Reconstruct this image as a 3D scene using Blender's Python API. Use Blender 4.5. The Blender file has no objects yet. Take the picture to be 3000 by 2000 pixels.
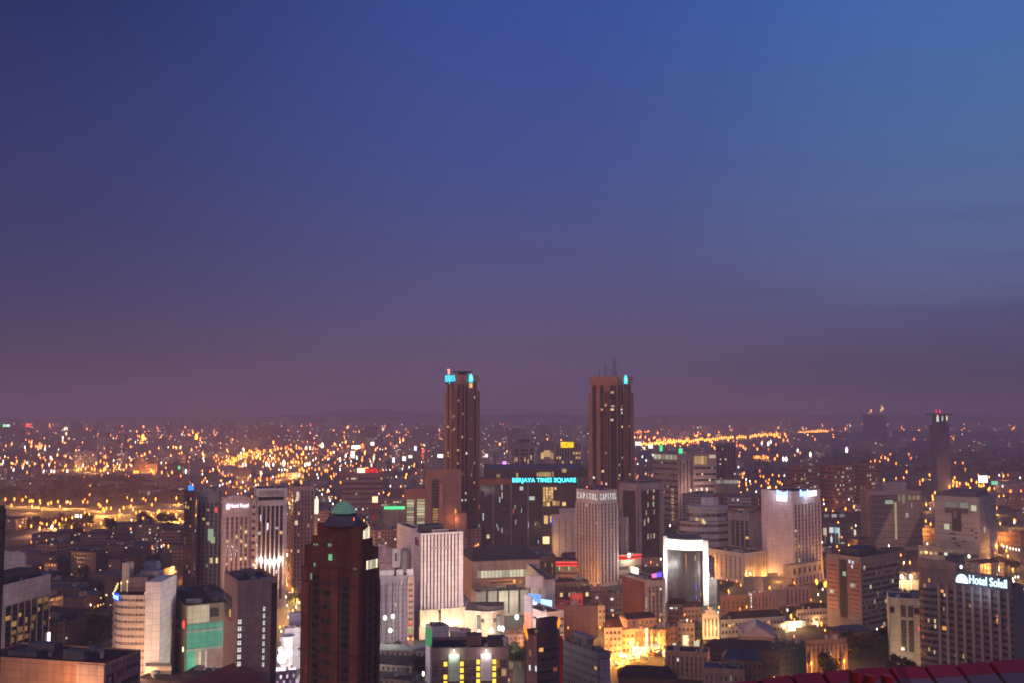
import bpy, math, random
from math import radians, sin, cos, pi, atan2, sqrt, hypot
from mathutils import Vector
S = bpy.context.scene
COL = S.collection
rnd = random.Random(7)

# ------------------------------------------------------------------ camera
F, CX, CY, HOR, CAMZ = 2917.0, 1500.0, 1000.0, 1205.0, 150.0
TILT = math.atan((HOR - CY) / F)
cam_d = bpy.data.cameras.new('camera'); cam = bpy.data.objects.new('camera', cam_d); COL.objects.link(cam)
cam_d.lens = 35.0; cam_d.sensor_width = 36.0; cam_d.clip_start = 0.5; cam_d.clip_end = 60000
cam.location = (0, 0, CAMZ); cam.rotation_euler = (pi / 2 + TILT, 0, 0)
S.camera = cam

# ------------------------------------------------------------------ colour
def lin(r, g, b):
    f = lambda c: (c / 255 / 12.92) if c / 255 <= .04045 else ((c / 255 + .055) / 1.055) ** 2.4
    return (f(r), f(g), f(b), 1)

# ------------------------------------------------------------------ world: dusk sky
W = bpy.data.worlds.new('World'); S.world = W; W.use_nodes = True
wt = W.node_tree; wt.nodes.clear()
def wn(t, **k):
    n = wt.nodes.new(t)
    for a, v in k.items(): setattr(n, a, v)
    return n
def wmath(op, a, b=None, c=None, clamp=False):
    n = wn('ShaderNodeMath', operation=op, use_clamp=clamp)
    for i, v in enumerate((a, b, c)):
        if v is None: continue
        if isinstance(v, (int, float)): n.inputs[i].default_value = v
        else: wt.links.new(v, n.inputs[i])
    return n.outputs[0]
tc = wn('ShaderNodeTexCoord'); sep = wn('ShaderNodeSeparateXYZ')
wt.links.new(tc.outputs['Generated'], sep.inputs[0])
elev = wmath('MULTIPLY', wmath('ARCSINE', sep.outputs[2]), 57.29578)
azim = wmath('MULTIPLY', wmath('ARCTAN2', sep.outputs[0], sep.outputs[1]), 57.29578)
e01 = wmath('DIVIDE', wmath('ADD', elev, 5.0), 95.0, clamp=True)
def ramp(stops):
    r = wn('ShaderNodeValToRGB'); cr = r.color_ramp; cr.interpolation = 'EASE' if False else 'LINEAR'
    while len(cr.elements) < len(stops): cr.elements.new(0.5)
    for el, (e, c) in zip(cr.elements, stops):
        el.position = (e + 5) / 95; el.color = lin(*c)
    wt.links.new(e01, r.inputs[0]); return r.outputs[0]
SKY_L = [(-5, (42, 34, 46)), (-.5, (79, 63, 86)), (1.2, (82, 68, 94)), (5, (71, 66, 102)), (10, (60, 62, 106)), (16, (51, 58, 108)), (22, (39, 49, 98)), (90, (30, 42, 96))]
SKY_C = [(-5, (52, 42, 54)), (-.5, (93, 77, 102)), (1.2, (95, 81, 111)), (4, (93, 84, 119)), (8, (81, 84, 130)), (14, (68, 83, 144)), (22, (58, 80, 150)), (90, (42, 64, 130))]
SKY_R = [(-5, (38, 36, 54)), (-.5, (62, 58, 86)), (1.2, (68, 65, 97)), (4, (78, 78, 113)), (7, (88, 99, 141)), (11, (84, 107, 155)), (16, (76, 107, 162)), (22, (68, 106, 171)), (90, (48, 78, 142))]
rl, rc, rr = ramp(SKY_L), ramp(SKY_C), ramp(SKY_R)
def wmix(f, a, b):
    m = wn('ShaderNodeMix', data_type='RGBA')
    wt.links.new(f, m.inputs[0]); wt.links.new(a, m.inputs[6]); wt.links.new(b, m.inputs[7]); return m.outputs[2]
def smooth(x, lo, hi):
    n = wn('ShaderNodeMapRange', interpolation_type='SMOOTHSTEP')
    wt.links.new(x, n.inputs[0]); n.inputs[1].default_value = lo; n.inputs[2].default_value = hi; return n.outputs[0]
sky = wmix(smooth(azim, -30, 2), rl, rc)
sky = wmix(smooth(azim, 0, 28), sky, rr)
# faint long cloud bands
cmap = wn('ShaderNodeCombineXYZ')
wt.links.new(wmath('MULTIPLY', azim, .035), cmap.inputs[0]); wt.links.new(wmath('MULTIPLY', elev, .42), cmap.inputs[1])
cno = wn('ShaderNodeTexNoise'); cno.inputs['Scale'].default_value = 1.0; cno.inputs['Detail'].default_value = 4
wt.links.new(cmap.outputs[0], cno.inputs['Vector'])
cl = wmath('MULTIPLY', smooth(cno.outputs[0], .42, .68), smooth(azim, -8, 22))
cl = wmath('MULTIPLY', cl, wmath('MULTIPLY', smooth(elev, 0, 5), wmath('SUBTRACT', 1.0, smooth(elev, 7, 15))))
dark = wn('ShaderNodeMix', data_type='RGBA', blend_type='MULTIPLY')
wt.links.new(wmath('MULTIPLY', cl, .5), dark.inputs[0]); wt.links.new(sky, dark.inputs[6]); dark.inputs[7].default_value = (.62, .58, .70, 1)
bg = wn('ShaderNodeBackground'); wt.links.new(dark.outputs[2], bg.inputs[0]); bg.inputs[1].default_value = 1.0
# remaining twilight of the physical sky on top
nsk = wn('ShaderNodeTexSky', sky_type='NISHITA'); nsk.sun_disc = False
nsk.sun_elevation = radians(-4); nsk.sun_rotation = radians(160)
bg2 = wn('ShaderNodeBackground'); wt.links.new(nsk.outputs[0], bg2.inputs[0]); bg2.inputs[1].default_value = .012
ad = wn('ShaderNodeAddShader'); wt.links.new(bg.outputs[0], ad.inputs[0]); wt.links.new(bg2.outputs[0], ad.inputs[1])
wo = wn('ShaderNodeOutputWorld'); wt.links.new(ad.outputs[0], wo.inputs[0])

# last broad glow of the dusk from behind the camera
sd = bpy.data.lights.new('sun', 'SUN'); sun = bpy.data.objects.new('sun', sd); COL.objects.link(sun)
sd.energy = 1.08; sd.angle = radians(40); sd.color = (1.0, .71, .645)
sun.rotation_euler = (radians(70), 0, radians(-20))

# ------------------------------------------------------------------ exposure / render
S.view_settings.view_transform = 'Standard'; S.view_settings.look = 'None'
S.view_settings.exposure = 0; S.view_settings.gamma = 1
S.render.engine = 'CYCLES'
cy = S.cycles
cy.use_denoising = True
try: cy.denoiser = 'OPENIMAGEDENOISE'; cy.denoising_input_passes = 'RGB_ALBEDO_NORMAL'
except Exception: pass
cy.max_bounces = 3; cy.diffuse_bounces = 2; cy.glossy_bounces = 2; cy.transmission_bounces = 2
cy.volume_bounces = 0; cy.transparent_max_bounces = 6
cy.sample_clamp_indirect = 2.0; cy.sample_clamp_direct = 0; cy.use_light_tree = True
cy.filter_width = 1.65
cy.caustics_reflective = False; cy.caustics_refractive = False

# ------------------------------------------------------------------ projection helpers (place things at real depth)
def ray(px, py):
    a, b = (px - CX) / F, (CY - py) / F
    return Vector((a, cos(TILT) - b * sin(TILT), sin(TILT) + b * cos(TILT)))
def at_z(px, py, z=0.0):
    d = ray(px, py); t = (z - CAMZ) / d.z; return Vector((d.x * t, d.y * t, z))
def at_y(px, py, Y):
    d = ray(px, py); t = Y / d.y; return Vector((d.x * t, Y, CAMZ + d.z * t))
def Yb(py): return at_z(CX, py, 0).y
def topx(p):
    d = p.y * cos(TILT) + (p.z - CAMZ) * sin(TILT)
    u = -p.y * sin(TILT) + (p.z - CAMZ) * cos(TILT)
    return CX + F * p.x / d, CY - F * u / d
def reach(Mp, ang, px):
    """point on the horizontal line through Mp at bearing ang that projects to column px"""
    dx, dy = cos(ang), sin(ang); k = (px - CX) / F
    dep = Mp.y * cos(TILT) + (Mp.z - CAMZ) * sin(TILT)
    s = (k * dep - Mp.x) / (dx - k * dy * cos(TILT))
    return Vector((Mp.x + s * dx, Mp.y + s * dy, Mp.z))

# ------------------------------------------------------------------ materials
MATS = {}
def nt(name):
    m = bpy.data.materials.new(name); m.use_nodes = True; m.node_tree.nodes.clear(); return m, m.node_tree
def N(t, ty, **k):
    n = t.nodes.new(ty)
    for a, v in k.items(): setattr(n, a, v)
    return n
def Mth(t, op, a, b=None, clamp=False):
    n = N(t, 'ShaderNodeMath', operation=op, use_clamp=clamp)
    for i, v in enumerate((a, b)):
        if v is None: continue
        if isinstance(v, (int, float)): n.inputs[i].default_value = v
        else: t.links.new(v, n.inputs[i])
    return n.outputs[0]
def Mix(t, f, a, b, blend='MIX'):
    n = N(t, 'ShaderNodeMix', data_type='RGBA', blend_type=blend)
    for i, v in ((0, f), (6, a), (7, b)):
        if isinstance(v, (int, float)): n.inputs[i].default_value = v
        elif isinstance(v, tuple): n.inputs[i].default_value = v if len(v) == 4 else v + (1,)
        else: t.links.new(v, n.inputs[i])
    return n.outputs[2]
def grime(t, col, amt):
    g = N(t, 'ShaderNodeNewGeometry'); mp = N(t, 'ShaderNodeMapping'); mp.inputs['Scale'].default_value = (.35, .35, .05)
    t.links.new(g.outputs['Position'], mp.inputs[0])
    n1 = N(t, 'ShaderNodeTexNoise'); n1.inputs['Scale'].default_value = 1; n1.inputs['Detail'].default_value = 5
    t.links.new(mp.outputs[0], n1.inputs['Vector'])
    n2 = N(t, 'ShaderNodeTexNoise'); n2.inputs['Scale'].default_value = .06; n2.inputs['Detail'].default_value = 3
    t.links.new(g.outputs['Position'], n2.inputs['Vector'])
    f = Mth(t, 'ADD', Mth(t, 'MULTIPLY', n1.outputs[0], .6), Mth(t, 'MULTIPLY', n2.outputs[0], .4))
    mr = N(t, 'ShaderNodeMapRange'); t.links.new(f, mr.inputs[0]); mr.inputs[1].default_value = .3; mr.inputs[2].default_value = .7
    d = tuple(c * (1 - amt) for c in col[:3]); b = tuple(min(1, c * (1 + amt * .55)) for c in col[:3])
    return Mix(t, mr.outputs[0], d, b)
WCOL = {}
def wall(col, rough=.85, amt=.3):
    amt = min(.6, amt * 1.6); k = ('wall', col, rough, amt)
    if k in MATS: return MATS[k]
    m, t = nt('painted_wall'); p = N(t, 'ShaderNodeBsdfPrincipled'); o = N(t, 'ShaderNodeOutputMaterial')
    mk, ra, rb, fv = cells(t, 4.2, 3.5, .955, .94)
    pan = Mix(t, ra, (.88, .88, .88), (1.06, 1.06, 1.06)); jn = Mix(t, mk, (.62, .60, .60), pan)
    t.links.new(Mix(t, 1.0, grime(t, col, amt), jn, 'MULTIPLY'), p.inputs['Base Color']); p.inputs['Roughness'].default_value = rough
    p.inputs['Specular IOR Level'].default_value = .25
    t.links.new(p.outputs[0], o.inputs[0]); MATS[k] = m; WCOL[m] = col; return m
def cells(t, cw, ch, fw, fh):
    """returns (mask of window, random per cell A, random per cell B, v fraction)"""
    uv = N(t, 'ShaderNodeUVMap'); oi = N(t, 'ShaderNodeObjectInfo'); sx = N(t, 'ShaderNodeSeparateXYZ'); t.links.new(uv.outputs[0], sx.inputs[0])
    u, v = Mth(t, 'DIVIDE', sx.outputs[0], cw), Mth(t, 'DIVIDE', sx.outputs[1], ch)
    fu, fv = Mth(t, 'FRACT', u), Mth(t, 'FRACT', v)
    inu = Mth(t, 'LESS_THAN', Mth(t, 'ABSOLUTE', Mth(t, 'SUBTRACT', fu, .5)), fw / 2)
    inv = Mth(t, 'LESS_THAN', Mth(t, 'ABSOLUTE', Mth(t, 'SUBTRACT', fv, .5)), fh / 2)
    c = N(t, 'ShaderNodeCombineXYZ'); t.links.new(Mth(t, 'FLOOR', u), c.inputs[0]); t.links.new(Mth(t, 'FLOOR', v), c.inputs[1])
    t.links.new(Mth(t, 'MULTIPLY', oi.outputs['Random'], 977.0), c.inputs[2])
    w = N(t, 'ShaderNodeTexWhiteNoise'); t.links.new(c.outputs[0], w.inputs['Vector'])
    w2 = N(t, 'ShaderNodeTexWhiteNoise', noise_dimensions='4D'); t.links.new(c.outputs[0], w2.inputs['Vector']); w2.inputs['W'].default_value = 3.3
    return Mth(t, 'MULTIPLY', inu, inv), w.outputs[0], w2.outputs[0], fv
def facade(col, glass=(.02, .022, .03), cw=3.2, ch=3.4, fw=.6, fh=.5, lit=.06, lc=(1, .72, .38), lc2=(.85, .95, .8), ls=1.1, rough=.8, grough=.2, amt=.3, key=0):
    k = ('fac', col, glass, cw, ch, fw, fh, lit, lc, lc2, ls, rough, grough, amt, key)
    if k in MATS: return MATS[k]
    m, t = nt('windowed_facade'); p = N(t, 'ShaderNodeBsdfPrincipled'); o = N(t, 'ShaderNodeOutputMaterial')
    mask, ra, rb, fv = cells(t, cw, ch, fw, fh)
    base = Mix(t, mask, grime(t, col, amt), Mix(t, rb, tuple(c * .6 for c in glass), tuple(c * 1.8 for c in glass)))
    t.links.new(base, p.inputs['Base Color'])
    rg = Mth(t, 'ADD', Mth(t, 'MULTIPLY', mask, grough - rough), rough); t.links.new(rg, p.inputs['Roughness'])
    on = Mth(t, 'MULTIPLY', mask, Mth(t, 'LESS_THAN', ra, lit))
    t.links.new(Mix(t, Mth(t, 'GREATER_THAN', rb, .62), lc, lc2), p.inputs['Emission Color'])
    t.links.new(Mth(t, 'MULTIPLY', on, Mth(t, 'MULTIPLY', Mth(t, 'ADD', Mth(t, 'MULTIPLY', rb, .9), .25), ls)), p.inputs['Emission Strength'])
    t.links.new(p.outputs[0], o.inputs[0]); m.cycles.emission_sampling = 'NONE'; MATS[k] = m; return m
def glass(col=(.018, .02, .03), ch=3.4, sp=.3, spc=(.07, .06, .065), rough=.12, cw=1.6, fu=.9):
    k = ('gl', col, ch, sp, spc, rough, cw, fu)
    if k in MATS: return MATS[k]
    m, t = nt('window_glass'); p = N(t, 'ShaderNodeBsdfPrincipled'); o = N(t, 'ShaderNodeOutputMaterial')
    mask, ra, rb, fv = cells(t, cw, ch, fu, 1 - sp)
    t.links.new(Mix(t, mask, spc, Mix(t, ra, tuple(c * .5 for c in col), tuple(c * 2.2 for c in col))), p.inputs['Base Color'])
    t.links.new(Mth(t, 'ADD', Mth(t, 'MULTIPLY', mask, rough - .6), .6), p.inputs['Roughness'])
    p.inputs['Specular IOR Level'].default_value = .5
    t.links.new(p.outputs[0], o.inputs[0]); MATS[k] = m; return m
def emit(col, s=1.0, vary=False, sample=False):
    k = ('em', col, s, vary, sample)
    if k in MATS: return MATS[k]
    m, t = nt('lit_surface'); e = N(t, 'ShaderNodeEmission'); o = N(t, 'ShaderNodeOutputMaterial')
    e.inputs[0].default_value = tuple(col[:3]) + (1,); e.inputs[1].default_value = s
    if vary:
        oi = N(t, 'ShaderNodeObjectInfo'); uv = N(t, 'ShaderNodeUVMap'); nz = N(t, 'ShaderNodeTexNoise'); nz.inputs['Scale'].default_value = .9
        t.links.new(uv.outputs[0], nz.inputs['Vector'])
        f = Mth(t, 'MULTIPLY', Mth(t, 'ADD', Mth(t, 'MULTIPLY', oi.outputs['Random'], .9), .3), Mth(t, 'ADD', Mth(t, 'MULTIPLY', nz.outputs[0], 1.4), .3))
        t.links.new(Mth(t, 'MULTIPLY', f, s), e.inputs[1])
    t.links.new(e.outputs[0], o.inputs[0]); m.cycles.emission_sampling = 'AUTO' if sample else 'NONE'; MATS[k] = m; return m
def metal(col, rough=.4):
    k = ('me', col, rough)
    if k in MATS: return MATS[k]
    m, t = nt('metal'); p = N(t, 'ShaderNodeBsdfPrincipled'); o = N(t, 'ShaderNodeOutputMaterial')
    t.links.new(grime(t, col, .2), p.inputs['Base Color']); p.inputs['Metallic'].default_value = .6; p.inputs['Roughness'].default_value = rough
    t.links.new(p.outputs[0], o.inputs[0]); MATS[k] = m; return m
def leaf(col):
    k = ('lf', col)
    if k in MATS: return MATS[k]
    m, t = nt('leaves'); p = N(t, 'ShaderNodeBsdfPrincipled'); o = N(t, 'ShaderNodeOutputMaterial')
    g = N(t, 'ShaderNodeNewGeometry'); n = N(t, 'ShaderNodeTexNoise'); n.inputs['Scale'].default_value = .7
    t.links.new(g.outputs['Position'], n.inputs['Vector'])
    t.links.new(Mix(t, n.outputs[0], tuple(c * .5 for c in col), tuple(c * 1.7 for c in col)), p.inputs['Base Color'])
    p.inputs['Roughness'].default_value = .9; p.inputs['Specular IOR Level'].default_value = .2
    t.links.new(p.outputs[0], o.inputs[0]); MATS[k] = m; return m

GL = glass(); GLB = glass((.03, .035, .05), rough=.08, sp=.2)
DARKROOF = wall((.045, .036, .042), .8, .4); GREYROOF = wall((.12, .105, .12), .85, .4); BROWNROOF = wall((.08, .04, .035), .85, .4)
BLUEROOF = wall((.06, .075, .12), .7, .4); PALEROOF = wall((.22, .19, .21), .8, .4)
WARM = emit((1, .68, .30), 1.0, True); WHITE = emit((.95, .95, .82), 1.1, True); GREENISH = emit((.45, .72, .48), .7, True); AMBER = emit((1, .5, .13), .9, True)
WARM2 = emit((1.3, .78, .32), 1.6, True); AMBER2 = emit((1.4, .60, .14), 1.7, True)
ORANGE = (1.0, .40, .085)
M_ORANGE = emit((1.9, .60, .075), 3.2); M_RED_ORANGE = emit((1.8, .40, .06), 2.6); M_WHITE = emit((1.5, 1.40, 1.15), 3.2); M_YELLOW = emit((1.9, .64, .08), 5.0)

# ------------------------------------------------------------------ mesh builder
class MB:
    def __init__(s): s.v = []; s.f = []; s.uv = []; s.smooth = False
    def face(s, pts, uv=None):
        i = len(s.v); s.v += [tuple(p) for p in pts]; s.f.append(tuple(range(i, i + len(pts))))
        if uv is None:
            uv = [(p[0], p[1]) for p in pts]
        s.uv += uv
    def hexa(s, b, t, bottom=True):
        """b,t: 4 points counter-clockwise seen from above"""
        n = len(b); L = 0
        for i in range(n):
            j = (i + 1) % n; d = (Vector(b[j]) - Vector(b[i])).length
            s.face([b[i], b[j], t[j], t[i]], [(L, b[i][2]), (L + d, b[j][2]), (L + d, t[j][2]), (L, t[i][2])]); L += d
        s.face(t)
        if bottom: s.face(list(reversed(b)))
    def prism(s, poly, z0, z1):
        a = sum(poly[i][0] * poly[(i + 1) % len(poly)][1] - poly[(i + 1) % len(poly)][0] * poly[i][1] for i in range(len(poly)))
        if a < 0: poly = list(reversed(poly))
        s.hexa([(p[0], p[1], z0) for p in poly], [(p[0], p[1], z1) for p in poly])
    def box(s, c, sx, sy, z0, z1, rot=0):
        s.prism(rect(c[0], c[1], sx, sy, rot), z0, z1)
    def cyl(s, c, r, z0, z1, n=10, r1=None):
        r1 = r if r1 is None else r1
        s.hexa([(c[0] + r * cos(2 * pi * i / n), c[1] + r * sin(2 * pi * i / n), z0) for i in range(n)],
               [(c[0] + r1 * cos(2 * pi * i / n), c[1] + r1 * sin(2 * pi * i / n), z1) for i in range(n)])
    def drop(s, c, w, h, n=6):
        """closed vertical ellipsoid lamp bulb"""
        rings = [(-.5, .0), (-.36, .72), (0, 1.0), (.32, .7), (.5, .0)]
        prev = None
        for zf, rf in rings:
            cur = [(c[0] + w / 2 * rf * cos(2 * pi * i / n), c[1] + w / 2 * rf * sin(2 * pi * i / n), c[2] + zf * h) for i in range(n)]
            if prev:
                for i in range(n):
                    j = (i + 1) % n; s.face([prev[i], prev[j], cur[j], cur[i]])
            prev = cur
    def build(s, name, mat, parent=None, loc=None):
        me = bpy.data.meshes.new(name)
        off = Vector(parent['_o']) if parent is not None and '_o' in parent.keys() else (Vector(loc) if loc is not None else Vector((0, 0, 0)))
        me.from_pydata([tuple(Vector(v) - off) for v in s.v], [], s.f)
        ul = me.uv_layers.new(name='UVMap')
        ul.data.foreach_set('uv', [c for p in s.uv for c in p])
        me.materials.append(mat)
        if s.smooth: me.polygons.foreach_set('use_smooth', [True] * len(s.f))
        me.update()
        o = bpy.data.objects.new(name, me); COL.objects.link(o)
        if parent is not None:
            o.parent = parent
            if '_o' in parent.keys() and parent.type == 'MESH': pass
            o['_o'] = tuple(off)
        elif loc is not None: o.location = loc
        return o
def rect(cx, cy_, sx, sy, rot=0):
    c, s_ = cos(rot), sin(rot)
    return [(cx + c * x - s_ * y, cy_ + s_ * x + c * y) for x, y in ((-sx / 2, -sy / 2), (sx / 2, -sy / 2), (sx / 2, sy / 2), (-sx / 2, sy / 2))]
def tag(o, label=None, cat=None, group=None, kind=None):
    if label: o['label'] = label
    if cat: o['category'] = cat
    if group: o['group'] = group
    if kind: o['kind'] = kind
    return o
def thing(name, label, cat, loc, group=None):
    o = bpy.data.objects.new(name, None); COL.objects.link(o); o.location = loc; o.empty_display_size = 1
    o['_o'] = tuple(loc); return tag(o, label, cat, group)
def single(mb, name, mat, label, cat, loc, group=None):
    o = mb.build(name, mat, None, loc); o['_o'] = tuple(loc); return tag(o, label, cat, group)

OCC = []      # (x, y, r) footprints already taken
def occupy(poly, pad=2):
    cx = sum(p[0] for p in poly) / len(poly); cy_ = sum(p[1] for p in poly) / len(poly)
    OCC.append((cx, cy_, max(hypot(p[0] - cx, p[1] - cy_) for p in poly) * .92 + pad))

# ------------------------------------------------------------------ faces of buildings
class Face:
    def __init__(s, p0, p1, zb, zt):
        s.p0 = Vector((p0[0], p0[1])); s.p1 = Vector((p1[0], p1[1])); s.zb, s.zt = zb, zt
        s.L = (s.p1 - s.p0).length; s.d = (s.p1 - s.p0) / s.L; s.n = Vector((s.d.y, -s.d.x))
    def P(s, u, z, o=0.0):
        q = s.p0 + s.d * u + s.n * o; return (q.x, q.y, z)
    def box(s, mb, u0, u1, z0, z1, o0, o1):
        A = [s.P(u0, z0, o1), s.P(u1, z0, o1), s.P(u1, z1, o1), s.P(u0, z1, o1)]
        B = [s.P(u0, z0, o0), s.P(u1, z0, o0), s.P(u1, z1, o0), s.P(u0, z1, o0)]
        mb.face(A, [(u0, z0), (u1, z0), (u1, z1), (u0, z1)])
        for i in range(4):
            j = (i + 1) % 4; mb.face([A[j], A[i], B[i], B[j]], [(0, 0)] * 4)
        mb.face([B[3], B[2], B[1], B[0]], [(0, 0)] * 4)
    def zpx(s, u, py):
        """height on the face at distance u that projects to row py"""
        q = s.p0 + s.d * u; d = ray(CX, py); return CAMZ + d.z * q.y / d.y
    def upx(s, px, z):
        lo, hi = -s.L, 2 * s.L
        for _ in range(40):
            m = (lo + hi) / 2
            if topx(Vector(s.P(m, z)))[0] < px: lo = m
            else: hi = m
        return (lo + hi) / 2

class Bld: pass
def hero(name, label, M, Lx, Rx, a, wm, cat='building', roof=DARKROOF, zb=0.0, parapet=1.2, group=None, root=None, Y=None, zt=None, part='wall', roofpart='roof', maxd=130, dep=22):
    """M=(px,py) of the near top corner, Y depth there; Lx,Rx columns of the other corners; a = bearing of right face (degrees)"""
    P = at_y(M[0], M[1], Y)
    if zt is not None: P.z = zt
    a = radians(a)
    def run(ang, px):
        Q = reach(P, ang, px); d = Vector((cos(ang), sin(ang), 0)); t = (Q - P).dot(d)
        return P + d * (t if .08 < t < maxd else dep)
    R = run(a, Rx); L = run(a + pi / 2, Lx)
    B = L + R - P
    b = Bld(); b.z = P.z; b.M, b.L, b.R, b.B = P, L, R, B; b.a = a
    poly = [(P.x, P.y), (R.x, R.y), (B.x, B.y), (L.x, L.y)]
    b.poly = poly; cx = sum(p[0] for p in poly) / 4; cy_ = sum(p[1] for p in poly) / 4; b.c = (cx, cy_)
    b.root = root or thing(name, label, cat, (cx, cy_, 0), group)
    mb = MB(); mb.prism(poly, zb, b.z)
    for i in range(4):
        p, q = Vector(poly[i]), Vector(poly[(i + 1) % 4]); d = (q - p).normalized(); n = Vector((-d.y, d.x)) * .5
        if parapet > 0 and (q - p).length > 2:
            p2, q2 = p + d * (.502 if i % 2 else 0), q - d * (.502 if i % 2 else 0)
            mb.prism([tuple(p2), tuple(q2), tuple(q2 + n), tuple(p2 + n)], b.z + .003, b.z + parapet)
    b.wall = mb.build(part, wm, b.root)
    ins = [((p[0] - cx) * .97 + cx, (p[1] - cy_) * .97 + cy_) for p in poly]
    mb = MB(); mb.prism(ins, b.z + .01, b.z + .2); b.roof = mb.build(roofpart, roof, b.root)
    b.FL = Face(L, P, zb, b.z); b.FR = Face(P, R, zb, b.z)
    if b.M.y < 1010 and zb == 0 and label and b.z < 140 and roof is not None:
        rr = random.Random(int(b.M.x * 7 + b.z * 13))
        for _ in range(5):
            mm = wall(rr.choice(((.42, .39, .39), (.20, .18, .19), (.11, .10, .115), (.30, .24, .22)))); u, v = rr.uniform(.08, .92), rr.uniform(.1, .9)
            if rr.random() < .3: on_roof(b, 'water_tank', mm, u, v, rr.uniform(.6, 1.2), 0, rr.uniform(1.2, 2.4), True)
            else: on_roof(b, 'air_unit', mm, u, v, rr.uniform(.025, .08), rr.uniform(.03, .09), rr.uniform(.8, 2.0))
    occupy(poly); return b
def on_roof(b, name, mat, fu, fv, su, sv, h, cyl=False, z0=None):
    """box on the roof; fu,fv position in fractions along right and left edges, sizes in fractions"""
    e1, e2 = Vector((b.R.x - b.M.x, b.R.y - b.M.y)), Vector((b.L.x - b.M.x, b.L.y - b.M.y)); o = Vector((b.M.x, b.M.y))
    q = lambda u, v: tuple(o + e1 * u + e2 * v)
    mb = MB(); z0 = b.z + .21 if z0 is None else z0
    if cyl:
        c = q(fu, fv); mb.cyl(c, su, z0, z0 + h, 12)
    else:
        mb.prism([q(fu - su / 2, fv - sv / 2), q(fu + su / 2, fv - sv / 2), q(fu + su / 2, fv + sv / 2), q(fu - su / 2, fv + sv / 2)], z0, z0 + h)
    return mb.build(name, mat, b.root)
def clutter(b, seed, n=3, mat=None):
    r = random.Random(seed); cols = [wall((.3, .27, .28)), wall((.16, .14, .15)), GREYROOF]
    spots = [(.25, .3), (.7, .3), (.3, .72), (.72, .7)]; r.shuffle(spots)
    for i in range(min(n, 4)):
        u, v = spots[i]
        if r.random() < .3: on_roof(b, 'water_tank', cols[0], u, v, 1.6, 0, r.uniform(1.8, 3), True)
        else: on_roof(b, 'plant_room', mat or r.choice(cols), u, v, r.uniform(.12, .3), r.uniform(.12, .3), r.uniform(1.6, 4))
def litwin(b, fc, u0, u1, z0, z1, m, o=.12, name='lit_window'):
    mb = MB(); fc.box(mb, u0, u1, z0, z1, .02, o); return mb.build(name, m, b.root)
def vstrips(b, fc, n, z0, z1, m0=.6, m1=.6, frac=.5, gm=None, rib=0.0, ribm=None, lit=.03, litm=(WARM, WHITE, WARM), fl=3.4, seed=1, cap=14, name='window_strip', out=.05):
    r = random.Random(seed); gm = gm or GL; w = (fc.L - m0 - m1) / n; k = 0; mr = MB()
    for i in range(n):
        uc = m0 + w * (i + .5)
        mb = MB(); fc.box(mb, uc - w * frac / 2, uc + w * frac / 2, z0, z1, .0, out); mb.build(name, gm, b.root)
        if rib > 0: fc.box(mr, m0 + w * i - w * (1 - frac) / 2 + .02, m0 + w * i + w * (1 - frac) / 2 - .02, z0 - .01, z1 + .01, .0, rib)
        nf = int((z1 - z0) / fl)
        for f in range(nf):
            if r.random() < lit and k < cap:
                k += 1; zz = z0 + (z1 - z0) * (f + .18) / nf
                litwin(b, fc, uc - w * frac * .42, uc + w * frac * (.42 if r.random() < .6 else .05), zz, zz + (z1 - z0) / nf * r.uniform(.5, .75), r.choice(litm), out + .05)
    if rib > 0:
        fc.box(mr, m0 + w * n - w * (1 - frac) / 2 + .02, m0 + w * n + w * (1 - frac) / 2 - .02, z0 - .01, z1 + .01, .0, rib)
        mr.build('facade_rib', ribm or b.wall.data.materials[0], b.root)
def bands(b, fc, nf, z0, z1, m0=.6, m1=.6, frac=.5, gm=None, lit=.03, litm=(WARM, WHITE, WARM), seed=1, cap=14, out=.05, cw=3.2, sill=0.0, name='window_band'):
    r = random.Random(seed); gm = gm or GL; h = (z1 - z0) / nf; k = 0; ms = MB()
    for f in range(nf):
        zc = z0 + h * (f + .5); mb = MB(); fc.box(mb, m0, fc.L - m1, zc - h * frac / 2, zc + h * frac / 2, 0, out); mb.build(name, gm, b.root)
        if sill > 0: fc.box(ms, m0 - .1, fc.L - m1 + .1, zc - h * frac / 2 - .35, zc - h * frac / 2 - .02, 0, sill)
        nu = max(1, int((fc.L - m0 - m1) / cw))
        for i in range(nu):
            if r.random() < lit and k < cap:
                k += 1; u = m0 + (fc.L - m0 - m1) * (i + .15) / nu
                litwin(b, fc, u, u + cw * .7, zc - h * frac * .45, zc + h * frac * .45, r.choice(litm), out + .05)
    if sill > 0: ms.build('sill_edge', b.wall.data.materials[0], b.root)
def lit_at(b, fc, pts, w, h, m, name='lit_window', out=.16):
    """lit windows at photographed positions on a face"""
    for px, py in pts:
        z = 40.0
        for _ in range(6):
            u = fc.upx(px, z); z = fc.zpx(u, py)
        litwin(b, fc, u - w / 2, u + w / 2, z - h / 2, z + h / 2, m, out, name)
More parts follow.
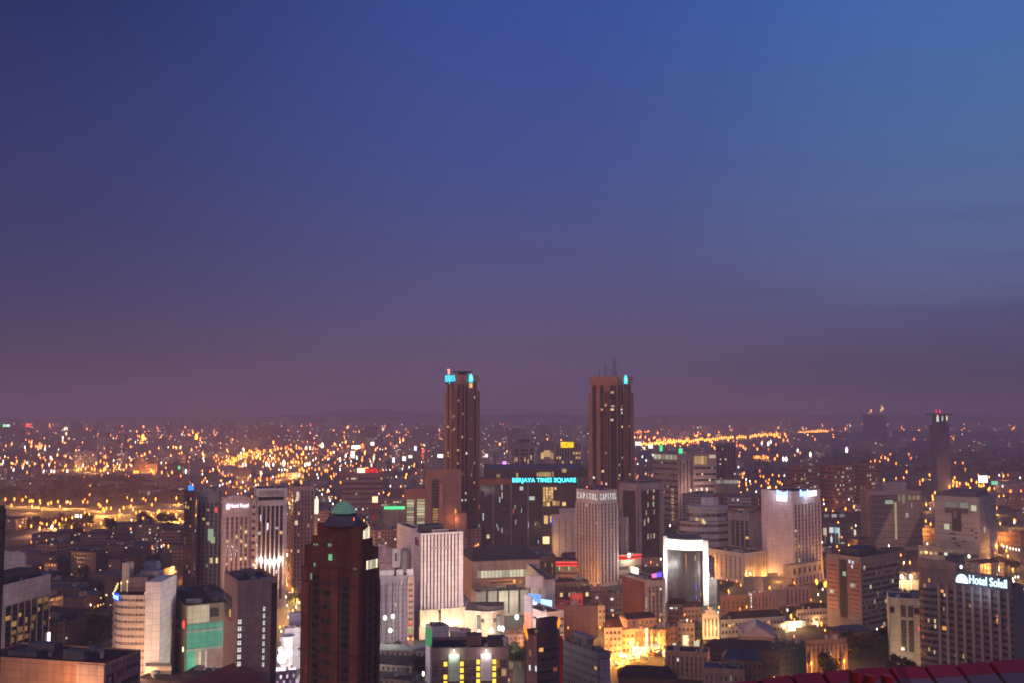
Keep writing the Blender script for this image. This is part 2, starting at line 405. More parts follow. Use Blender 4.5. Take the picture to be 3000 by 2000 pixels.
def sign_text(txt, fc, u0, u1, z0, z1, mat, out=.35, depth=.12, parent=None, name='lettering'):
    cu = bpy.data.curves.new('lettering', 'FONT'); cu.body = txt; cu.extrude = .04; cu.size = 1; cu.offset = .010
    o = bpy.data.objects.new('tmp', cu); COL.objects.link(o)
    dg = bpy.context.evaluated_depsgraph_get(); dg.update()
    me = bpy.data.meshes.new_from_object(o.evaluated_get(dg)); bpy.data.objects.remove(o)
    xs = [v.co.x for v in me.vertices]; ys = [v.co.y for v in me.vertices]
    x0, x1, y0, y1 = min(xs), max(xs), min(ys), max(ys)
    off = Vector(parent['_o'])
    for v in me.vertices:
        u = u0 + (v.co.x - x0) / (x1 - x0) * (u1 - u0); z = z0 + (v.co.y - y0) / (y1 - y0) * (z1 - z0)
        p = fc.P(u, z, out + (depth if v.co.z > 0 else 0)); v.co = Vector(p) - off
    me.materials.clear(); me.materials.append(mat)
    q = bpy.data.objects.new(name, me); COL.objects.link(q); q.parent = parent; q['_o'] = tuple(off); return q
def pt_light(loc, col, power, parent=None, r=.0, name='lamp_or_fill_light', spot=None):
    l = bpy.data.lights.new(name, 'SPOT' if spot else 'POINT'); l.energy = power; l.color = col; l.shadow_soft_size = r
    o = bpy.data.objects.new(name, l); COL.objects.link(o)
    if spot:
        l.spot_size = radians(spot[1]); l.spot_blend = .6
        o.rotation_euler = (Vector(spot[0]) - Vector(loc)).to_track_quat('-Z', 'Y').to_euler()
    if parent is not None:
        o.parent = parent; o.location = Vector(loc) - Vector(parent['_o'])
    else: o.location = loc
    return o

# ------------------------------------------------------------------ ground and roads
G = MB(); n = 64; RG = 14000
pts = [(RG * cos(2 * pi * i / n), RG * sin(2 * pi * i / n), 0) for i in range(n)]
G.face(pts)
def ground_mat():
    m, t = nt('city_ground'); p = N(t, 'ShaderNodeBsdfPrincipled'); o = N(t, 'ShaderNodeOutputMaterial'); g = N(t, 'ShaderNodeNewGeometry')
    a = N(t, 'ShaderNodeTexNoise'); a.inputs['Scale'].default_value = .006; a.inputs['Detail'].default_value = 8; t.links.new(g.outputs['Position'], a.inputs['Vector'])
    b = N(t, 'ShaderNodeTexVoronoi'); b.inputs['Scale'].default_value = .03; t.links.new(g.outputs['Position'], b.inputs['Vector'])
    mr = N(t, 'ShaderNodeMapRange'); t.links.new(a.outputs[0], mr.inputs[0]); mr.inputs[1].default_value = .4; mr.inputs[2].default_value = .62
    c = Mix(t, mr.outputs[0], (.018, .024, .014), (.06, .052, .05)); c = Mix(t, .45, c, Mix(t, 1.0, c, b.outputs['Color'], 'MULTIPLY'))
    t.links.new(c, p.inputs['Base Color']); p.inputs['Roughness'].default_value = .9; t.links.new(p.outputs[0], o.inputs[0]); return m
tag(G.build('ground', ground_mat()), kind='structure')
ASPH = wall((.085, .075, .07), .75, .35); KERB = wall((.3, .28, .26), .8, .2)
def line_mat(): return wall((.7, .68, .62), .7, .3)
ROADS = []
def road(name, pix, w, z=.004, deck=0.0, lane=True, mat=None):
    P = [at_z(px, py, deck) for px, py in pix]
    D = []
    for i in range(len(P) - 1):
        for k in range(6): D.append(P[i].lerp(P[i + 1], k / 6))
    D.append(P[-1]); mb = MB(); ml = MB(); mk = MB(); acc = 0
    for i in range(len(D) - 1):
        a, b = D[i], D[i + 1]; d = (b - a); L = d.length; d.normalize(); n_ = Vector((-d.y, d.x, 0))
        def pn(j):
            t0 = (D[min(j + 1, len(D) - 1)] - D[max(j - 1, 0)]).normalized(); return Vector((-t0.y, t0.x, 0))
        na, nb = pn(i), pn(i + 1); zz = Vector((0, 0, z))
        q = [a - na * w / 2 + zz, b - nb * w / 2 + zz, b + nb * w / 2 + zz, a + na * w / 2 + zz]
        if deck > 0:
            lo = Vector((0, 0, -1.6)); mb.hexa([p + lo for p in q], q)
        else: mb.face(q)
        for sgn in (-1, 1):
            k0, k1 = a + na * sgn * w / 2, b + nb * sgn * w / 2; o0, o1 = a + na * sgn * (w / 2 + .5), b + nb * sgn * (w / 2 + .5)
            hh = .14 if deck == 0 else .9
            bq = [k0, k1, o1, o0] if sgn < 0 else [k0, o0, o1, k1]
            bq = list(reversed(bq)) if sgn < 0 else bq
            mk.hexa([p + Vector((0, 0, .0 if deck == 0 else -.5)) for p in bq], [p + Vector((0, 0, hh)) for p in bq])
        s_ = 0
        while s_ < L and lane and L < 400:
            for off in (-w / 6, w / 6):
                c0 = a + d * s_ + n_ * off; c1 = a + d * min(s_ + 4, L) + n_ * off; e = n_ * .12; up = Vector((0, 0, z + .004))
                ml.face([c0 - e + up, c1 - e + up, c1 + e + up, c0 + e + up])
            s_ += 10
        ROADS.append((a.x, a.y, b.x, b.y, w / 2 + 3))
    r = tag(mb.build(name, mat or ASPH), kind='structure')
    tag(mk.build('pavement_kerb', KERB), kind='structure')
    if ml.f: tag(ml.build('road_marking', line_mat()), kind='structure')
    return D
CONC = wall((.20, .17, .15), .8, .3)
R_STREET = road('road', [(878, 1545), (868, 1620), (866, 1700), (858, 1800), (838, 1900), (812, 2010)], 22)
R_MARKET = road('road', [(1700, 1975), (1790, 1935), (1900, 1908), (2010, 1880), (2120, 1858), (2290, 1836), (2420, 1815), (2520, 1795)], 15)
R_HWY = road('road', [(-80, 1482), (120, 1486), (320, 1500), (460, 1494), (545, 1478), (640, 1462)], 34, mat=CONC)
R_HWY2 = road('road', [(60, 1580), (150, 1548), (230, 1532), (300, 1508), (420, 1500), (540, 1520)], 24, z=.012, mat=CONC)
R_RIGHT = road('road', [(2640, 1730), (2660, 1690), (2685, 1655), (2720, 1620), (2740, 1560), (2735, 1500)], 20)
R_EAST = road('road', [(3010, 1662), (2960, 1610), (2925, 1570), (2905, 1510), (2830, 1430), (2780, 1405)], 20)
R_FAR = road('road', [(1840, 1304), (1960, 1293), (2100, 1283), (2250, 1274), (2440, 1262)], 40, deck=9, lane=False, mat=CONC)
R_LINK = road('road', [(655, 1352), (690, 1338), (730, 1326), (800, 1318)], 30, z=.004, lane=False)
for k in range(2, len(R_FAR), 3): pt_light((R_FAR[k].x, R_FAR[k].y, 24), (1, .5, .13), 420000)
def seg_d(px, py, s):
    ax, ay, bx, by, w = s; dx, dy = bx - ax, by - ay; t = max(0, min(1, ((px - ax) * dx + (py - ay) * dy) / (dx * dx + dy * dy + 1e-9)))
    return hypot(px - ax - t * dx, py - ay - t * dy) - w
def free(x, y, r):
    for ox, oy, orr in OCC:
        if hypot(x - ox, y - oy) < r + orr: return False
    for s in ROADS:
        if seg_d(x, y, s) < r: return False
    return True

# ------------------------------------------------------------------ polygonal buildings (curved fronts)
def ribbon(mb, pts, z0, z1, off=.1, inn=0.0):
    """strip following an open polyline (ordered left to right seen from outside)"""
    L = 0; nn = []
    for i in range(len(pts)):
        a = Vector(pts[max(i - 1, 0)]); b = Vector(pts[min(i + 1, len(pts) - 1)]); d = (b - a).normalized(); nn.append(Vector((d.y, -d.x)))
    for i in range(len(pts) - 1):
        a, b = Vector(pts[i]), Vector(pts[i + 1]); l = (b - a).length
        ao, bo = a + nn[i] * off, b + nn[i + 1] * off; ai, bi = a + nn[i] * inn, b + nn[i + 1] * inn
        mb.face([(ao.x, ao.y, z0), (bo.x, bo.y, z0), (bo.x, bo.y, z1), (ao.x, ao.y, z1)], [(L, z0), (L + l, z0), (L + l, z1), (L, z1)])
        mb.face([(ai.x, ai.y, z1), (ao.x, ao.y, z1), (bo.x, bo.y, z1), (bi.x, bi.y, z1)])
        mb.face([(bi.x, bi.y, z0), (bo.x, bo.y, z0), (ao.x, ao.y, z0), (ai.x, ai.y, z0)]); L += l
    for i, s in ((0, 1), (len(pts) - 1, -1)):
        a = Vector(pts[i]); o = a + nn[i] * off; q = a + nn[i] * inn
        f = [(q.x, q.y, z0), (o.x, o.y, z0), (o.x, o.y, z1), (q.x, q.y, z1)]; mb.face(f if s > 0 else list(reversed(f)))
def polyb(name, label, cat, poly, zt, wm, zb=0, roof=DARKROOF, root=None, parapet=1.0, part='wall', roofpart='roof'):
    b = Bld(); b.poly = poly; cx = sum(p[0] for p in poly) / len(poly); cy_ = sum(p[1] for p in poly) / len(poly); b.c = (cx, cy_); b.z = zt
    b.root = root or thing(name, label, cat, (cx, cy_, 0))
    mb = MB(); mb.prism(poly, zb, zt); b.wall = mb.build(part, wm, b.root)
    if roof:
        mb = MB(); mb.prism([((p[0] - cx) * .96 + cx, (p[1] - cy_) * .96 + cy_) for p in poly], zt + .01, zt + .25); b.roof = mb.build(roofpart, roof, b.root)
    occupy(poly); return b
def X(px, Y, z=0): return at_y(px, CY, Y).x * 1.0 if z == 0 else None
def xat(px, Y, z): # x so that (x,Y,z) projects to px
    dep = Y * cos(TILT) + (z - CAMZ) * sin(TILT); return (px - CX) / F * dep
def zat(py, Y): return CAMZ + ray(CX, py).z / ray(CX, py).y * Y

WHITE_W = wall((.66, .58, .58), .8, .16); PALE = wall((.52, .44, .46), .8, .2); CREAM = wall((.60, .46, .36), .8, .2); GREYW = wall((.36, .31, .33), .85, .25)
LILAC = wall((.34, .29, .36), .8, .2); REDBR = wall((.36, .155, .12), .8, .2); BROWN = wall((.16, .10, .09), .85, .25); PINKW = wall((.55, .36, .36), .8, .2)
DKBR = wall((.15, .052, .036), .75, .3); TEAL = wall((.07, .30, .21), .6, .2); DARKW = wall((.07, .055, .065), .8, .3); ORW = wall((.48, .24, .15), .8, .2)

# ================================================================== LANDMARK BUILDINGS
# --- dark sliver at the left edge of the view
b = hero('office_tower', 'dark narrow edge of a brown tower cut by the left border of the photo', (14, 1490), -90, 17, 72, DARKW, Y=350)
bands(b, b.FL, 20, 4, b.z - 4, frac=.4, lit=.0, seed=2)
# --- signboard block, bottom left
b = hero('commercial_block', 'low cream fronted block at the bottom left with a dark company sign on its side', (308, 1948), -60, 412, 77, wall((.52, .27, .17), .8, .2), Y=430, roof=BROWNROOF, parapet=.8)
mb = MB(); b.FL.box(mb, b.FL.L - 13.5, b.FL.L - .2, b.z - 9, b.z - .02, 0, .35); mb.build('end_panel', wall((.55, .38, .32), .8, .2), b.root)
mb = MB(); b.FR.box(mb, .05, b.FR.L - .05, b.z - 30, b.z - .3, 0, .12); sp_ = mb.build('side_panel', wall((.34, .18, .19), .8, .15), b.root)
DKMAR = wall((.085, .025, .028), .8, .2)
L = b.FR.L
mb = MB(); b.FR.box(mb, 1.2, L * .24, b.z - 9.2, b.z - 4.4, .13, .22); lg = mb.build('logo_panel', DKMAR, b.root)
mb = MB(); b.FR.box(mb, 2.2, 2.9, b.z - 8.6, b.z - 5.2, .22, .26); b.FR.box(mb, 3.6, 4.2, b.z - 8.6, b.z - 5.4, .22, .26); b.FR.box(mb, 2.95, 3.55, b.z - 6.6, b.z - 6.0, .22, .26); mb.build('logo_mark', PINKW, lg)
sign_text('ACE', b.FR, L * .32, L * .50, b.z - 7.0, b.z - 4.0, DKMAR, .14, .1, b.root, 'sign_lettering')
sign_text('Jerneh', b.FR, L * .58, L * .95, b.z - 6.3, b.z - 3.3, DKMAR, .14, .1, b.root, 'sign_lettering')
mb = MB(); b.FR.box(mb, L * .45, L * .92, b.z - 14, b.z - 9.2, .13, .2); mb.build('dark_window', GL, b.root)
for i in range(8):
    u = L * (.2 + .1 * i); mb = MB(); b.FR.box(mb, u, u + .5, b.z - 1.9, b.z - 1.2, .12, .3); mb.build('vent', DKMAR, b.root)
clutter(b, 3, 3)
pt_light((b.M.x - 14, b.M.y - 14, b.z - 14), (1, .50, .22), 26000, b.root)  # added orange fill without a visible lamp, brightens the block front
# --- white block with tall orange lit windows, left
b = hero('office_block', 'white banded block at the left with tall dark windows lit amber behind white fins', (12, 1718), -120, 149, 78, wall((.46, .38, .41), .8, .2), Y=564, roof=BROWNROOF)
zt = b.FR.zpx(0, 1775)
vstrips(b, b.FR, 7, 6, b.z - 11, 1, 1, .86, glass((.02, .012, .012), sp=.12), rib=.5, lit=.22, litm=(emit((1, .50, .12), .5, True), emit((1, .55, .15), .3, True)), fl=4.2, seed=4, cap=24)
mb = MB(); b.FR.box(mb, b.FR.L - 2.0, b.FR.L - .3, 6, 19.5, .3, 1.2); mb.build('lit_sign', emit((1.3, 1.15, 1.1), 1.6), b.root)
on_roof(b, 'plant_room', DARKW, .5, .4, .8, .5, 5)
b = hero('office_block', 'plain white box of a building rising behind the amber windowed block at the left edge', (70, 1624), 8, 78, 62, PALE, Y=640)
bands(b, b.FL, 4, 20, 40, frac=.25, lit=0); clutter(b, 4, 2)
# --- round fronted cream hotel with blue sign
Yh = 566; zt = zat(1742, Yh); zs = zat(1702, Yh); cream = wall((.70, .50, .38), .8, .12)
fr = [(xat(334, Yh + 20, 45), Yh + 22), (xat(327, Yh + 9, 45), Yh + 12), (xat(330, Yh + 3.5, 45), Yh + 6.5), (xat(340, Yh + 1, 45), Yh + 3), (xat(356, Yh, 45), Yh + 1), (xat(388, Yh, 45), Yh), (xat(428, Yh, 45), Yh)]
b = polyb('round_hotel', 'cream hotel with rounded banded front, white end wall and small blue rooftop sign', 'hotel', fr + [(fr[-1][0], Yh + 24), (fr[0][0], Yh + 24)], zt, cream)
hb = (zt - 4) / 11
for i in range(11):
    mb = MB(); ribbon(mb, fr, zt - 3.4 - i * hb, zt - 2.1 - i * hb, .06); mb.build('window_band', glass((.15, .10, .085), sp=0, spc=(.5, .36, .28), cw=2.2, fu=.75, rough=.3), b.root)
    mb = MB(); ribbon(mb, fr, zt - 3.9 - i * hb, zt - 3.45 - i * hb, .55, .0); mb.build('balcony_edge', cream, b.root)
xs0, xs1 = fr[-1][0] + .02, xat(473, Yh, 50)
mb = MB(); mb.prism([(xs0, Yh - 1.5), (xs1, Yh - 1.0), (xs1, Yh + 25), (xs0, Yh + 25)], 0, zs); mb.build('end_wall', wall((.74, .64, .61), .8, .1), b.root)
f = Face((fr[2][0], fr[2][1] - .5), (xat(353, Yh, 45), Yh - 1), 0, zt)
mb = MB(); f.box(mb, .1, f.L, zt - 3.2, zt + .9, .3, .7); sg = mb.build('sign_board', emit((.02, .12, .9), 1.0), b.root)
sign_text('hotel', f, .5, f.L - .4, zt - 2.6, zt + .5, emit((.6, 1.1, 2.2), 1.5), .72, .1, sg)
x_ = lambda px: xat(px, Yh + 12, 50)
for nm, p0, p1, py, yo, d, mt in (('stair_tower', 356, 378, 1648, 12, 6, CREAM), ('plant_room', 380, 436, 1690, 10, 9, wall((.30, .2, .18))), ('plant_room', 392, 452, 1672, 20, 8, wall((.34, .28, .30))), ('water_tank', 388, 424, 1645, 29, 7, wall((.2, .22, .3)))):
    mb = MB(); mb.prism([(x_(p0), Yh + yo), (x_(p1), Yh + yo), (x_(p1), Yh + yo + d), (x_(p0), Yh + yo + d)], zt + .2, zat(py, Yh + yo)); mb.build(nm, mt, b.root)
for px, py, yo in ((331, 1737, 5), (335, 1731, 8), (338, 1724, 11), (341, 1716, 14), (345, 1709, 18), (355, 1706, 9), (373, 1702, 9), (426, 1736, .5)):
    mb = MB(); z_ = zat(py, Yh + yo); mb.drop((xat(px, Yh + yo, z_), Yh + yo, z_), .9, 1.7); mb.cyl((xat(px, Yh + yo, z_), Yh + yo), .08, zt, z_ - .6, 5); mb.build('string_lamp', emit((1.6, 1.1, .4), 1.2), b.root)
mb = MB(); mb.prism([(xat(426, 556, 8), 556), (xat(502, 556, 8), 556), (xat(500, 564, 8), 564), (xat(426, 564, 8), 564)], 0, 11); mb.build('entrance_porch', CREAM, b.root)
pt_light((xat(420, 548, 8), 546, 8), (1, .62, .32), 9000, b.root)
pt_light((xat(370, 540, 8), 538, 10), (1, .64, .38), 30000, b.root); pt_light((xat(345, 520, 30), 518, 34), (1, .66, .44), 30000, b.root)  # second one is an added fill in mid-air to brighten the front
# --- green panelled mall
b = hero('green_mall', 'shopping building with green wall panels and a beige billboard beside the brown slab tower', (543, 1779), 474, 705, 30, wall((.20, .15, .10), .8), Y=580, roof=BROWNROOF)
f = b.FR
mb = MB(); f.box(mb, 1.2, 13.5, b.z - 9.2, b.z + .8, .0, .3); mb.build('beige_billboard', wall((.50, .48, .33), .7, .15), b.root)
mb = MB(); f.box(mb, 14, 19, b.z - 6.5, b.z - 1.6, .0, .3); mb.build('dark_billboard', wall((.05, .04, .045)), b.root)
for z0, z1 in ((b.z - 13, b.z - 9.6), (b.z - 23.4, b.z - 14.4)):
    mb = MB(); f.box(mb, 1.0, f.L - .5, z0, z1, 0, .35); mb.build('green_panel', TEAL, b.root)
    mb = MB(); f.box(mb, .9, f.L - .5, z0 - 1.3, z0 - .06, 0, .9); mb.build('ledge_rail', wall((.30, .34, .29)), b.root)
mb = MB(); f.box(mb, 1, 6.0, 1, b.z - 24.9, 0, .35); mb.build('green_panel', TEAL, b.root)
mb = MB(); f.box(mb, 6.1, f.L - .5, 2, b.z - 25, 0, .3); mb.build('brown_panel', wall((.30, .19, .15)), b.root)
for u in (8, 11.6): mb = MB(); f.box(mb, u, u + 1.2, 2, b.z - 25.4, .3, .6); mb.build('white_column', wall((.6, .5, .45)), b.root)
pt_light(f.P(6, 7, 7), (.8, 1, .7), 2500, b.root)
for i in range(3):
    for j in range(2):
        mb = MB(); fl_ = b.FL; u = fl_.L * (.25 + .2 * i); fl_.box(mb, u, u + fl_.L * .14, b.z - 13 - j * 5, b.z - 10 - j * 5, 0, .2); mb.build('screen_panel', wall((.3, .3, .32)), b.root)
mb = MB(); mb.drop(f.P(-1, b.z - 9, 1.0), 1.6, 5); mb.build('red_lamp', emit((2, .12, .10), 1), b.root)
mb = MB(); mb.drop(f.P(-1, b.z - 23, 1.0), 1.2, 3.5); mb.build('lamp', emit((1.4, 1.4, .8), 1), b.root)
clutter(b, 6, 3)
mb = MB(); mb.box((xat(557, 585, 40), 592), 9, 1, b.z + .2, b.z + 3); mb.build('roof_rail', GREYW, b.root)
# --- pink screened wall behind it
b = hero('billboard_block', 'pale block carrying a big washed out pink billboard behind the green panelled mall', (580, 1748), 575, 690, 8, wall((.45, .38, .42)), Y=640)
mb = MB(); b.FR.box(mb, 6, b.FR.L - 2, b.z - 14, b.z - 3, 0, .4); mb.build('pink_billboard', wall((.52, .12, .20), .7, .35), b.root)
# --- red awning roof at the very bottom
mb = MB(); P0 = [at_z(px, py, 22) for px, py in ((470, 2030), (560, 1985), (700, 1935), (830, 2030))]
mb.prism([(p.x, p.y) for p in P0], 0, 22)
single(mb, 'low_hall', wall((.24, .055, .05), .7, .3), 'low hall with a dull red roof at the bottom edge left of the slab tower', 'hall', (P0[1].x, P0[1].y, 0)); occupy([(p.x, p.y) for p in P0])
# --- brown slab tower with two columns of lit stair windows
b = hero('slab_tower', 'plain brown slab tower with two vertical rows of small white lit windows', (697, 1713), 657, 812, 27, wall((.34, .215, .20), .85, .15), Y=512, roof=BLUEROOF, parapet=2.2)
f = b.FR; WPANE = emit((.85, .9, .78), 1.0)
for px0, py0, dp, nn_, ww in ((702, 1820, 20.6, 8, 1.7), (773, 1782, 20.4, 9, 1.0)):
    for i in range(nn_):
        z = 40.; py = py0 + dp * i
        u = f.upx(px0, b.z - 20); z = f.zpx(u, py)
        mb = MB(); f.box(mb, u - ww / 2, u + ww / 2, z - 1.05, z + 1.05, 0, .08); w_ = mb.build('stair_window', WPANE, b.root)
        mb = MB(); f.box(mb, u - .09, u + .09, z - 1.05, z + 1.05, .08, .14); f.box(mb, u - ww / 2, u + ww / 2, z + .2, z + .38, .081, .135); mb.build('window_frame', DARKW, w_)
mb = MB(); f.box(mb, f.L * .86, f.L - .02, 0, b.z - .1, 0, .4); mb.build('end_pier', wall((.08, .05, .05)), b.root)
mb = MB(); f.box(mb, f.L * .25, f.L * .256, 5, b.z - 1, 0, .06); mb.build('wall_joint', DARKW, b.root)
f = b.FL
mb = MB(); f.box(mb, 1.0, f.L * .6, b.z - 21, b.z - 8, 0, .1); mb.build('dark_window', GL, b.root)
litwin(b, f, f.L * .45, f.L * .55, b.z - 19, b.z - 15, AMBER)
on_roof(b, 'plant_room', wall((.2, .17, .2)), .55, .75, .25, .2, 3.5); on_roof(b, 'plant_room', wall((.12, .1, .12)), .2, .6, .25, .3, 3.2)
for i in range(4):
    on_roof(b, 'air_unit', PALE, .66 + .07 * i, .15, .035, .1, 1.6)
# --- domed brown tower (stepped) in front
b = hero('domed_tower', 'dark reddish brown stepped tower crowned by a lit green glass pyramid', (1056, 1676), 883, 1111, 60, DKBR, Y=420, roof=DARKROOF, parapet=.6)
T0 = b
pier = wall((.20, .07, .048), .7, .3)
for i in range(6):
    f = b.FL; u0 = f.L * (.02 + .166 * i)
    if i in (1, 2, 4): continue
    mb = MB(); f.box(mb, u0, u0 + f.L * .13, 0, b.z - .2, 0, .5); mb.build('wall_pier', pier, b.root)
f = b.FL
for i in (1, 4):
    u0 = f.L * (.02 + .166 * i); mb = MB(); f.box(mb, u0 + .3, u0 + f.L * .13, 0, b.z - 3, 0, .05); mb.build('window_strip', glass((.02, .03, .028), sp=.35, spc=(.05, .025, .02)), b.root)
nfl = 13
for k in range(nfl):
    mb = MB(); f.box(mb, f.L * .36, f.L * .66, 3 + k * (b.z - 8) / nfl, 3 + k * (b.z - 8) / nfl + 1.7, 0, .05); mb.build('window_band', glass((.03, .03, .03), sp=.0), b.root)
vstrips(b, b.FR, 3, 4, b.z - 4, frac=.45, rib=.35, lit=.0, seed=3, gm=glass((.02, .02, .025), spc=(.05, .03, .03)))
for zz in (b.z - 35, b.z - 6.0):
    mb = MB(); f.box(mb, -.3, f.L + .1, zz, zz + .7, .52, 1.0); mb.build('cornice', wall((.12, .07, .075)), b.root)
stages = ((1612, 893, 1058, 1109), (1582, 915, 1060, 1092), (1543, 929, 1063, 1084))
zprev = b.z; yy = 420
for i, (py, l, m_, r_) in enumerate(stages):
    yy += .8; s = hero('', '', (m_, py), l, r_, 60, DKBR, Y=yy, zb=zprev + .02, root=b.root, parapet=.5, part='upper_stage', roofpart='terrace'); zprev = s.z
    if i == 1: S1 = s
    if i == 0: S0 = s
lit_at(b, b.FL, [(913, 1686)], .7, 2.6, emit((.35, .42, .28), .5), 'lit_window', .6)
lit_at(b, S0.FL, [(968, 1631)], 2.0, 2.6, emit((.20, .55, .28), .9), 'lit_window', .15); lit_at(b, S0.FL, [(922, 1655)], .8, 2.4, emit((.25, .5, .28), .7), 'lit_window', .15)
lit_at(b, S1.FL, [(921, 1598), (929, 1598)], .8, 2.2, emit((.16, .34, .16), .9)); lit_at(b, S1.FL, [(966, 1598)], 1.9, 2.2, emit((.14, .26, .13), .9))
LW = emit((1.2, 1.05, .75), 1.0, True)
f = s.FR
for i in range(4): litwin(b, f, f.L * (.05 + .23 * i), f.L * (.23 + .23 * i), s.z - 7 + .6 * i, s.z - 1.4 + .5 * i, LW)
f = S0.FR
for i in range(6): litwin(b, f, f.L * (.3 + .11 * i), f.L * (.39 + .11 * i), S0.z - 9 - .5 * (i % 3), S0.z - 4.6, LW)
cx_, cy2 = s.c; r0 = 37 * 430 / F
zd0 = s.z
mb = MB(); mb.cyl((cx_, cy2), r0 * 1.62, zd0 + .2, zd0 + 1.0, 8); mb.cyl((cx_, cy2), r0 * 1.5, zd0 + 1.0, zd0 + 4.2, 8, r0 * 1.05); mb.build('sloping_skirt', wall((.10, .085, .11), .6, .2), b.root)
mb = MB(); mb.cyl((cx_, cy2), r0 * 1.05, zd0 + 1, zd0 + 5.2, 8); mb.build('glazed_drum', glass((.05, .055, .05), sp=.1, spc=(.05, .06, .05), cw=1.2), b.root)
dm = MB(); n8 = 8; zz0 = zd0 + 5.2; prof = [(1.0, 0), (.96, .9), (.80, 2.2), (.54, 3.7), (.26, 4.8), (.03, 5.3)]
def dome_glass():
    m, t = nt('lit_dome_glass'); p = N(t, 'ShaderNodeBsdfPrincipled'); o = N(t, 'ShaderNodeOutputMaterial')
    mask, ra, rb, fv = cells(t, .55, .6, .8, .8)
    t.links.new(Mix(t, mask, (.03, .05, .04), (.10, .26, .19)), p.inputs['Base Color']); p.inputs['Roughness'].default_value = .2
    t.links.new(Mix(t, ra, (.12, .28, .20), (.30, .50, .36)), p.inputs['Emission Color']); t.links.new(Mth(t, 'MULTIPLY', mask, .42), p.inputs['Emission Strength'])
    t.links.new(p.outputs[0], o.inputs[0]); return m
for (ra_, za), (rb_, zb_) in zip(prof[:-1], prof[1:]):
    for i in range(n8):
        t0, t1 = 2 * pi * i / n8, 2 * pi * (i + 1) / n8
        q = [(cx_ + r0 * ra_ * cos(t0), cy2 + r0 * ra_ * sin(t0), zz0 + za), (cx_ + r0 * ra_ * cos(t1), cy2 + r0 * ra_ * sin(t1), zz0 + za), (cx_ + r0 * rb_ * cos(t1), cy2 + r0 * rb_ * sin(t1), zz0 + zb_), (cx_ + r0 * rb_ * cos(t0), cy2 + r0 * rb_ * sin(t0), zz0 + zb_)]
        wd = r0 * ra_ * .78; dm.face(q, [(i * 5, za), (i * 5 + wd, za), (i * 5 + wd * rb_ / ra_, zb_), (i * 5, zb_)])
dm.build('glass_dome', dome_glass(), b.root)
mb = MB(); mb.cyl((cx_, cy2), .12, zz0 + 5.5, zz0 + 7.6, 6); mb.build('finial', metal((.4, .4, .4)), b.root)
mb = MB(); mb.drop((cx_ + r0 * 1.0, cy2 - r0 * 1.1, zd0 + 3.2), .55, 1.5); mb.build('red_lamp', emit((2, .2, .08), 1.2), b.root)
# --- small bulky block to the right of it is the white striped hotel
b = hero('striped_hotel', 'tall white slab hotel with narrow dark vertical window slots and floodlit canopies at its foot', (1234, 1564), 1210, 1357, 24, wall((.88, .74, .74), .8, .10), Y=680, roof=DARKROOF, parapet=.6)
vstrips(b, b.FR, 11, 9, b.z - .5, .4, 2.6, .36, glass((.03, .02, .03), sp=.25, spc=(.10, .07, .075), cw=3), rib=.45, lit=.0, seed=8, ribm=b.wall.data.materials[0])
for u0, u1 in ((.24, .42), (.5, .68)):
    f = b.FR; mb = MB(); f.box(mb, f.L * u0, f.L * u1, b.z - 10.4, b.z - 8.8, 0, .7); mb.build('balcony_beam', wall((.55, .42, .42)), b.root)
f = b.FL
mb = MB(); f.box(mb, f.L * .3, f.L * .5, b.z - 8, b.z - 3, 0, .3); mb.build('blue_logo_panel', wall((.10, .14, .34)), b.root)
mb = MB(); f.box(mb, f.L * .52, f.L * .7, b.z - 8.4, b.z - 4.4, 0, .3); mb.build('red_logo_panel', wall((.6, .10, .08)), b.root)
on_roof(b, 'plant_room', wall((.08, .07, .09)), .32, .5, .5, .55, 5.2); on_roof(b, 'roof_rail', GREYW, .45, .12, .35, .03, 2.6)
HOT = b
s = hero('', '', (1206, 1548), 1163, 1234, 24, wall((.84, .70, .71), .8, .1), Y=694, root=b.root, part='side_wing', roofpart='wing_roof', parapet=.6)
# podium with floodlit canopies
p0 = b.FR; mb = MB()
b2 = hero('', '', (1228, 1800), 1215, 1362, 24, wall((.40, .30, .24), .8, .15), Y=668, root=b.root, part='podium', roofpart='podium_roof', parapet=.4)
f = b2.FR
for u0, u1 in ((.0, .40), (.46, 1.0)):
    mb = MB(); q = MB(); nseg = 8
    for i in range(nseg):
        a0, a1 = u0 + (u1 - u0) * i / nseg, u0 + (u1 - u0) * (i + 1) / nseg
        sag = lambda t: 2.2 * (1 - (2 * (t - u0) / (u1 - u0) - 1) ** 2)
        P_ = lambda t, z, o: f.P(f.L * t, z, o)
        A = [P_(a0, b2.z - 6.5 - sag(a0) * .6, 2.2), P_(a1, b2.z - 6.5 - sag(a1) * .6, 2.2), P_(a1, b2.z + 3, .9), P_(a0, b2.z + 3, .9)]
        Bk = [P_(a0, b2.z - 6.5 - sag(a0) * .6, 1.9), P_(a1, b2.z - 6.5 - sag(a1) * .6, 1.9), P_(a1, b2.z + 3, .6), P_(a0, b2.z + 3, .6)]
        q.face(A); q.face(list(reversed(Bk))); q.face([A[3], A[2], Bk[2], Bk[3]]); q.face([A[1], A[0], Bk[0], Bk[1]])
    q.build('fabric_canopy', wall((.55, .47, .34), .8, .15), b.root)
for u in (.12, .30, .58, .74, .9):
    pt_light(f.P(f.L * u, b2.z - 8.5, 6.5), (1, .80, .50), 4200, b.root)
pt_light(f.P(f.L * .5, 30, 40), (1, .76, .66), 75000, b.root)
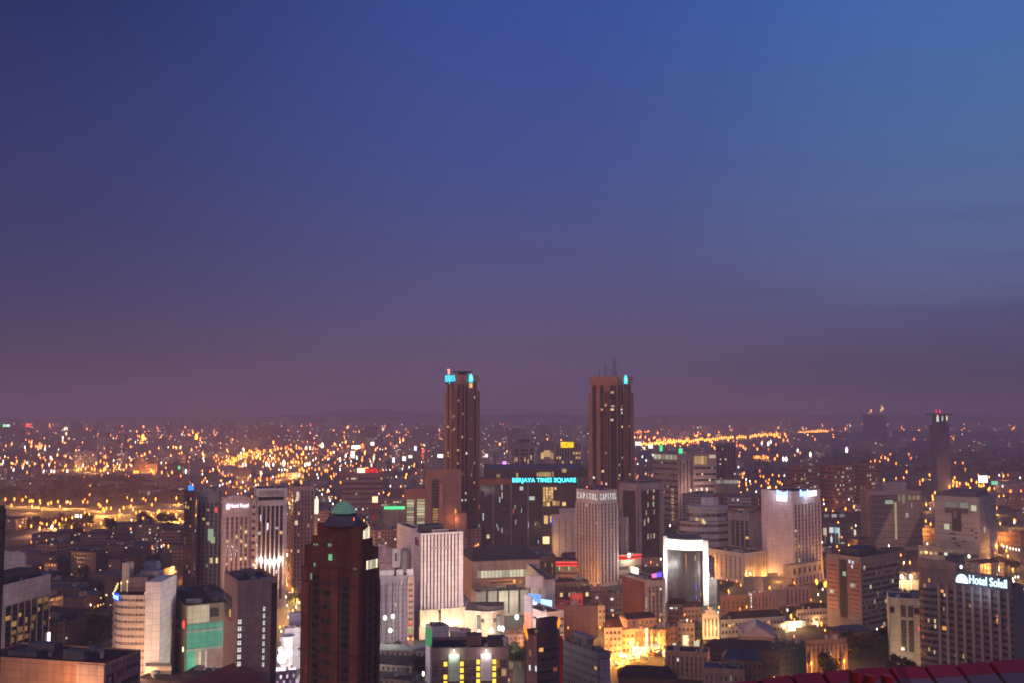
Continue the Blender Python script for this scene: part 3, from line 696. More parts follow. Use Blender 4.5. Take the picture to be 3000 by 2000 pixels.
# --- lilac hotel left of it
b = hero('lilac_hotel', 'lilac hotel with thin white vertical lines and white roof boxes left of the striped hotel', (1114, 1692), 1106, 1213, 16, LILAC, Y=648, roof=GREYROOF)
vstrips(b, b.FR, 8, 4, b.z - 2, .3, 4.4, .34, glass((.05, .045, .07), sp=.45, spc=(.22, .18, .24), cw=3), rib=0, lit=.01, seed=11)
f = b.FR
for i in range(5):
    mb = MB(); u = f.L * (.07 + .165 * i); f.box(mb, u - .28, u - .10, 2, b.z - 3, 0, .6); f.box(mb, u + .10, u + .28, 2, b.z - 3, 0, .6); mb.build('white_rib', WHITE_W, b.root)
mb = MB(); f.box(mb, f.L - 4.2, f.L - .02, 0, b.z - .4, 0, .5); mb.build('side_bay', wall((.5, .34, .28)), b.root)
vb = Face(f.P(f.L - 4.0, 0, .5)[:2], f.P(f.L - .3, 0, .5)[:2], 0, b.z)
bands(b, vb, 10, 4, b.z - 3, .4, .4, .4, glass((.10, .07, .06), sp=0), lit=.0)
litwin(b, vb, .6, 2.4, 13, 15.4, emit((1.2, .16, .12), .9)); litwin(b, vb, .6, 2.6, 8.4, 11, emit((.35, .7, .12), .7))
for u, w_ in ((.2, .42), (.58, .2), (.88, .2)): on_roof(b, 'roof_box', wall((.62, .56, .60)), u, .15, w_, .2, 4.5)
for px0, px1, py0, py1, Y, m_, lab, nm in ((1149, 1172, 1606, 1660, 690, wall((.66, .60, .62)), 'white billboard panel with a dark figure standing on a roof left of the striped hotel', 'billboard'), (1174, 1200, 1612, 1668, 694, wall((.30, .27, .29)), 'plain grey box building wedged between the white billboard and the striped hotel', 'rooftop_block')):
    z0, z1 = zat(py1, Y), zat(py0, Y); x0, x1 = xat(px0, Y, z1), xat(px1, Y, z1)
    if nm == 'billboard':
        t_ = thing(nm, lab, 'billboard', ((x0 + x1) / 2, Y, 0)); mb = MB(); mb.prism([(x0, Y), (x1, Y + 1.5), (x1, Y + 2.1), (x0, Y + .6)], z0, z1); mb.build('panel', m_, t_)
        mb = MB(); mb.prism([(x0 + 2, Y + .12), (x0 + 3.2, Y + .3), (x0 + 3.2, Y + .2), (x0 + 2, Y + .02)], z0 + 4, z1 - 3); mb.build('printed_figure', DARKW, t_)
        mb = MB(); mb.box((x0 + 1, Y + 1.0), .5, .5, 0, z0); mb.box((x1 - 1, Y + 2.2), .5, .5, 0, z0); mb.build('post', GREYW, t_)
    else:
        mb = MB(); mb.prism([(x0, Y), (x1, Y), (x1, Y + 14), (x0, Y + 14)], 0, z1); single(mb, nm, m_, lab, 'building', ((x0 + x1) / 2, Y + 7, 0))
# gable with white wall
gz = zat(1640, 705)
t_ = thing('gabled_house', 'small house with a white gable end and dark roof behind the lilac hotel', 'house', (xat(1112, 705, gz), 710, 0))
gx0, gx1 = xat(1098, 705, gz), xat(1160, 705, gz)
mb = MB(); mb.prism([(gx0, 705), (gx1, 700), (gx1 + 2, 716), (gx0 + 2, 720)], 0, gz - 2); mb.build('wall', PINKW, t_)
mb = MB(); mb.face([(gx0, 705, gz - 2), (gx0 + 3.5, 705.3, gz - 2), (gx0 + 1, 712, gz + 11)]); mb.face([(gx0 + 3.5, 705.3, gz - 2), (gx1, 700, gz - 2), (gx1, 710, gz + 7), (gx0 + 1, 712, gz + 11)]); mb.face([(gx0, 705, gz - 2), (gx0 + 1, 712, gz + 11), (gx0 + 2, 720, gz - 2)]); mb.face([(gx0 + 2, 720, gz - 2), (gx0 + 1, 712, gz + 11), (gx1, 710, gz + 7), (gx1 + 2, 716, gz - 2)]); mb.build('roof', PINKW, t_)
# --- glass grid block with yellow window columns at the bottom centre
b = hero('glass_block', 'low glass gridded block at the bottom centre with four columns of yellow windows', (1263, 1906), 1254, 1490, 3, wall((.30, .20, .18), .8, .2), Y=480, roof=DARKROOF, parapet=1.6)
f = b.FR; gg = glass((.10, .07, .065), sp=.28, spc=(.16, .09, .085), cw=1.1, rough=.25)
bands(b, f, 7, 4, b.z - 4, .6, .6, .86, gg, lit=.05, litm=(AMBER, WARM), seed=15, cap=8)
YEL = emit((1.6, .95, .10), 1.1)
for px in (1305, 1353, 1401, 1448):
    u = f.upx(px, b.z - 8)
    for i in range(7):
        z1 = b.z - 4.2 - i * 3.0 - (0.8 if px in (1305, 1353) else 0)
        if (px, i) in ((1401, 4), (1305, 1)): continue
        litwin(b, f, u - .85, u + .85, z1 - 2.1, z1, YEL, .2)
for pa, pb, cc in ((1313, 1346, (.62, .75, .58)), (1408, 1441, (.8, .72, .72))):
    u0, u1 = f.upx(pa, b.z - 6), f.upx(pb, b.z - 6); mb = MB(); f.box(mb, u0, u1, b.z - 14, b.z - 1.5, .06, .35); mb.build('floodlit_panel', wall(cc, .7, .25), b.root)
    mb = MB(); um = (u0 + u1) / 2; f.box(mb, um - .3, um + .3, b.z + .3, b.z + .8, .4, 1.6); mb.drop(f.P(um, b.z + .1, 1.3), .5, .5); mb.build('spot_lamp', emit((1.2, 1.4, 1.1), 2), b.root)
    pt_light(f.P(um, b.z - 1.2, 2.2), (.85, 1, .8) if pa < 1400 else (1, .9, .88), 900, b.root)
mb = MB(); f.box(mb, -.4, .5, 0, b.z + 2.4, -.3, .9); mb.build('corner_fin', wall((.62, .45, .46)), b.root)
on_roof(b, 'plant_room', wall((.25, .12, .12)), .56, .6, .2, .4, 4.6); on_roof(b, 'plant_room', wall((.12, .08, .08)), .85, .6, .22, .5, 3); on_roof(b, 'water_tank', PALE, .97, .4, 1.6, 0, 4, True)
# --- white low wall building with green strip sign, in front of the striped hotel
b = hero('white_annexe', 'low white annexe with a vertical green sign strip below the striped hotel', (1266, 1842), 1247, 1316, 28, wall((.62, .56, .60), .8, .1), Y=560, zt=None)
mb = MB(); b.FL.box(mb, .3, b.FL.L - .3, b.z - 10, b.z - .4, 0, .3); mb.build('green_sign', emit((.10, .42, .16), .7), b.root)
bands(b, b.FR, 2, 8, b.z - 6, 1, 1, .3, lit=0); clutter(b, 17, 2)
b = hero('low_house', 'dark roofed low house with a pale end bay right of the white annexe', (1372, 1850), 1318, 1380, 60, wall((.25, .2, .22)), Y=575, roof=BROWNROOF)
bands(b, b.FL, 3, 2, b.z - 2, lit=.0)
mb = MB(); b.FL.box(mb, -.2, b.FL.L, b.z - .6, b.z + 1.6, .02, .6); mb.build('roof_edge', wall((.6, .42, .48)), b.root)
# --- curved cream theatre
Yc = 668; zc = zat(1790, Yc)
fr = [(xat(1360, Yc + 2, zc), Yc + 2), (xat(1391, Yc, zc), Yc), (xat(1394, Yc, zc), Yc - 1)]
arc = [(xat(1394 + (1476 - 1394) * t, Yc, zc), Yc - 1 + 3.5 * sin(pi * .9 * t) * -1 + 7 * t * t) for t in (0, .15, .3, .45, .6, .75, .9, 1.0)]
fr = fr + arc[1:]
b = polyb('curved_block', 'low cream building with a curved front and dark railed roof beside the striped hotel', 'building', fr + [(fr[-1][0], Yc + 34), (fr[0][0], Yc + 34)], zc, wall((.70, .52, .38), .8, .15))
mb = MB(); ribbon(mb, fr, zc - 1.2, zc + .6, .7); mb.build('cornice', wall((.72, .52, .42)), b.root)
for px in (1402, 1460):
    x0 = xat(px, Yc - 4, zc); mb = MB(); mb.prism([(x0 - 1.2, Yc - 4.8), (x0 + 1.2, Yc - 4.8), (x0 + 1.2, Yc + 1), (x0 - 1.2, Yc + 1)], 1, zc - 2); mb.build('dark_bay', wall((.16, .17, .17)), b.root)
for px in (1414, 1450):
    x0 = xat(px, Yc - 4, zc); mb = MB(); mb.prism([(x0 - 1.1, Yc - 4.9), (x0 + 1.1, Yc - 4.9), (x0 + 1.1, Yc + 1), (x0 - 1.1, Yc + 1)], zc - 6, zc - 4); mb.build('small_window', GL, b.root)
mb = MB()
for i in range(14):
    q = fr[1]; t = i / 13; mb.box((xat(1400 + 70 * t, Yc + 6, zc), Yc + 5 + 4 * sin(pi * t) * -1 + 3), .25, .25, zc + .2, zc + 2.6)
mb.build('roof_rail', wall((.5, .36, .36)), b.root)
pt_light((xat(1425, Yc - 22, 8), Yc - 20, 8), (1, .85, .55), 9000, b.root)
# --- grey ribbed hall behind
b = hero('ribbed_hall', 'grey green windowless hall with dark vertical ribs beside the blue screen', (1396, 1738), 1380, 1556, 16, wall((.40, .37, .32), .8, .15), Y=740, roof=GREYROOF)
for i in range(5):
    mb = MB(); u = b.FR.L * (.18 + .195 * i); b.FR.box(mb, u, u + 1.2, 2, b.z + 3, 0, .8); mb.build('dark_rib', wall((.04, .05, .055)), b.root)
pt_light(b.FR.P(b.FR.L * .55, 12, 14), (1, .92, .68), 16000, b.root); clutter(b, 21, 3)
# --- hall with the long dark hip roof
Y0 = 800; ze = zat(1636, Y0); 
b = hero('hip_roof_hall', 'long low hall with a big dark hipped roof over a strip of bright windows', (1384, 1642), 1352, 1580, 13, wall((.30, .22, .20), .8, .2), Y=Y0, roof=DARKROOF, parapet=0)
zr = zat(1588, Y0 + 50); e = 2.0
def hip(b, zr, root, mat, inset=.3, over=1.5):
    P = [Vector((p[0], p[1])) for p in b.poly]; c = sum(P, Vector((0, 0))) / 4
    Q = [p + (p - c).normalized() * over for p in P]
    la, lb = (Q[1] - Q[0]).length, (Q[3] - Q[0]).length
    if la >= lb: r0_, r1_ = (Q[0] + Q[3]) / 2, (Q[1] + Q[2]) / 2
    else: r0_, r1_ = (Q[0] + Q[1]) / 2, (Q[3] + Q[2]) / 2
    a0, a1 = r0_.lerp(r1_, inset), r0_.lerp(r1_, 1 - inset); z0 = b.z + .22; mb = MB(); T = lambda q, z: (q.x, q.y, z)
    if la >= lb:
        F_ = [[(Q[0], z0), (Q[1], z0), (a1, zr), (a0, zr)], [(Q[1], z0), (Q[2], z0), (a1, zr)], [(Q[2], z0), (Q[3], z0), (a0, zr), (a1, zr)], [(Q[3], z0), (Q[0], z0), (a0, zr)]]
    else:
        F_ = [[(Q[1], z0), (Q[2], z0), (a1, zr), (a0, zr)], [(Q[2], z0), (Q[3], z0), (a1, zr)], [(Q[3], z0), (Q[0], z0), (a0, zr), (a1, zr)], [(Q[0], z0), (Q[1], z0), (a0, zr)]]
    for f_ in F_: mb.face([T(q, z) for q, z in f_])
    mb.face([T(q, z0) for q in reversed(Q)])
    return mb.build('hip_roof', mat, root)
hip(b, zr, b.root, DARKROOF, .12, 2)
f = b.FR
for i in range(14):
    mb = MB(); u = 4 + (f.L - 14) * i / 14; f.box(mb, u, u + (f.L - 14) / 14 * .86, b.z - 13.5, b.z - 8, 0, .12); mb.build('bright_window', emit((.80, .72, .50), .9, True), b.root)
mb = MB(); f.box(mb, 0, f.L, b.z - 7.5, b.z - .5, 0, 1.2); mb.build('fascia_band', wall((.26, .22, .23)), b.root)
# ramp deck with orange light below the hall
b = hero('ramp_deck', 'open car ramp deck glowing orange in front of the hipped hall', (1440, 1712), 1425, 1530, 18, wall((.40, .28, .2)), Y=770, parapet=1)
for i in range(3): litwin(b, b.FR, 4 + i * 7, 9 + i * 7, b.z - 4, b.z - 1, emit((.75, .65, .4), .6, True))
pt_light((b.c[0] + 6, b.c[1] - 6, b.z + 6), (1, .45, .1), 16000, b.root)

# --- left hotel group
b = hero('dark_tower', 'slim dark tower with a small blue roof sign, leftmost of the hotel row', (565, 1442), 541, 574, 40, wall((.11, .075, .085), .8, .2), Y=760)
vstrips(b, b.FR if b.FR.L > b.FL.L else b.FL, 3, 4, b.z - 3, frac=.5, lit=.05, seed=31, litm=(AMBER,))
vstrips(b, b.FL, 3, 4, b.z - 3, frac=.5, lit=.06, seed=32, litm=(AMBER, WARM))
f = Face((xat(552, 765, 88), 765), (xat(567, 765, 88), 765), 0, b.z)
mb = MB(); f.box(mb, 0, f.L, b.z + 1.5, b.z + 5.2, 0, .5); mb.build('blue_sign', emit((.05, .35, 2.2), 1.2), b.root)
mb = MB(); f.box(mb, .5, .8, b.z, b.z + 1.5, .1, .4); f.box(mb, f.L - .8, f.L - .5, b.z, b.z + 1.5, .1, .4); mb.build('sign_frame', DARKW, b.root)
b = hero('office_tower', 'grey office tower with dim windows and two large greenish lit panes beside the arched hotel', (644, 1438), 578, 648, 70, wall((.30, .245, .26), .8, .2), Y=770, roof=GREYROOF)
vstrips(b, b.FL, 5, 6, b.z - 9, .8, .8, .62, glass((.05, .045, .055), sp=.35, spc=(.15, .12, .13)), rib=.4, lit=.05, seed=33, litm=(emit((.42, .5, .33), .6, True), WARM))
for px, py, w_, h_, m_ in ((618, 1565, 5, 9, emit((.45, .56, .40), .7)), (624, 1580, 3.6, 5, emit((.5, .55, .30), .7)), (620, 1640, 2.4, 4, WARM), (636, 1640, 2, 4, WARM), (634, 1492, 2.4, 4, emit((.9, .14, .10), .9))): lit_at(b, b.FL, [(px, py)], w_, h_, m_, 'lit_window', .5)
clutter(b, 34, 3)
# Hotel with arched top
Yr = 755
b = hero('arched_hotel', 'cream hotel with a gently arched top, lettering in white and columns of amber windows', (652, 1463), 649, 737, 20, wall((.62, .44, .41), .8, .12), Y=Yr, parapet=0, roof=None or GREYROOF)
f = b.FR; mb = MB(); nn_ = 12; H_ = f.zpx(f.L / 2, 1449) - b.z
ar = [(f.L * i / nn_, b.z + .02 + H_ * (1 - (2 * i / nn_ - 1) ** 2)) for i in range(nn_ + 1)]
for i in range(nn_):
    (u0, z0), (u1, z1) = ar[i], ar[i + 1]
    A = [f.P(u0, b.z, .2), f.P(u1, b.z, .2), f.P(u1, z1 + .1, .2), f.P(u0, z0 + .1, .2)]; Bk = [f.P(u0, b.z, -9), f.P(u1, b.z, -9), f.P(u1, z1 + .1, -9), f.P(u0, z0 + .1, -9)]
    mb.face(A); mb.face(list(reversed(Bk))); mb.face([A[3], A[2], Bk[2], Bk[3]])
mb.build('arched_parapet', b.wall.data.materials[0], b.root)
vstrips(b, f, 5, 5, b.z - 13, 2.2, 2.0, .46, glass((.06, .045, .05), sp=.5, spc=(.22, .14, .135)), rib=.6, lit=.16, litm=(emit((1.2, .72, .22), 1.0, True), emit((1.3, .85, .35), 1.0, True)), seed=36, cap=28, fl=3.2)
f.zz = f.zpx(f.L * .5, 1491)
mb = MB(); u0 = f.upx(663, b.z); u1 = f.upx(673, b.z); zc_ = f.zpx(u0, 1483); f.box(mb, u0, u1, zc_ - 1.9, zc_ + 1.5, .7, 1.0); f.box(mb, u0 + .4, u1 - .4, zc_ + 1.5, zc_ + 2.2, .7, 1.0); mb.build('sign_emblem', emit((1.4, 1.25, 1.5), 1.3), b.root)
sign_text('Hotel Royal', f, f.upx(675, b.z), f.upx(728, b.z), zc_ - 1.6, zc_ + 2.2, emit((1.5, 1.35, 1.6), 1.4), .7, .3, b.root, 'sign_lettering')
mb = MB(); q = f.P(f.L * .5, 0, -2); mb.cyl(q, .14, b.z, b.z + 13, 6); mb.build('mast', GREYW, b.root)
s = hero('', '', (738, 1461), 735, 750, 10, wall((.52, .36, .33), .8, .12), Y=Yr + 3, root=b.root, part='side_wing', roofpart='wing_roof')
bands(b, s.FR, 14, 6, s.z - 3, .4, .4, .4, lit=.12, seed=37)
# columned white tower with uplights
b = hero('columned_tower', 'white tower with six tall pilasters lit by very bright uplights at its foot', (749, 1432), 744, 842, 17, wall((.60, .50, .52), .8, .10), Y=775, parapet=.6, roof=GREYROOF)
f = b.FR; zt_ = f.zpx(1, 1462)
gm_ = glass((.04, .035, .045), sp=.15, spc=(.07, .055, .06))
vstrips(b, f, 6, 6, zt_ - 5, 1.6, 2.6, .66, gm_, rib=1.1, lit=.07, litm=(emit((.9, .95, .95), 1.1, True), emit((.5, .8, .6), .7, True), emit((1.1, .6, .2), .8, True)), seed=39, fl=3.6, cap=24)
for i in range(22):
    mb = MB(); u = 2.6 + (f.L - 5.6) * i / 22; f.box(mb, u, u + .55, zt_ + 2.8, b.z - 1.2, 0, .35); mb.build('parapet_slat', wall((.42, .33, .36)), b.root)
mb = MB(); f.box(mb, 2.2, f.L - 2.6, zt_ - .8, zt_ + 2.0, 0, .08); mb.build('dark_recess', GL, b.root)
for px, py in ((765, 1516), (780, 1545), (784, 1540)): lit_at(b, f, [(px, py)], 1.2, 5, emit((1.3, 1.2, 1.4), 1), 'lit_window', .3)
for i, px in enumerate((761, 777, 790, 803, 817)):
    u = f.upx(px, 5); z = f.zpx(u, 1633) if i in (0, 4) else f.zpx(u, 1641); q = f.P(u, z, 3.4)
    mb = MB(); mb.drop(q, 2.6 if i in (0, 4) else 3.2, 4.2 if i in (0, 4) else 3.2, 8); mb.build('uplight', emit((1.6, 1.35, 1.0), 2), b.root)
    mb = MB(); mb.cyl((q[0], q[1]), .12, 0, q[2] - 1.2, 6); mb.build('uplight_post', DARKW, b.root)
    pt_light(f.P(u, z - 1.5, 2.0), (1, .86, .66), 5200, b.root)
b = hero('apartment_tower', 'pinkish apartment tower with stacked small windows right of the columned white tower', (861, 1428), 846, 921, 22, wall((.44, .30, .29), .8, .2), Y=830, roof=GREYROOF)
vstrips(b, b.FR, 6, 6, b.z - 2, .4, .4, .45, glass((.05, .04, .045), sp=.45, spc=(.22, .15, .15)), rib=.4, lit=.06, seed=41)
vstrips(b, b.FL, 2, 6, b.z - 2, .4, .4, .5, glass((.05, .04, .045), sp=.45, spc=(.2, .12, .12)), lit=.12, seed=42)
lit_at(b, b.FR, [(872, 1445), (871, 1459), (868, 1530)], 2.4, 3.6, emit((.9, .7, .5), .9), 'lit_window', .5); clutter(b, 43, 2)
b = hero('low_block', 'broad pale low block filling the gap between the columned tower and the domed tower', (845, 1572), 838, 925, 30, wall((.42, .28, .28)), Y=1030, roof=PALEROOF)
bands(b, b.FR, 4, 8, b.z - 3, lit=.02, frac=.3)
mbs = MB(); q = at_y(924, 1480, 880); mbs.box((q.x, q.y), 5, 1.2, q.z - 7, q.z + 6)
single(mbs, 'lit_billboard', emit((1.5, 1.25, .75), 1.3, False, True), 'tall glowing cream billboard standing right of the pink apartment tower', 'billboard', (q.x, q.y, q.z - 7))
# --- mid centre-left: cream lit block, green neon hall
b = hero('lit_office', 'block with tall cream lit window bays between dark piers left of the red portal frame', (1187, 1432), 1186, 1247, 8, wall((.30, .13, .11), .8, .2), Y=1080, parapet=.5)
f = b.FR
for i in range(2):
    u0, u1 = f.L * (.05 + .5 * i), f.L * (.45 + .5 * i) if i == 0 else f.L * .98; z1 = f.zpx(u0, 1459 + (0 if i else 2)); z0 = f.zpx(u0, 1542)
    nfl = 10
    for k in range(nfl): litwin(b, f, u0 + .8, u1 - .4, z0 + (z1 - z0) * k / nfl + .25, z0 + (z1 - z0) * (k + 1) / nfl - .35, emit((.66, .62, .36), .9, True), .12)
b = hero('neon_hall', 'low hall with a long green neon line along its edge', (1115, 1462), 1112, 1188, 5, wall((.26, .2, .2)), Y=1150, roof=BLUEROOF)
f = b.FR
mb = MB(); z_ = f.zpx(5, 1486); f.box(mb, f.upx(1125, 20), f.upx(1187, 20), z_ - 1.5, z_ + 1.5, .5, 1.0); mb.build('neon_line', emit((.12, 1.5, .45), 1.1), b.root)
bands(b, f, 2, f.zpx(5, 1482), f.zpx(5, 1465), lit=.5, litm=(emit((.5, .5, .4), .6, True), WARM), seed=45, cap=14)
b = hero('red_block', 'small dark red block with a glowing cream box sign on its roof', (1090, 1474), 1088, 1107, 8, wall((.34, .05, .04)), Y=1140)
bands(b, b.FR, 3, 4, b.z - 2, lit=.1, seed=46)
mb = MB(); f = b.FR; f.box(mb, .1, f.L - .1, b.z + 1.3, b.z + 8, -2, 0); mb.build('box_sign', emit((1.5, 1.05, .55), 1.2), b.root)
b = hero('long_hotel', 'long red lit hotel block with a white and red sign along the roof', (1000, 1385), 985, 1122, 6, wall((.30, .15, .15)), Y=1450)
f = b.FR; bands(b, f, 7, 6, b.z - 4, lit=.07, frac=.4, seed=47, cap=16)
mb = MB(); u0, u1 = f.upx(1046, b.z), f.upx(1069, b.z); f.box(mb, u0, u1, b.z + .5, b.z + 7.5, -.6, .2); mb.build('white_sign', emit((1.4, 1.2, .9), 1.2), b.root)
sign_text('RED HOTEL', f, f.upx(1070, b.z), f.upx(1108, b.z), b.z + .8, b.z + 6.5, emit((1.6, .06, .07), 1.2), .1, .3, b.root, 'sign_lettering')
mb = MB(); f.box(mb, f.upx(1069.5, b.z), f.upx(1109, b.z), b.z + .4, b.z + 7, -.6, .05); mb.build('sign_board', wall((.4, .02, .03)), b.root)

# --- twin towers
def twin(label, M, Lx, Rx, a, Y, seed, sign=False):
    P0 = (M[0], M[1] + 44)
    b = hero('twin_tower', label, P0, Lx - 3, Rx + 4, a, wall((.34, .16, .125), .75, .2), Y=Y, parapet=0, group='matching pair of tall towers')
    zt = zat(M[1] + 15, Y); s = hero('', '', (M[0], M[1] + 15), Lx + 3, Rx - 3, a, wall((.34, .16, .125), .75, .2), Y=Y - 1.2, root=b.root, part='shaft', roofpart='shaft_roof', parapet=0)
    c = hero('', '', (M[0], M[1]), Lx - 1, Rx + 2, a, wall((.42, .19, .15), .75, .2), Y=Y - 2.6, zb=s.z - .1 + .12, root=b.root, part='crown', roofpart='crown_roof', parapet=1.2)
    g_ = glass((.02, .018, .024), sp=.2, spc=(.05, .03, .03), cw=2)
    LM = (emit((1.1, .72, .34), .9, True), emit((1.1, .95, .72), .9, True), emit((1.0, .5, .18), .6, True))
    for f, nm, sd in ((s.FL, 'L', seed), (s.FR, 'R', seed + 1)):
        r = random.Random(sd)
        # side dark bays with lit windows, ribbed centre
        for u0, u1 in ((.04, .17), (.25, .40), (.76, .90)) if nm == 'R' else ((.06, .20), (.36, .50), (.74, .97)):
            mb = MB(); f.box(mb, f.L * u0, f.L * u1, 40, s.z - 3.5, 0, .08); mb.build('window_strip', g_, b.root)
            for k in range(40):
                if r.random() < .13:
                    z = s.z - 6 - k * 3.7; w_ = (u1 - u0) * f.L; o_ = r.uniform(0, .4) * w_
                    litwin(b, f, f.L * u0 + o_ * .8, f.L * u0 + o_ + w_ * .5, z - 2.4, z, r.choice(LM), .14)
        mr = MB(); c0, c1 = (.42, .75) if nm == 'R' else (.52, .72)
        nr = 5 if nm == 'R' else 3
        for i in range(nr):
            u = f.L * (c0 + (c1 - c0) * i / (nr - 1)); f.box(mr, u - .45, u + .45, 30, s.z - 9, 0, .8)
            if i < nr - 1:
                mb = MB(); f.box(mb, u + .5, u + f.L * (c1 - c0) / (nr - 1) - .5, 34, s.z - 10, 0, .1); mb.build('window_strip', g_, b.root)
                for k in range(38):
                    if r.random() < .035:
                        z = s.z - 12 - k * 3.7; litwin(b, f, u + .7, u + f.L * (c1 - c0) / (nr - 1) - .7, z - 2.6, z, r.choice(LM), .16)
        mr.build('facade_rib', s.wall.data.materials[0], b.root)
    f = s.FR
    uc = f.L * .585; mb = MB(); f.box(mb, uc - 2.3, uc + 2.3, s.z - 7.5, s.z - 2.2, .1, .3); mb.build('lit_window' if sign else 'dark_window', emit((1.2, .66, .2), .9) if sign else GL, b.root)
    # arched cyan emblem on the crown
    fc = c.FR; uc = fc.L * .52; CY_ = emit((.10, 1.25, 1.5), 1.1)
    mb = MB(); pr = [(-2.6, -4.6), (2.6, -4.6), (2.7, -.5), (2.4, 2.6), (1.4, 3.4), (1.0, 4.4), (0, 4.9), (-1.0, 4.4), (-1.4, 3.4), (-2.4, 2.6), (-2.7, -.5)]
    zc_ = c.z - 2.2; A = [fc.P(uc + u, zc_ + z, 1.0) for u, z in pr]; Bk = [fc.P(uc + u, zc_ + z, .05) for u, z in pr]
    mb.face(A); mb.face(list(reversed(Bk)))
    for i in range(len(pr)): j = (i + 1) % len(pr); mb.face([A[j], A[i], Bk[i], Bk[j]])
    em = mb.build('arched_emblem', CY_, b.root)
    mb = MB(); fc.box(mb, uc - 1.1, uc + 1.1, zc_ - 1, zc_ + 1.4, 1.0, 1.1); mb.build('emblem_core', emit((.7, 1.5, 1.5), 1.2), em)
    pt_light(fc.P(uc, zc_, 3.5), (.1, .9, 1), 1200, b.root)
    if sign:
        fl_ = c.FL
        sign_text('BERJAYA', fl_, fl_.L * .02, fl_.L * .66, c.z - 8.5, c.z + 1.2, emit((.12, 1.1, 1.5), 1.1), .4, .5, b.root, 'sign_lettering')
        mb = MB(); fl_.box(mb, fl_.L * .01, fl_.L * .67, c.z - 9, c.z + 1.7, .05, .35); mb.build('sign_board', wall((.03, .16, .22)), b.root)
        mb = MB(); fl_.box(mb, fl_.L * .16, fl_.L * .27, c.z + 2, c.z + 8.4, -.4, .3); fl_.box(mb, fl_.L * .12, fl_.L * .2, c.z + 7, c.z + 8.2, -.3, .4); mb.build('red_emblem', emit((1.5, .62, .45), 1), b.root)
        mb = MB(); mb.cyl(c.c, 11, c.z + 4.6, c.z + 5.6, 16); mb.cyl(c.c, 5, c.z + .3, c.z + 4.6, 12); mb.build('helipad', wall((.06, .05, .07)), b.root)
        mb = MB(); q = at_y(1366, 1080, Y + 15); mb.cyl((q.x, q.y), .12, c.z + 5, c.z + 13, 5); mb.build('mast', DARKW, b.root)
    else:
        mm = MB()
        for px, h_ in ((1757, 9), (1772, 14), (1777, 13), (1790, 9), (1797, 22), (1800, 19), (1804, 20), (1808, 12)):
            x = xat(px, Y + 12, c.z); mm.cyl((x, Y + 12 + (px % 5)), .28, c.z, c.z + h_, 5)
        mm.build('antenna_rib', DARKW, b.root)
    return b
twin('left of the two tall brown twin towers, with cyan lettering and emblem on its crown', (1351, 1099), 1306, 1402, 44, 1120, 101, True)
twin('right of the two tall brown twin towers, with roof antennas and one cyan emblem', (1808, 1103), 1728, 1852, 50, 1075, 111)
# --- mall between the towers
b = hero('shopping_mall', 'huge dark glass mall between the twin towers with a long cyan lit name', (1403, 1400), 1401, 1692, 2, wall((.10, .06, .065), .8, .2), Y=1105, roof=wall((.05, .045, .07)), parapet=0)
f = b.FR
mb = MB(); f.box(mb, 0, f.upx(1500, b.z), b.z - 6.5, b.z - .3, 0, 1.6); mb.build('red_fascia', wall((.30, .075, .05), .7, .2), b.root)
gl2 = glass((.02, .02, .028), sp=.06, spc=(.05, .045, .05), cw=1.8, ch=4.2, rough=.06)
mb = MB(); f.box(mb, .5, f.L - .5, 2, b.z - 7, 0, .15); cw_ = mb.build('curtain_wall', gl2, b.root)
mr = MB()
for i in range(48): u = f.L * (i + .5) / 48; f.box(mr, u - .16, u + .16, 2, b.z - 7, .15, .55)
mr.build('mullion', wall((.09, .075, .085), .6), b.root)
for px in (1445, 1497, 1547):
    mb = MB(); u = f.upx(px, 30); f.box(mb, u - .35, u + .35, 1, b.z - 7, .15, 1.0); mb.build('pale_column', wall((.42, .38, .42)), b.root)
sign_text('BERJAYA TIMES SQUARE', f, f.upx(1501, b.z), f.upx(1687, b.z), f.zpx(60, 1414.5), f.zpx(60, 1398), emit((.10, 1.2, 1.45), 2.4), 1.9, .5, b.root, 'sign_lettering')
mb = MB(); f.box(mb, f.upx(1500, b.z), f.L, f.zpx(60, 1416), f.zpx(60, 1397), .9, 1.4); mb.build('sign_board', wall((.05, .05, .07)), b.root)
r = random.Random(55); CL = [emit(c, .9, True) for c in ((.9, .95, 1), (1, .75, .4), (1, .15, .15), (.25, .3, 1), (.6, .7, .62), (.8, .85, .95))]
for px, py, w_, h_, c in ((1470, 1425, 1.4, 6, 0), (1471, 1552, 1.5, 5, 0), (1471, 1450, .9, 7, 1), (1423, 1449, .7, 3, 3), (1416, 1512, 1.6, 8, 5), (1504, 1495, 1, 6, 2), (1528, 1429, 4, 4, 4), (1558, 1458, 6, 4, 4), (1404, 1542, 2, 6, 4), (1430, 1570, 3, 4, 1), (1464, 1462, 1.3, 6, 5), (1511, 1528, .9, 5, 5), (1548, 1536, .8, 6, 5), (1577, 1585, .9, 4, 5), (1405, 1482, 1, 5, 2), (1456, 1538, 1, 4, 4), (1509, 1483, 1, 4, 4), (1528, 1494, .7, 5, 4), (1460, 1548, 1, 4, 4)):
    lit_at(b, f, [(px, py)], w_, h_, CL[c], 'lit_window', .45)
YW = emit((1.1, .68, .24), .9, True)
mb = MB(); f.box(mb, f.upx(1587, 40), f.upx(1690, 40), 2, b.z - 8, .6, 2.4); mb.build('solid_bay', wall((.10, .07, .07)), b.root)
for px in (1594, 1602, 1610, 1617, 1627):
    for k in range(5):
        if px == 1627 and k: continue
        u = f.upx(px, 40); z1 = f.zpx(u, 1425 + k * 8.6); litwin(b, f, u - 1.15, u + 1.15, z1 - 2.8, z1, YW, 2.6)
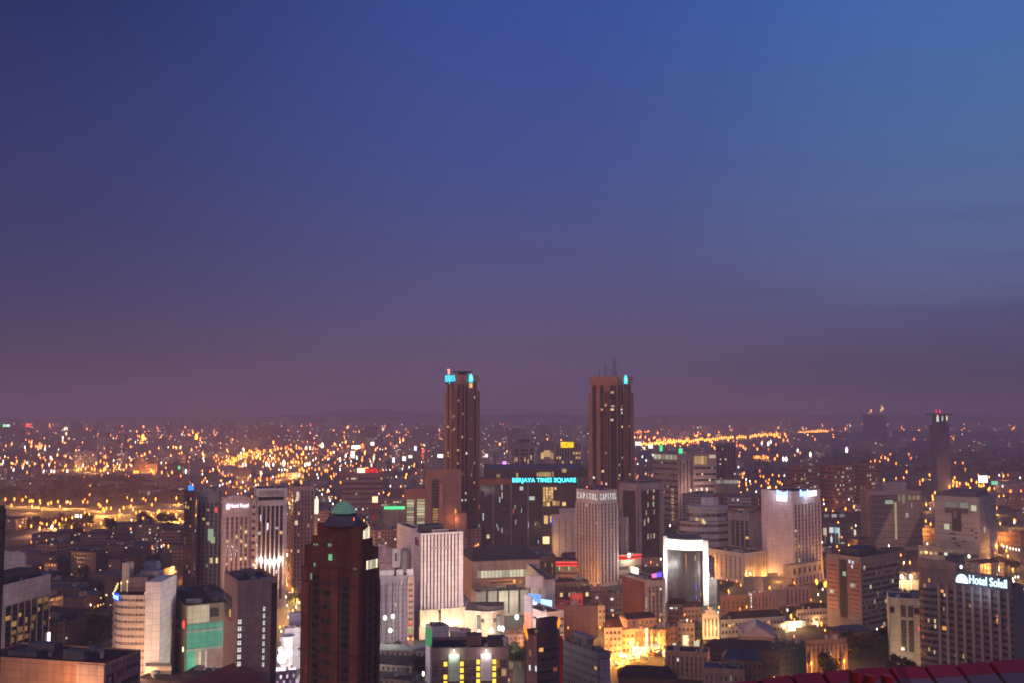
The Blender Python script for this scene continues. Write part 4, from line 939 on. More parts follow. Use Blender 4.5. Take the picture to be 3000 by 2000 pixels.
for px, py, w_, h_ in ((1595, 1475, 3.4, 4), (1606, 1475, 3.4, 4), (1623, 1472, 3.6, 5), (1634, 1472, 3.6, 5), (1652, 1474, 4, 4), (1599, 1520, 4.4, 9), (1613, 1518, 1.6, 7), (1595, 1580, 4, 8), (1604, 1580, 4, 8)): lit_at(b, f, [(px, py)], w_, h_, YW if py < 1570 else emit((1.4, .95, .5), 1.1), 'lit_window', 2.7)
ups = hero('', '', (1420, 1375), 1418, 1722, 2, wall((.075, .05, .055), .8, .2), Y=1118, zb=b.z + .3, root=b.root, part='upper_storey', roofpart='upper_roof', parapet=.6, roof=wall((.12, .11, .16)))
for px, py, w_, h_ in ((1460, 1393, 4, 4), (1590, 1388, 8, 5), (1600, 1388, 8, 5), (1608, 1388, 5, 5), (1580, 1388, 6, 4), (1515, 1390, 2, 5), (1653, 1377, 5, 4), (1620, 1390, 2, 8)): lit_at(b, ups.FR, [(px, py)], w_, h_, emit((.7, .45, .18), .7, True), 'lit_window', .3)
b = hero('portal_block', 'red brown portal framed block with a tall amber slot left of the twin tower', (1248, 1376), 1246, 1352, 14, wall((.30, .15, .125), .75, .15), Y=1065, parapet=.6)
f = b.FR
mb = MB(); f.box(mb, f.L * .16, f.L * .36, 8, b.z - 9, 0, .1); mb.build('glazed_slot', glass((.03, .02, .02)), b.root)
for k in range(14): litwin(b, f, f.L * (.20 if k % 3 else .18), f.L * .345, 12 + k * 2.6, 13.9 + k * 2.6, emit((1.0, .55, .12), .55, True), .16)
mb = MB(); mb2 = MB(); f.box(mb, f.L * .36, f.L * .46, 4, b.z - 14, 0, 3); mb.build('wall_pier', wall((.44, .22, .17)), b.root)
for px, py, col, h_ in ((1333, 1498, (1.5, .62, .10), 8), (1334, 1523, (.15, 1.2, .25), 4)):
    u = f.upx(px, 30); mb = MB(); mb.drop(f.P(u, f.zpx(u, py), 3.5), 1.5, h_); mb.build('hanging_lamp', emit(col, 1.2), b.root)
pt_light(f.P(f.L * .74, 36, 9), (1, .42, .12), 5000, b.root)
mb = MB(); f.box(mb, f.L * .80, f.L * 1.12, 4, f.zpx(f.L, 1500), .6, 6); mb.build('tower_base', wall((.42, .22, .18)), b.root)
b = hero('white_annexe', 'pale stepped tower of blank white walls with thin dark slots beside the mall windows', (1622, 1508), 1616, 1690, 16, wall((.52, .42, .38), .8, .12), Y=1010, parapet=.6)
vstrips(b, b.FR, 3, 4, b.z - 4, 3, 2, .1, lit=.0, seed=61); s = hero('', '', (1640, 1490), 1638, 1690, 16, wall((.50, .41, .39), .8, .12), Y=1016, root=b.root, part='upper_stage', roofpart='upper_roof', parapet=.5)
mb = MB(); b.FL.box(mb, b.FL.L - 1.6, b.FL.L - .2, b.z - 10, b.z - 2, 0, .5); mb.build('blue_sign', emit((.15, .12, 1.6), 1), b.root)
pt_light((xat(1612, 1000, 15), 998, 14), (1, .55, .2), 16000, b.root)
# --- background blocks behind the mall
b = hero('office_block', 'grey frame fronted office block with dark recessed floors behind the mall', (1500, 1296), 1497, 1572, 4, wall((.24, .18, .20), .8, .2), Y=1420)
f = b.FR
for u0, u1 in ((.12, .28), (.34, .66), (.72, .86)): 
    for k in range(7): mb = MB(); f.box(mb, f.L * u0, f.L * u1, b.z - 12 - k * 5.6, b.z - 9 - k * 5.6, 0, .1); mb.build('window_band', GL, b.root)
for u in (.08, .31, .69, .9): mb = MB(); f.box(mb, f.L * u - .9, f.L * u + .9, 4, b.z - 3, 0, 1.2); mb.build('wall_pier', wall((.40, .29, .30)), b.root)
lit_at(b, f, [(1508, 1345), (1514, 1344), (1538, 1345), (1556, 1338), (1548, 1350)], 1.7, 6, WARM, 'lit_window', .5)
for k in range(10): litwin(b, f, f.L * .955, f.L * .985, b.z - 9 - k * 4.2, b.z - 6.5 - k * 4.2, emit((.45, .52, .42), .6, True), .2)
mb = MB(); mb.prism([(xat(1519, 1425, b.z), 1425), (xat(1552, 1425, b.z), 1425), (xat(1552, 1440, b.z), 1440), (xat(1519, 1440, b.z), 1440)], b.z + .3, zat(1286, 1425)); mb.build('plant_room', wall((.10, .07, .08)), b.root)
b = hero('pale_block', 'pale blank block with a hollow of warm floodlight in its upper wall behind the mall', (1584, 1290), 1582, 1622, 2, wall((.42, .30, .31), .8, .12), Y=1450)
f = b.FR
for u0, u1, z0, z1 in ((.02, .24, 17, 24), (.24, .74, 13.5, 21), (.74, .98, 17, 24)): litwin(b, f, f.L * u0, f.L * u1, b.z - z1 - 2, b.z - z0, emit((1.0, .62, .28), .75, True), .3, 'niche_glow')  # warm floodlight in the hollow comes from emission of these plates
mb = MB(); f.box(mb, -.3, f.L + .2, b.z - 13, b.z - .2, .05, 2); mb.build('grey_canopy', wall((.22, .18, .24)), b.root)
b = hero('hotel_tower', 'hotel behind the mall with a yellow name sign and many yellow lit windows', (1627, 1293), 1624, 1703, 4, wall((.36, .27, .28), .8, .15), Y=1400)
f = b.FR
vstrips(b, f, 9, 6, b.z - 2, .8, .8, .6, GL, rib=.8, lit=.0, seed=66)
r = random.Random(5)
for k, row in enumerate(('000000111', '110000011', '001001000', '000110000', '000110100', '001100111')):
    for i, c in enumerate(row):
        if c == '1': w_ = (f.L - 1.6) / 9; u = .8 + w_ * (i + .5); litwin(b, f, u - w_ * .27, u + w_ * .27, b.z - 17.5 - k * 6.2, b.z - 14 - k * 6.2, emit((1.1, .66, .26), .8, True), .2)
zs_ = f.zpx(f.L / 2, 1312)
sign_text('PERDANA', f, f.upx(1643, b.z), f.upx(1680, b.z), f.zpx(f.L / 2, 1309.5), f.zpx(f.L / 2, 1293), emit((1.9, 1.15, .02), 1.2), 1.5, .4, b.root, 'sign_lettering')
mb = MB(); f.box(mb, f.upx(1642, b.z), f.upx(1681, b.z), f.zpx(f.L / 2, 1310), f.zpx(f.L / 2, 1292.5), .85, 1.4); mb.build('sign_board', emit((.75, .42, .01), .8), b.root)

# --- CAPITOL-lettered tower
b = hero('lettered_tower', 'slim ribbed white tower with white lit lettering round its top in front of the mall', (1754, 1438), 1688, 1808, 38, wall((.56, .46, .46), .8, .12), Y=866, parapet=.8, roof=GREYROOF)
gcap = glass((.07, .06, .07), sp=.45, spc=(.24, .195, .20), cw=2)
WSM = (emit((1.0, .62, .26), .7, True), emit((1.1, .8, .5), .8, True))
zt_ = b.z - 11
vstrips(b, b.FL, 7, 3, zt_, .5, 1.0, .5, gcap, rib=.7, lit=.02, litm=WSM, seed=71, cap=8)
vstrips(b, b.FR, 5, 3, zt_, 1.2, .5, .5, gcap, rib=.7, lit=.03, litm=WSM, seed=72, cap=8)
LT = emit((1.0, 1.0, .95), .8)
for f in (b.FL, b.FR):
    for i, ch in enumerate('CAPITOL'):
        w_ = (f.L - 2) / 7; u = 1 + w_ * (i + .5); hw = min(w_ * .3, 1.3) if ch != 'I' else .25
        sign_text(ch, f, u - hw, u + hw, b.z - 7.6, b.z - 2.2, LT, .3, .25, b.root, 'sign_letter')
mb = MB(); q = at_y(1763, 1412, 880); mb.cyl((q.x, q.y), .25, b.z, q.z, 6); mb.build('mast', GREYW, b.root)
mb = MB(); mb.drop((q.x, q.y, q.z - 1), 1.1, 5); mb.build('red_lamp', emit((1.8, .3, .2), 1), b.root)
on_roof(b, 'plant_room', wall((.10, .09, .15)), .4, .45, .35, .35, 4.5); on_roof(b, 'roof_box', GREYW, .75, .6, .2, .2, 3)
b = hero('portal_tower', 'dark glass tower with a heavy pale frame round its top behind the lettered white tower', (1869, 1417), 1815, 1942, 42, wall((.30, .235, .245), .8, .15), Y=1005, parapet=1, roof=wall((.05, .05, .045)))
for f in (b.FL, b.FR):
    mb = MB(); f.box(mb, f.L * (.2 if f is b.FL else .10), f.L * (.9 if f is b.FL else .84), 6, b.z - 7, 0, .12); mb.build('curtain_wall', glass((.028, .025, .026), sp=.15, spc=(.05, .04, .042), cw=2.2), b.root)
for f in (b.FL, b.FR):
    mb = MB(); f.box(mb, .0, f.L - .0, b.z - 6.6, b.z - .3, .02, 1.3); mb.build('top_frame', wall((.38, .30, .315)), b.root)
mb = MB(); b.FL.box(mb, b.FL.L * .905, b.FL.L, 0, b.z - 6.8, .02, 1.3); b.FR.box(mb, 0, b.FR.L * .095, 0, b.z - 6.8, .02, 1.3); mb.build('corner_frame', wall((.38, .30, .315)), b.root)
mb = MB(); b.FR.box(mb, b.FR.L * .86, b.FR.L, 0, b.z - 6.8, .02, 1.3); b.FL.box(mb, 0, b.FL.L * .18, 0, b.z - 6.8, .02, 1.3); mb.build('edge_frame', wall((.34, .27, .28)), b.root)
lit_at(b, b.FR, [(1897, 1437), (1915, 1433), (1898, 1477), (1914, 1475), (1916, 1498), (1893, 1500), (1889, 1526), (1899, 1522), (1888, 1530), (1898, 1570), (1907, 1570), (1916, 1568)], 1.6, 5, emit((.72, .66, .44), .7, True), 'lit_window', .3)
lit_at(b, b.FR, [(1914, 1456)], 1.6, 4, AMBER, 'lit_window', .3)
for i in range(12): on_roof(b, 'roof_shrub', leaf((.03, .035, .02)), .08 + .075 * i, .06, 1.0 + .3 * (i % 3), 0, 1.6 + .5 * (i % 2), True)
b = hero('white_annexe', 'small white slab standing between the lettered tower and the dark framed tower', (1838, 1518), 1808, 1841, 65, wall((.46, .36, .36), .8, .12), Y=905); vstrips(b, b.FL, 2, 4, b.z - 5, .6, .6, .12, lit=.0); clutter(b, 75, 2)
s = hero('', '', (1822, 1496), 1808, 1825, 65, wall((.42, .34, .35)), Y=912, root=b.root, part='upper_stage', roofpart='upper_roof')
# red neon curved mall rim in front
for nm, lab, M_, l, r_, a, Y, nl in (('neon_rim_mall', 'low mall wing with a red neon rim left of the lettered tower foot', (1628, 1642), 1560, 1692, -2, 880, 0), ('neon_rim_mall', 'low mall wing with red neon rim and floodlight right of the lettered tower', (1812, 1625), 1804, 1878, 30, 880, 1)):
    b = hero('shopping_wing', lab, M_, l, r_, a, wall((.30, .22, .17), .8, .2), Y=Y, roof=DARKROOF, parapet=.4)
    f = b.FR; z_ = b.z - 1.0; u0 = 0 if nl else .0
    mb = MB(); f.box(mb, u0, f.L, z_ - 2.6, z_ - .3, 0, 1.0); rd = mb.build('neon_band', emit((.75, .035, .04), .8), b.root)
    mb = MB(); f.box(mb, u0, f.L, z_ - .3, z_ + .3, .1, 1.1); f.box(mb, u0, f.L, z_ - 3.1, z_ - 2.62, .1, 1.1); mb.build('neon_tube_edge', emit((1.6, .12, .10), 1.1), b.root)
    for px in ((1639, 1667) if not nl else (1819,)):
        u = f.upx(px, b.z); mb = MB(); mb.drop(f.P(u, z_ - 5, 1.6), 1.4, 4); mb.build('green_lamp', emit((.15, .9, .45), 1), b.root)
    bands(b, f, 2, 3, b.z - 8, lit=.12, litm=(WARM, AMBER), seed=77, frac=.4, cap=10)
    if nl:
        u = f.upx(1837, b.z); mb = MB(); mb.drop(f.P(u, f.zpx(u, 1624), 3), 3.2, 4.6, 8); mb.build('floodlight', emit((1.5, 1.5, 1.2), 2), b.root); pt_light(f.P(u, b.z - 3, 6), (1, .95, .75), 14000, b.root)
b = hero('brown_wing', 'brown finned mall wing with many small amber windows left of the red neon rim', (1560, 1633), 1540, 1630, 5, wall((.26, .15, .10)), Y=905, roof=BLUEROOF)
vstrips(b, b.FR, 10, 3, b.z - 3, frac=.4, rib=.6, lit=.2, litm=(AMBER, WARM), seed=78, fl=5)
# white screened column tower next to neon wing: small brick hotel with pink/blue sign
b = hero('lit_sign_house', 'small grey hotel with a pink and blue roof sign below the dark framed tower', (1889, 1702), 1824, 1949, 24, wall((.36, .30, .30), .8, .15), Y=700, roof=BROWNROOF)
mb = MB(); b.FL.box(mb, .02, b.FL.L - .02, 1, b.z - .5, 0, .15); mb.build('brick_gable', wall((.20, .085, .075), .85, .25), b.root)
vstrips(b, b.FR, 4, 4, b.z - 4, 2.2, 2.2, .5, glass((.05, .04, .05), sp=.4, spc=(.14, .11, .115)), rib=.35, lit=.08, litm=(AMBER, WHITE), seed=80)
for px in (1893, 1945):
    u = b.FR.upx(px, b.z - 15)
    for k in range(12): litwin(b, b.FR, u - .5, u + .5, b.z - 9 - k * 2.3 - 1.5, b.z - 9 - k * 2.3, emit((.62, .58, .45), .6, True), .4)
f = b.FR; mb = MB(); f.box(mb, f.upx(1910, b.z), f.upx(1923, b.z), b.z + 2.2, b.z + 5, .0, .4); mb.build('pink_sign', emit((1.3, .25, .75), 1.1), b.root)
mb = MB(); f.box(mb, f.upx(1923.3, b.z), f.upx(1938, b.z), b.z + 2.4, b.z + 5.4, .0, .4); mb.build('blue_sign', emit((.14, .15, 1.6), 1.1), b.root)
mb = MB(); f.box(mb, 5, 14, b.z + .1, b.z + 2.2, .05, .2); mb.build('sign_frame', DARKW, b.root)
mb = MB(); q = b.FL; q.box(mb, q.L * .3, q.L * .62, b.z + 3, b.z + 7.6, -2, -1.4); mb.build('white_billboard', emit((1.5, 1.3, 1.0), 1.2), b.root); clutter(b, 82, 2)
# --- glowing white crowned bank tower with concave glass front
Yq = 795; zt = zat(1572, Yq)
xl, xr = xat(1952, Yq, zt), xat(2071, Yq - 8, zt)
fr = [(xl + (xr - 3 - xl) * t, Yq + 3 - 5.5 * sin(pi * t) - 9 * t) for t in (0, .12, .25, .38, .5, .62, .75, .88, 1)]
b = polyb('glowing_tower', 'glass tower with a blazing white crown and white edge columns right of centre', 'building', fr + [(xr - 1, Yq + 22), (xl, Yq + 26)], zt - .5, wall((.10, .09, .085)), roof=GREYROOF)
mb = MB(); ribbon(mb, fr, 2, zt - 10, .12); mb.build('curtain_wall', glass((.05, .05, .05), sp=.05, spc=(.10, .11, .10), cw=1.4, rough=.32), b.root)
mr = MB()
for i in range(22):
    t = (i + .5) / 22; k = t * 8; j = int(k); p = Vector(fr[j]).lerp(Vector(fr[min(j + 1, 8)]), k - j); mr.box((p.x, p.y - .5), .28, .9, 2, zt - 10)
mr.build('mullion', wall((.17, .16, .155)), b.root)
mb = MB(); ribbon(mb, fr, zt - 9.2, zt - 1.4, 1.4, .2); mb.build('crown_floodlight_glow', emit((1.5, 1.45, 1.25), 1.6, False, True), b.root)  # floodlight on the crown is put into emission
mb = MB(); mb.box((xl - .6, Yq + 3), 3.0, 3, 0, zt + .6); mb.build('edge_column', wall((.8, .74, .74), .7, .1), b.root)
mb = MB(); mb.box((xr - 1.4, Yq - 7.5), 4.2, 3.4, 0, zt - 1.6); mb.build('edge_column', wall((.85, .82, .8), .7, .1), b.root)
pt_light((xr + 5, Yq - 20, 24), (1, .97, .88), 60000, b.root); pt_light((xl - 3, Yq - 8, 30), (1, .97, .9), 30000, b.root)
for px, py, c, w_, h_ in ((2034, 1711, (.15, .3, 2), .8, 5), (2034, 1742, (.2, .3, 2), .8, 3), (2004, 1635, (1.2, .5, .15), .8, 10), (2005, 1660, (1, .4, .1), .6, 6), (2010, 1712, (.1, .4, .9), .6, 3), (2030, 1628, (.7, .62, .3), .8, 4), (2048, 1732, (1.3, .7, .2), .8, 3), (1968, 1604, (.5, .5, .4), 1, 3)):
    z_ = zat(py, Yq + 2); x0 = xat(px, Yq + 2, z_); t = (x0 - xl) / (xr - 3 - xl); k = max(0, min(7.99, t * 8)); p = Vector(fr[int(k)]).lerp(Vector(fr[int(k) + 1]), k % 1)
    mb = MB(); mb.box((x0, p.y - .25), w_, .2, z_ - h_ / 2, z_ + h_ / 2); mb.build('lit_window', emit(c, .8), b.root)
# --- grey stepped octagonal hotel
Yo = 985; OC = lambda px0, px1, Y, z: (xat((px0 + px1) / 2, Y, z), (xat(px1, Y, z) - xat(px0, Y, z)) / 2)
gw = wall((.42, .36, .38), .85, .15)
cx_, r_ = OC(1996, 2150, Yo, 40); z1 = zat(1528, Yo)
def octo(cx, cy_, r, sq=1.0): return [(cx + r * cos(pi / 8 + i * pi / 4) / cos(pi / 8) * (1 if True else 1), cy_ + r * sq * sin(pi / 8 + i * pi / 4) / cos(pi / 8)) for i in range(8)]
b = polyb('stepped_hotel', 'grey stepped hotel with an octagonal upper drum behind the glowing white crowned tower', 'hotel', octo(cx_, Yo + r_ * .7, r_, .7), z1, gw, roof=GREYROOF)
def oct_front(cx, cy_, r, sq): 
    o = octo(cx, cy_, r, sq); return [o[3], o[4], o[5], o[6], o[7], o[0]]
for k in range(5):
    mb = MB(); ribbon(mb, oct_front(cx_, Yo + r_ * .7, r_, .7)[0:6], z1 - 5 - k * 7, z1 - 2 - k * 7, .08); mb.build('window_band', glass((.07, .06, .07), sp=0, spc=(.2, .17, .18), cw=3.4), b.root)
cx2, r2 = OC(2022, 2132, Yo + 5, 55); z2 = zat(1492, Yo + 5)
mb = MB(); mb.prism(octo(cx2, Yo + r_ * .7, r2, .75), z1 + .3, z2); mb.build('upper_drum', gw, b.root)
mb = MB(); ribbon(mb, oct_front(cx2, Yo + r_ * .7, r2, .75), z2 - 7, z2 - 3.5, .1); mb.build('window_band', glass((.07, .06, .07), sp=0, cw=3), b.root)
mb = MB(); mb.prism(octo(cx2, Yo + r_ * .7, r2 * 1.08, .75), z2, z2 + 3.2); mb.build('drum_rim', gw, b.root)
cx3, r3 = OC(2060, 2110, Yo + 8, 60); mb = MB(); mb.prism(octo(cx3, Yo + r_ * .75, r3, .8), z2 + 3.3, zat(1458, Yo + 10)); mb.build('lift_house', wall((.5, .43, .45)), b.root)
lit = [(2042, 1520), (2050, 1522), (2060, 1524), (2066, 1530), (2062, 1528)]
for px, py in lit:
    z_ = zat(py, Yo - 2); mb = MB(); mb.box((xat(px, Yo - 2, z_), Yo + .1 + 2 * 0), 2, .3, z_ - 1.6, z_ + 1.6); mb.build('lit_window', WARM, b.root)
# --- cream low hotel with orange lit fins
b = hero('finned_hotel', 'long low cream hotel whose right wing glows orange between white fins', (2178, 1622), 2066, 2248, 36, wall((.50, .41, .35), .8, .12), Y=885, roof=DARKROOF, parapet=.8)
vstrips(b, b.FL, 8, 3, b.z - 2.5, 1, 1, .32, glass((.09, .07, .06), sp=.45, spc=(.26, .21, .18), cw=2), rib=.3, lit=.03, seed=91)
vstrips(b, b.FR, 13, 5, b.z - 2, 3.2, 1, .5, glass((.16, .085, .04), sp=.2, spc=(.2, .12, .06), cw=2), rib=.6, lit=.0, seed=92, ribm=wall((.62, .48, .38)))
mb = MB(); b.FR.box(mb, .2, 2.4, 0, b.z - .2, 0, 1.2); mb.build('wall_pier', wall((.6, .46, .36)), b.root)
pt_light(b.FR.P(b.FR.L * .3, 4, 5), (1, .45, .10), 14000, b.root); pt_light(b.FR.P(b.FR.L * .85, 5, 5), (1, .45, .10), 12000, b.root); pt_light(b.FR.P(1.5, 4, 4), (1, .5, .12), 7000, b.root)
for i in range(6): litwin(b, b.FR, 4.2 + i * 2.2, 5.6 + i * 2.2, b.z - 13, b.z - 10.8, emit((1, .62, .2), .5), .3)
clutter(b, 93, 2)
# --- white slab hotel with two blue and white signs
b = hero('signed_hotel', 'tall lilac white hotel with two blazing blue and white signs at its top', (2322, 1441), 2230, 2403, 40, wall((.50, .40, .45), .8, .12), Y=884, roof=wall((.06, .05, .07)), parapet=.8)
f = b.FR
vstrips(b, f, 8, 16, b.z - 11, .8, .8, .62, glass((.07, .055, .065), ch=3.5, sp=.38, spc=(.24, .18, .19), cw=2), rib=.5, lit=.02, litm=(WARM, AMBER), seed=95, cap=6)
lit_at(b, f, [(2357, 1502), (2366, 1515), (2366, 1528), (2330, 1578), (2330, 1609), (2342, 1598), (2379, 1603), (2385, 1603), (2330, 1640), (2342, 1640), (2397, 1623), (2366, 1490)], 1.3, 3.2, emit((1.0, .66, .28), .9, True), 'lit_window', .2)
BW = emit((.55, .95, 2.2), 1.7); WW = emit((1.6, 1.6, 1.6), 1.8)
mb = MB(); zc_ = f.zpx(10, 1447)
u0, u1 = f.upx(2366, b.z), f.upx(2390, b.z); mb = MB(); f.box(mb, u0, u1, zc_ - 2.3, zc_ + 2.2, .4, .9); mb.build('white_sign', WW, b.root)
sign_text('Royal', f, f.upx(2342, b.z), f.upx(2365, b.z), zc_ - 3.6, zc_ + 4.2, BW, .5, .5, b.root, 'sign_lettering')
fl_ = b.FL; zl = fl_.zpx(fl_.L * .4, 1447)
sign_text('Royal', fl_, fl_.upx(2277, b.z), fl_.upx(2308, b.z), zl - 2.5, zl + 4.4, BW, .5, .5, b.root, 'sign_lettering')
mb = MB(); fl_.box(mb, fl_.upx(2277, b.z), fl_.upx(2306, b.z), zl - 5, zl - .5, .3, .8); mb.build('white_sign', WW, b.root)
pt_light(fl_.P(fl_.L * .6, zl, 6), (.75, .85, 1), 5000, b.root); pt_light(f.P(f.L * .5, zc_, 6), (.75, .85, 1), 5000, b.root)
s = hero('', '', (2312, 1660), 2294, 2412, 40, wall((.50, .38, .28), .8, .15), Y=868, root=b.root, part='podium', roofpart='podium_roof')
vstrips(b, s.FR, 6, 9.5, s.z - 2, 4, 2, .42, GL, lit=0, seed=97); vstrips(b, s.FR, 9, 1, 6.5, 2, 1, .5, glass((.12, .06, .03)), rib=.4, lit=0, seed=98)
for px, py in ((2387, 1700), (2410, 1707), (2415, 1705)):
    q = at_z(px, py, 8); q.y -= 6; mb = MB(); mb.drop(q, 1.8, 5); pt_light(q, (1, .4, .08), 15000, None) if False else None
    o = single(mb, 'street_lamp', M_ORANGE, 'amber street lamp glowing at the foot of the hotel with two blue signs', 'street lamp', tuple(q), 'amber lamps at the foot of the signed hotel'); pt_light(q, (1, .42, .09), 16000, o)
# grey tower and brown grid behind them
b = hero('office_block', 'grey office block with dark glass front left of the hotel with two blue signs', (2196, 1506), 2132, 2236, 50, wall((.30, .25, .28)), Y=960); vstrips(b, b.FL, 4, 3, b.z - 6, 3, .4, .7, GL, rib=.3, lit=.03, litm=(AMBER,), seed=99); clutter(b, 100, 2)
b = hero('apartment_slab', 'long brown slab of small balconies behind the grey stepped hotel', (2012, 1450), 2004, 2260, -3, wall((.23, .125, .08), .85, .2), Y=1250, roof=BLUEROOF)
bands(b, b.FR, 7, 4, b.z - 2, lit=.05, frac=.45, seed=102, cap=20, litm=(emit((.72, .72, .55), .8, True), WARM)); mr = MB()
for i in range(6): mr.clear if False else None; mb = MB(); u = b.FR.L * (.1 + .15 * i); b.FR.box(mb, u, u + 2.4, 0, b.z, 0, .5); mb.build('dark_slot', wall((.05, .035, .035)), b.root)
# --- twin reddish apartment slabs at right
b = hero('apartment_tower', 'apartment tower with two reddish brick bays on the left and a cluttered dark side', (2522, 1637), 2420, 2632, 38, wall((.17, .145, .155), .85, .2), Y=690, roof=wall((.035, .035, .055)), parapet=1.4)
f = b.FL; BR = wall((.26, .115, .10), .85, .2)
def brick_slots(f, u0, u1):
    mb = MB(); f.box(mb, u0, u1, 11, b.z - 3, 0, .15); mb.build('brick_bay', BR, b.root)
    for k in range(11): mb = MB(); z = 12 + k * (b.z - 16) / 11; f.box(mb, u0 + .4, u1 - .4, z, z + 1.1, .15, .22); mb.build('window_band', glass((.05, .03, .03), sp=0, cw=2), b.root)
brick_slots(f, f.L * .03, f.L * .34); brick_slots(f, f.L * .66, f.L * .96)
mb = MB(); f.box(mb, f.L * .38, f.L * .60, 8, b.z - 1.5, 0, .1); mb.build('dark_recess', wall((.035, .03, .035)), b.root)
lit_at(b, f, [(2436, 1730), (2440, 1731), (2497, 1713), (2503, 1713)], 2.2, 2.4, emit((.62, .6, .5), .8, True), 'lit_window', .35); lit_at(b, f, [(2489, 1643), (2499, 1646), (2497, 1658)], 1.3, 2.2, emit((.8, .8, .95), .9), 'lit_window', .35)
lit_at(b, f, [(2474, 1679)], 2.4, 3, emit((.5, .55, .42), .8), 'lit_window', .3)
for k in range(11):
    z = 4 + k * (b.z - 9) / 11; 
    mb = MB(); b.FR.box(mb, .8, b.FR.L - .8, z, z + 2.0, 0, .06); mb.build('window_band', glass((.03, .03, .032), sp=0, cw=1.9), b.root)
r = random.Random(8); bm_ = [wall((.2, .18, .18)), wall((.12, .11, .11)), wall((.28, .26, .26))]
for k in range(34):
    z = 4 + r.randrange(11) * (b.z - 9) / 11; u = r.uniform(1, b.FR.L - 4); mb = MB(); b.FR.box(mb, u, u + r.uniform(1, 2.6), z + r.uniform(-.6, 1), z + r.uniform(1.6, 2.6), .06, r.uniform(.4, 1.1)); mb.build('balcony_screen', r.choice(bm_), b.root)
lit_at(b, b.FR, [(2550, 1717), (2532, 1662), (2571, 1737), (2594, 1759), (2598, 1760), (2615, 1700), (2562, 1760), (2590, 1826), (2580, 1840)], 1.4, 2.6, emit((.72, .66, .42), .7, True), 'lit_window', .5)
on_roof(b, 'plant_room', wall((.045, .045, .07)), .3, .4, .5, .5, 6)
# --- cream narrow building
b = hero('slit_block', 'narrow cream block with two dark louvred slots beside the curved hotel', (2698, 1757), 2603, 2702, 72, wall((.46, .40, .31), .8, .1), Y=600, roof=BLUEROOF, parapet=.8)
f = b.FL
for u0, u1 in ((.37, .53), (.60, .76)):
    for z0, z1 in ((8, b.z - 12), (b.z - 10.2, b.z - 3.4)): mb = MB(); f.box(mb, f.L * u0, f.L * u1, z0, z1, 0, .1); mb.build('louvred_slot', glass((.05, .045, .04), ch=1.1, sp=.35, spc=(.10, .09, .08)), b.root)
for u0, u1 in ((.03, .18), (.78, .95)): mb = MB(); f.box(mb, f.L * u0, f.L * u1, b.z - 8.4, b.z - 4.4, 0, .1); mb.build('dark_window', GL, b.root)
for u in (.01, .345, .565, .97): mb = MB(); f.box(mb, f.L * u - .35, f.L * u + .35, 4, b.z + .2, 0, .8); mb.build('wall_fin', wall((.44, .38, .33)), b.root)
on_roof(b, 'plant_room', wall((.16, .17, .22)), .45, .15, .4, .25, 3.4)
pt_light(f.P(f.L * .45, 6, 16), (1, .8, .5), 5000, b.root)
# --- curved hotel with big white sign
Yw = 520; zt = zat(1688, Yw); fpx0, fpx1 = 2748, 2964
x1 = xat(fpx1, Yw, zt); Y0w = 552; x0 = xat(fpx0, Y0w, zt)
rr_ = 7.6; arc = [(x0 - rr_ * sin(t) * 1.0, Y0w + .2 + rr_ * 1.0 * (1 - cos(t))) for t in (pi * .5, pi * .42, pi * .33, pi * .24, pi * .16, pi * .08)]
fr = arc + [(x0, Y0w)] + [(x0 + (x1 - x0) * t, Y0w + (Yw - Y0w) * t) for t in (.5, 1)]
HW = wall((.175, .132, .138), .85, .12)
b = polyb('curved_hotel', 'big dark ribbed hotel with a rounded corner and large white sun sign, bottom right', 'hotel', fr + [(x1 + 14, Yw + 16), (fr[0][0] + 16, fr[0][1] + 16)], zt - 6.5, HW, roof=wall((.04, .045, .06)))
nfl = 15; fh = (zt - 13) / nfl
for k in range(nfl):
    z1 = zt - 11.5 - k * fh; mb = MB(); ribbon(mb, fr, z1 - 1.75, z1, .08); mb.build('window_band', glass((.03, .028, .035), sp=0, spc=(.1, .08, .09), cw=1.7), b.root)
    mb = MB(); ribbon(mb, fr, z1 - 2.2, z1 - 1.8, .5); mb.build('sill_edge', HW, b.root)
FW = Face(fr[6], fr[-1], 0, zt)
for i in range(9):
    u = FW.L * (.01 + .99 * i / 8.4) if i < 9 else FW.L
    mb = MB(); FW.box(mb, u - .75, u + .75, 0, zt - 8, .1, 1.1); mb.build('wall_pier', wall((.25, .18, .19), .85, .12), b.root)
mb = MB(); FW.box(mb, FW.L * .26, FW.L - .05, zt - 9.5, zt - .3, -.6, .35); mb.build('sign_parapet', wall((.11, .09, .11)), b.root)
mb = MB(); ribbon(mb, fr[:7] + [FW.P(FW.L * .26, 0)[:2]], zt - 6.3, zt - .5, .2, -.6); mb.build('corner_parapet', HW, b.root)
zc1 = zat(1655, Y0w); mb = MB(); fl2 = fr[:7] + [FW.P(FW.L * .26, 0)[:2]]; ribbon(mb, fl2, zt - .4, zc1 + 2.8, .8, -2.6); mb.build('crown_rim', wall((.25, .18, .17)), b.root)
SW = emit((.85, 1.35, 1.6), 1.6)
def fw(px, py): u = FW.upx(px, zt - 6); return u, FW.zpx(u, py)
u0, z0 = fw(2803, 1703); u1, zz1 = fw(2838, 1705.5)
mb = MB(); npt = 14; uc = (u0 + u1) / 2; ru = (u1 - u0) / 2; top = [(uc - ru * cos(pi * i / npt), z0 + 4.6 * sin(pi * i / npt) ** .8) for i in range(npt + 1)]
A = [FW.P(u, z, .9) for u, z in reversed(top)]; Bk = [FW.P(u, z, .4) for u, z in reversed(top)]
mb.face(list(reversed(A))); mb.face(Bk)
for i in range(len(A)): j = (i + 1) % len(A); mb.face([A[i], A[j], Bk[j], Bk[i]])
